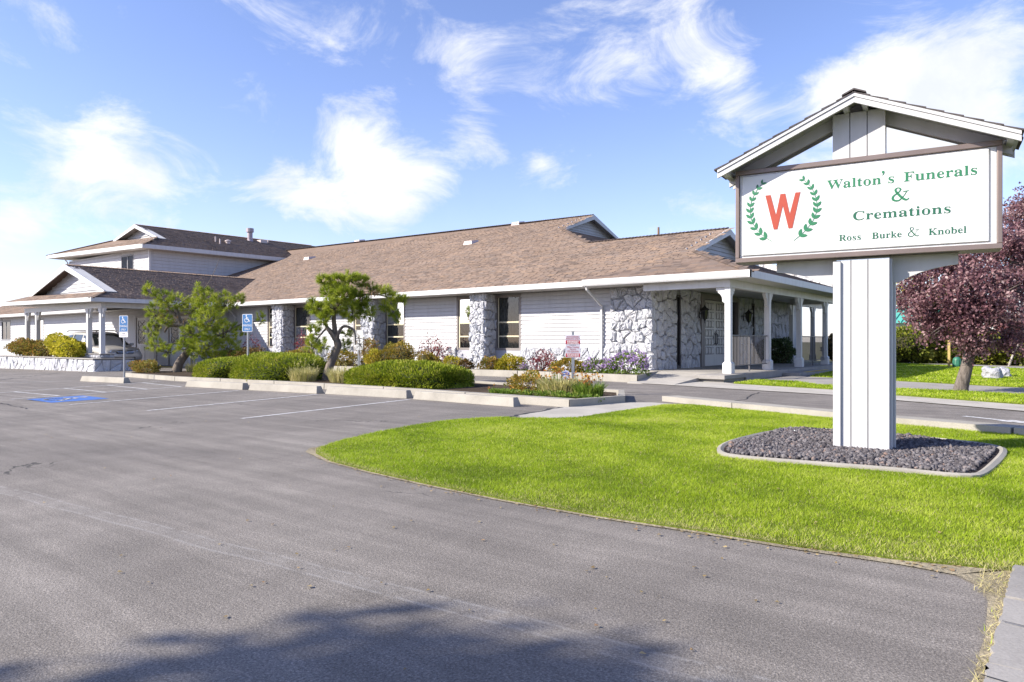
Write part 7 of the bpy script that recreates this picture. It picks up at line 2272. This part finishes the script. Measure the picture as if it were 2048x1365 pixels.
def leafy(label, base, trunk, mat, barkm, clumps, leaf, seed, start, n_per=1.0, group=None, name='plum_tree', asp=.33):
    t = thing(name, label, 'tree', (base[0], base[1], 0), 0, group)
    m = MB(); random.seed(seed)
    b0 = Vector((base[0], base[1], 0))
    m.tube([b0 + Vector(q[:3]) for q in trunk], [q[3] for q in trunk], 12)
    top = b0 + Vector(trunk[-1][:3])
    for (c3, r3, n) in clumps:        # a limb reaches into every clump
        c3 = Vector(c3); mid = top.lerp(c3, .5) + Vector((random.uniform(-.15, .15), random.uniform(-.15, .15), .1))
        m.tube([top - Vector((0, 0, .1)), mid, c3], [trunk[-1][3] * .55, trunk[-1][3] * .3, .012], 6)
        for k_ in range(5):
            e = c3 + Vector((random.uniform(-1, 1) * r3[0], random.uniform(-1, 1) * r3[1], random.uniform(-.8, 1) * r3[2])) * .85
            m.tube([mid.lerp(c3, .6), mid.lerp(e, .75) + Vector((0, 0, .05)), e], [.02, .012, .004], 5)
    m.build('trunk', barkm, t, smooth=True)
    gs = []
    for i, (c3, r3, n) in enumerate(clumps):
        p, o = blob(tuple(c3), r3, int(n * n_per), seed * 31 + i, .35, -1.0, .45)
        # gather the leaves into small sprays so that gaps open between them
        k = max(8, len(p) // 16); ctr = p[rng.integers(0, len(p), k)]
        idx = rng.integers(0, k, len(p)); p = ctr[idx] * .78 + p * .22 + rng.normal(size=p.shape) * .03
        o = o + np.array([0, 0, .2])
        gs.append((p, o, leaf, asp, .9, 0, .95))
    foliage('crown', gs, mat, t)
    return t


def at_px(px, py, dep):
    d = ray(px, py); f_ = Vector((-CS, CC, 0)); k = dep / d.dot(f_)
    return Vector((0, 0, EYE)) + d * k


PD = 15.95
cl2 = []
for px, py, back, r_px, n in ((1835, 570, 0, 52, 2600), (1870, 525, .3, 55, 3000), (1840, 625, -.2, 50, 2600), (1900, 590, -.4, 70, 5200), (1960, 560, -.2, 72, 5200), (1930, 640, -.6, 66, 4800), (1990, 620, -.5, 66, 4600), (2040, 580, .2, 70, 4200), (1985, 500, .5, 62, 3400), (2040, 500, .4, 60, 3000),
                              (1920, 530, .8, 62, 3400), (2060, 660, -.2, 60, 3000), (1870, 655, .1, 40, 1700), (2100, 540, .0, 80, 3000), (2020, 690, -.5, 36, 1300), (1812, 600, .2, 34, 1100), (1965, 690, -.4, 34, 1300), (1925, 690, -.2, 26, 700)):
    k = PD / 1422
    cl2.append((tuple(at_px(px, py, PD + back)), (r_px * k, r_px * k, r_px * k * .85), n))
leafy('dark purple leaved plum tree with a leaning trunk beside the drive', (-2.02, 18.75), [(0, 0, -.1, .17), (.02, .02, .12, .145), (.12, .08, .6, .12), (.2, .14, 1.05, .105), (.24, .17, 1.5, .085)], M_PLUM, M_BARK2, cl2, .070, 8, (0, 0), .62)
cl2 = []
PD2 = 27.0
for px, py, r_px, n in ((2040, 440, 50, 2600), (2075, 410, 50, 2000), (2090, 500, 70, 2400), (2010, 490, 40, 1600), (2120, 600, 80, 2000), (2030, 560, 50, 1500)):
    k = PD2 / 1422
    cl2.append((tuple(at_px(px, py, PD2)), (r_px * k, r_px * k, r_px * k), n))
bb = at_px(2062, 690, PD2)
leafy('tall purple leaved tree rising behind the nearer plum tree', (bb.x, bb.y), [(0, 0, -.1, .2), (0, 0, 1.4, .17), (.05, 0, 2.6, .13)], M_PLUM, M_BARK2, cl2, .10, 9, (0, 0))
cl2 = []
PD3 = 32.0
for px, py, r_px, n in ((2020, 660, 34, 900), (2045, 650, 36, 900)):
    k = PD3 / 1422
    cl2.append((tuple(at_px(px, py, PD3)), (r_px * k, r_px * k, r_px * k * .7), n))
bb = at_px(2027, 700, PD3)
leafy('small red leaved tree with a slanting pale trunk by the far hedge', (bb.x - .1, bb.y - .1), [(-.1, 0, -.1, .05), (.1, .1, .6, .045), (.45, .35, 1.4, .04)], leafmat('red_leaf', [(.12, .03, .03), (.24, .06, .06), (.36, .14, .12)], .3, .4, 2), bark('pale_bark', (.42, .38, .33)), cl2, .10, 10, (0, 0))

# shade tree standing up-sun, outside the picture; its shadow falls across the near asphalt
cl2 = []
random.seed(4)
for i in range(24):
    a_ = random.uniform(-3.2, 1.9); b_ = random.uniform(-1.4, .55)      # spread across the view, shallow along it
    cl2.append(((-8.65 + CC * a_ - CS * b_, -8.1 + CS * a_ + CC * b_, 5.4 + random.uniform(-.4, .9)), (1.1, 1.1, .6), 3600))
leafy('broad shade tree standing at the edge of the lot', (-8.65, -8.1), [(0, 0, -.1, .25), (.05, 0, 2, .2), (0, .1, 4.2, .15)], leafmat('shade_leaf', [(.05, .10, .02), (.09, .16, .03), (.15, .22, .05)], .3, .5, 1), M_BARK2, cl2, .16, 12, (0, 0), 1.0, None, 'shade_tree')
# ---------------------------------------------------------------- things behind the far lawn
M_LAUREL = leafmat('laurel_leaf', [(.055, .085, .012), (.13, .165, .02), (.235, .25, .035), (.34, .33, .06)], .3, .45, 1.2)
labs = ['yellow green hedge bush nearest the sign post, behind the far lawn', 'yellow green hedge bush directly left of the plum trunk', 'yellow green hedge bush directly behind the plum trunk', 'yellow green hedge bush between plum trunk and the white boulder', 'yellow green hedge bush behind the white boulder', 'yellow green hedge bush at the slanting pale trunk']
for i, (px, dep, r_, h) in enumerate(((1812, 36.5, 1.35, 1.0), (1868, 36.5, 1.15, 1.0), (1908, 36.0, 1.1, .85), (1950, 35.5, 1.1, .8), (1992, 35, 1.2, .85), (2045, 34.5, 1.2, .85))):
    q = at_px(px, 682.5, dep)
    bush('hedge_bush', labs[i], 'hedge', (q.x, q.y), (r_, 1.1, h), 5200, .13, M_LAUREL, 80 + i, 'hedge bushes behind the far lawn', .0, .65, .4, .28, 8, .7, (0, .95), None, .8)
# white boulders: two touching blocks
for (px, py, dep, s_, lab) in ((1984, 742, 21.5, .23, 'larger white painted boulder on the far lawn'), (2006, 738, 22.4, .20, 'smaller white painted boulder leaning behind the larger one')):
    c_ = at_px(px, py, dep)
    bm = bmesh.new(); bmesh.ops.create_icosphere(bm, subdivisions=3, radius=1)
    m = MB(); d = np.array([tuple(v.co) for v in bm.verts]); p4 = (np.abs(d) ** 4).sum(1) ** (-.25)
    r_ = lump(d, int(px), .18) * p4
    m.v = [(c_.x + a[0] * s_ * q, c_.y + a[1] * s_ * q, max(0.0, s_ * .72 + a[2] * s_ * .85 * q)) for a, q in zip(d, r_)]
    m.f = [tuple(v.index for v in f.verts) for f in bm.faces]; bm.free()
    o = m.build('boulder', stone_mat('boulder_stone', [(.40, .40, .43), (.46, .46, .48)])); tag(o, lab, 'boulder', 'white boulders on the far lawn')
# green cover, stake, mint building, pole
q = at_px(1914, 722, 30.5)
t = thing('utility_cover', 'green moulded cover standing on the far path', 'utility box', (q.x, q.y, 0))
M_GRN = plain('green_plastic', (.03, .16, .10), .5, var=.3, scale=12)
m = MB(); m.lathe((q.x, q.y, 0), [(.17, 0), (.17, .15), (.16, .32), (.14, .40), (.08, .46), (.02, .48)], 16); m.build('shell', M_GRN, t, smooth=True)
m = MB()
for a in range(0, 360, 30): m.tube([(q.x + .17 * math.cos(R(a)), q.y + .17 * math.sin(R(a)), .03), (q.x + .16 * math.cos(R(a)), q.y + .16 * math.sin(R(a)), .33)], .009, 5)
m.build('ribs', M_GRN, t)
q = at_px(1898, 722, 31.0)
t = thing('marker_stake', 'yellow wooden stake beside the green cover', 'stake', (q.x, q.y, 0)); m = MB(); m.box(q.x - .05, q.y - .02, -.1, q.x + .05, q.y + .02, 1.2); m.build('stake', plain('stake_wood', (.45, .33, .12), .8, var=.25, scale=15), t)
m = MB(); m.hexa([(q.x - .05, q.y - .02, 1.2), (q.x + .05, q.y - .02, 1.2), (q.x + .05, q.y + .02, 1.2), (q.x - .05, q.y + .02, 1.2)], [(q.x - .012, q.y - .01, 1.25), (q.x + .012, q.y - .01, 1.25), (q.x + .012, q.y + .01, 1.25), (q.x - .012, q.y + .01, 1.25)]); m.build('point', plain('stake_wood', (.45, .33, .12), .8), t)
M_MINT = plain('mint_roof', (.10, .42, .33), .5, var=.1)
q = at_px(1800, 682.5, 62)
t = thing('mint_building', 'white building with mint green metal roof behind the hedge', 'building', (q.x, q.y, 0))
x, y = q.x, q.y
m = MB(); m.box(x - 3, y, 0, x + 2.2, y + 10, 2.7); m.build('wall', plain('pale_wall', (.68, .67, .66), .7), t)
m = MB(); m.add([(x - 3.5, y - .8, 2.7), (x + 2.8, y - .8, 2.7), (x + 2.8, y + 5, 4.4), (x - 3.5, y + 5, 4.4)], [(0, 1, 2, 3)]); m.add([(x - 3.5, y + 10.8, 2.7), (x + 2.8, y + 10.8, 2.7), (x + 2.8, y + 5, 4.4), (x - 3.5, y + 5, 4.4)], [(0, 1, 2, 3)]); rf = m.build('roof', M_MINT, t)
for i in range(10):
    xx = x - 3.4 + i * .59; m = MB(); m.hexa([(xx, y - .8, 2.71), (xx + .06, y - .8, 2.71), (xx + .06, y + 5, 4.41), (xx, y + 5, 4.41)], [(xx, y - .8, 2.79), (xx + .06, y - .8, 2.79), (xx + .06, y + 5, 4.49), (xx, y + 5, 4.49)]); m.build('roof_rib', M_MINT, rf)
for xx in (x - 2.3, x + .2):
    m = MB(); m.box(xx, y - .06, .9, xx + 1.3, y - .003, 2.2); wn = m.build('window', M_TAUPE, t); m = MB(); m.box(xx + .1, y - .08, 1.0, xx + 1.2, y - .061, 2.1); m.build('pane', plain('far_glass', (.10, .13, .15), .2), wn)
m = MB(); m.box(x + 1.5, y - .8, 0, x + 2.2, y - .05, 2.68); m.build('porch_panel', plain('mint_panel', (.16, .48, .38), .6), t)
q = at_px(1317, 682.5, 75)
t = thing('utility_pole', 'wooden utility pole rising behind the roof ridge', 'pole', (q.x, q.y, 0))
m = MB(); m.tube([(q.x, q.y, 0), (q.x, q.y, 13.15)], [.18, .12], 10); m.build('pole', plain('pole_wood', (.24, .15, .09), .9, var=.2), t)
m = MB(); m.box(q.x - 1.1, q.y - .06, 12.2, q.x + 1.1, q.y + .06, 12.32); m.build('cross_arm', plain('pole_wood', (.24, .15, .09), .9), t)
# yellowing tree far behind the plum
cl2 = []
for px, py, r_px, n in ((1815, 585, 40, 900), (1850, 600, 40, 900), (1880, 580, 40, 700)):
    k = 52 / 1422; cl2.append((tuple(at_px(px, py, 52)), (r_px * k, r_px * k, r_px * k), n))
bb = at_px(1845, 690, 52)
leafy('yellowing tree far behind the plum crown', (bb.x, bb.y), [(0, 0, -.1, .2), (0, 0, 1.5, .17), (.05, 0, 2.8, .13)], M_YELLOWL, M_BARK2, cl2, .16, 14, (0, 0), 1, None, 'maple_tree')
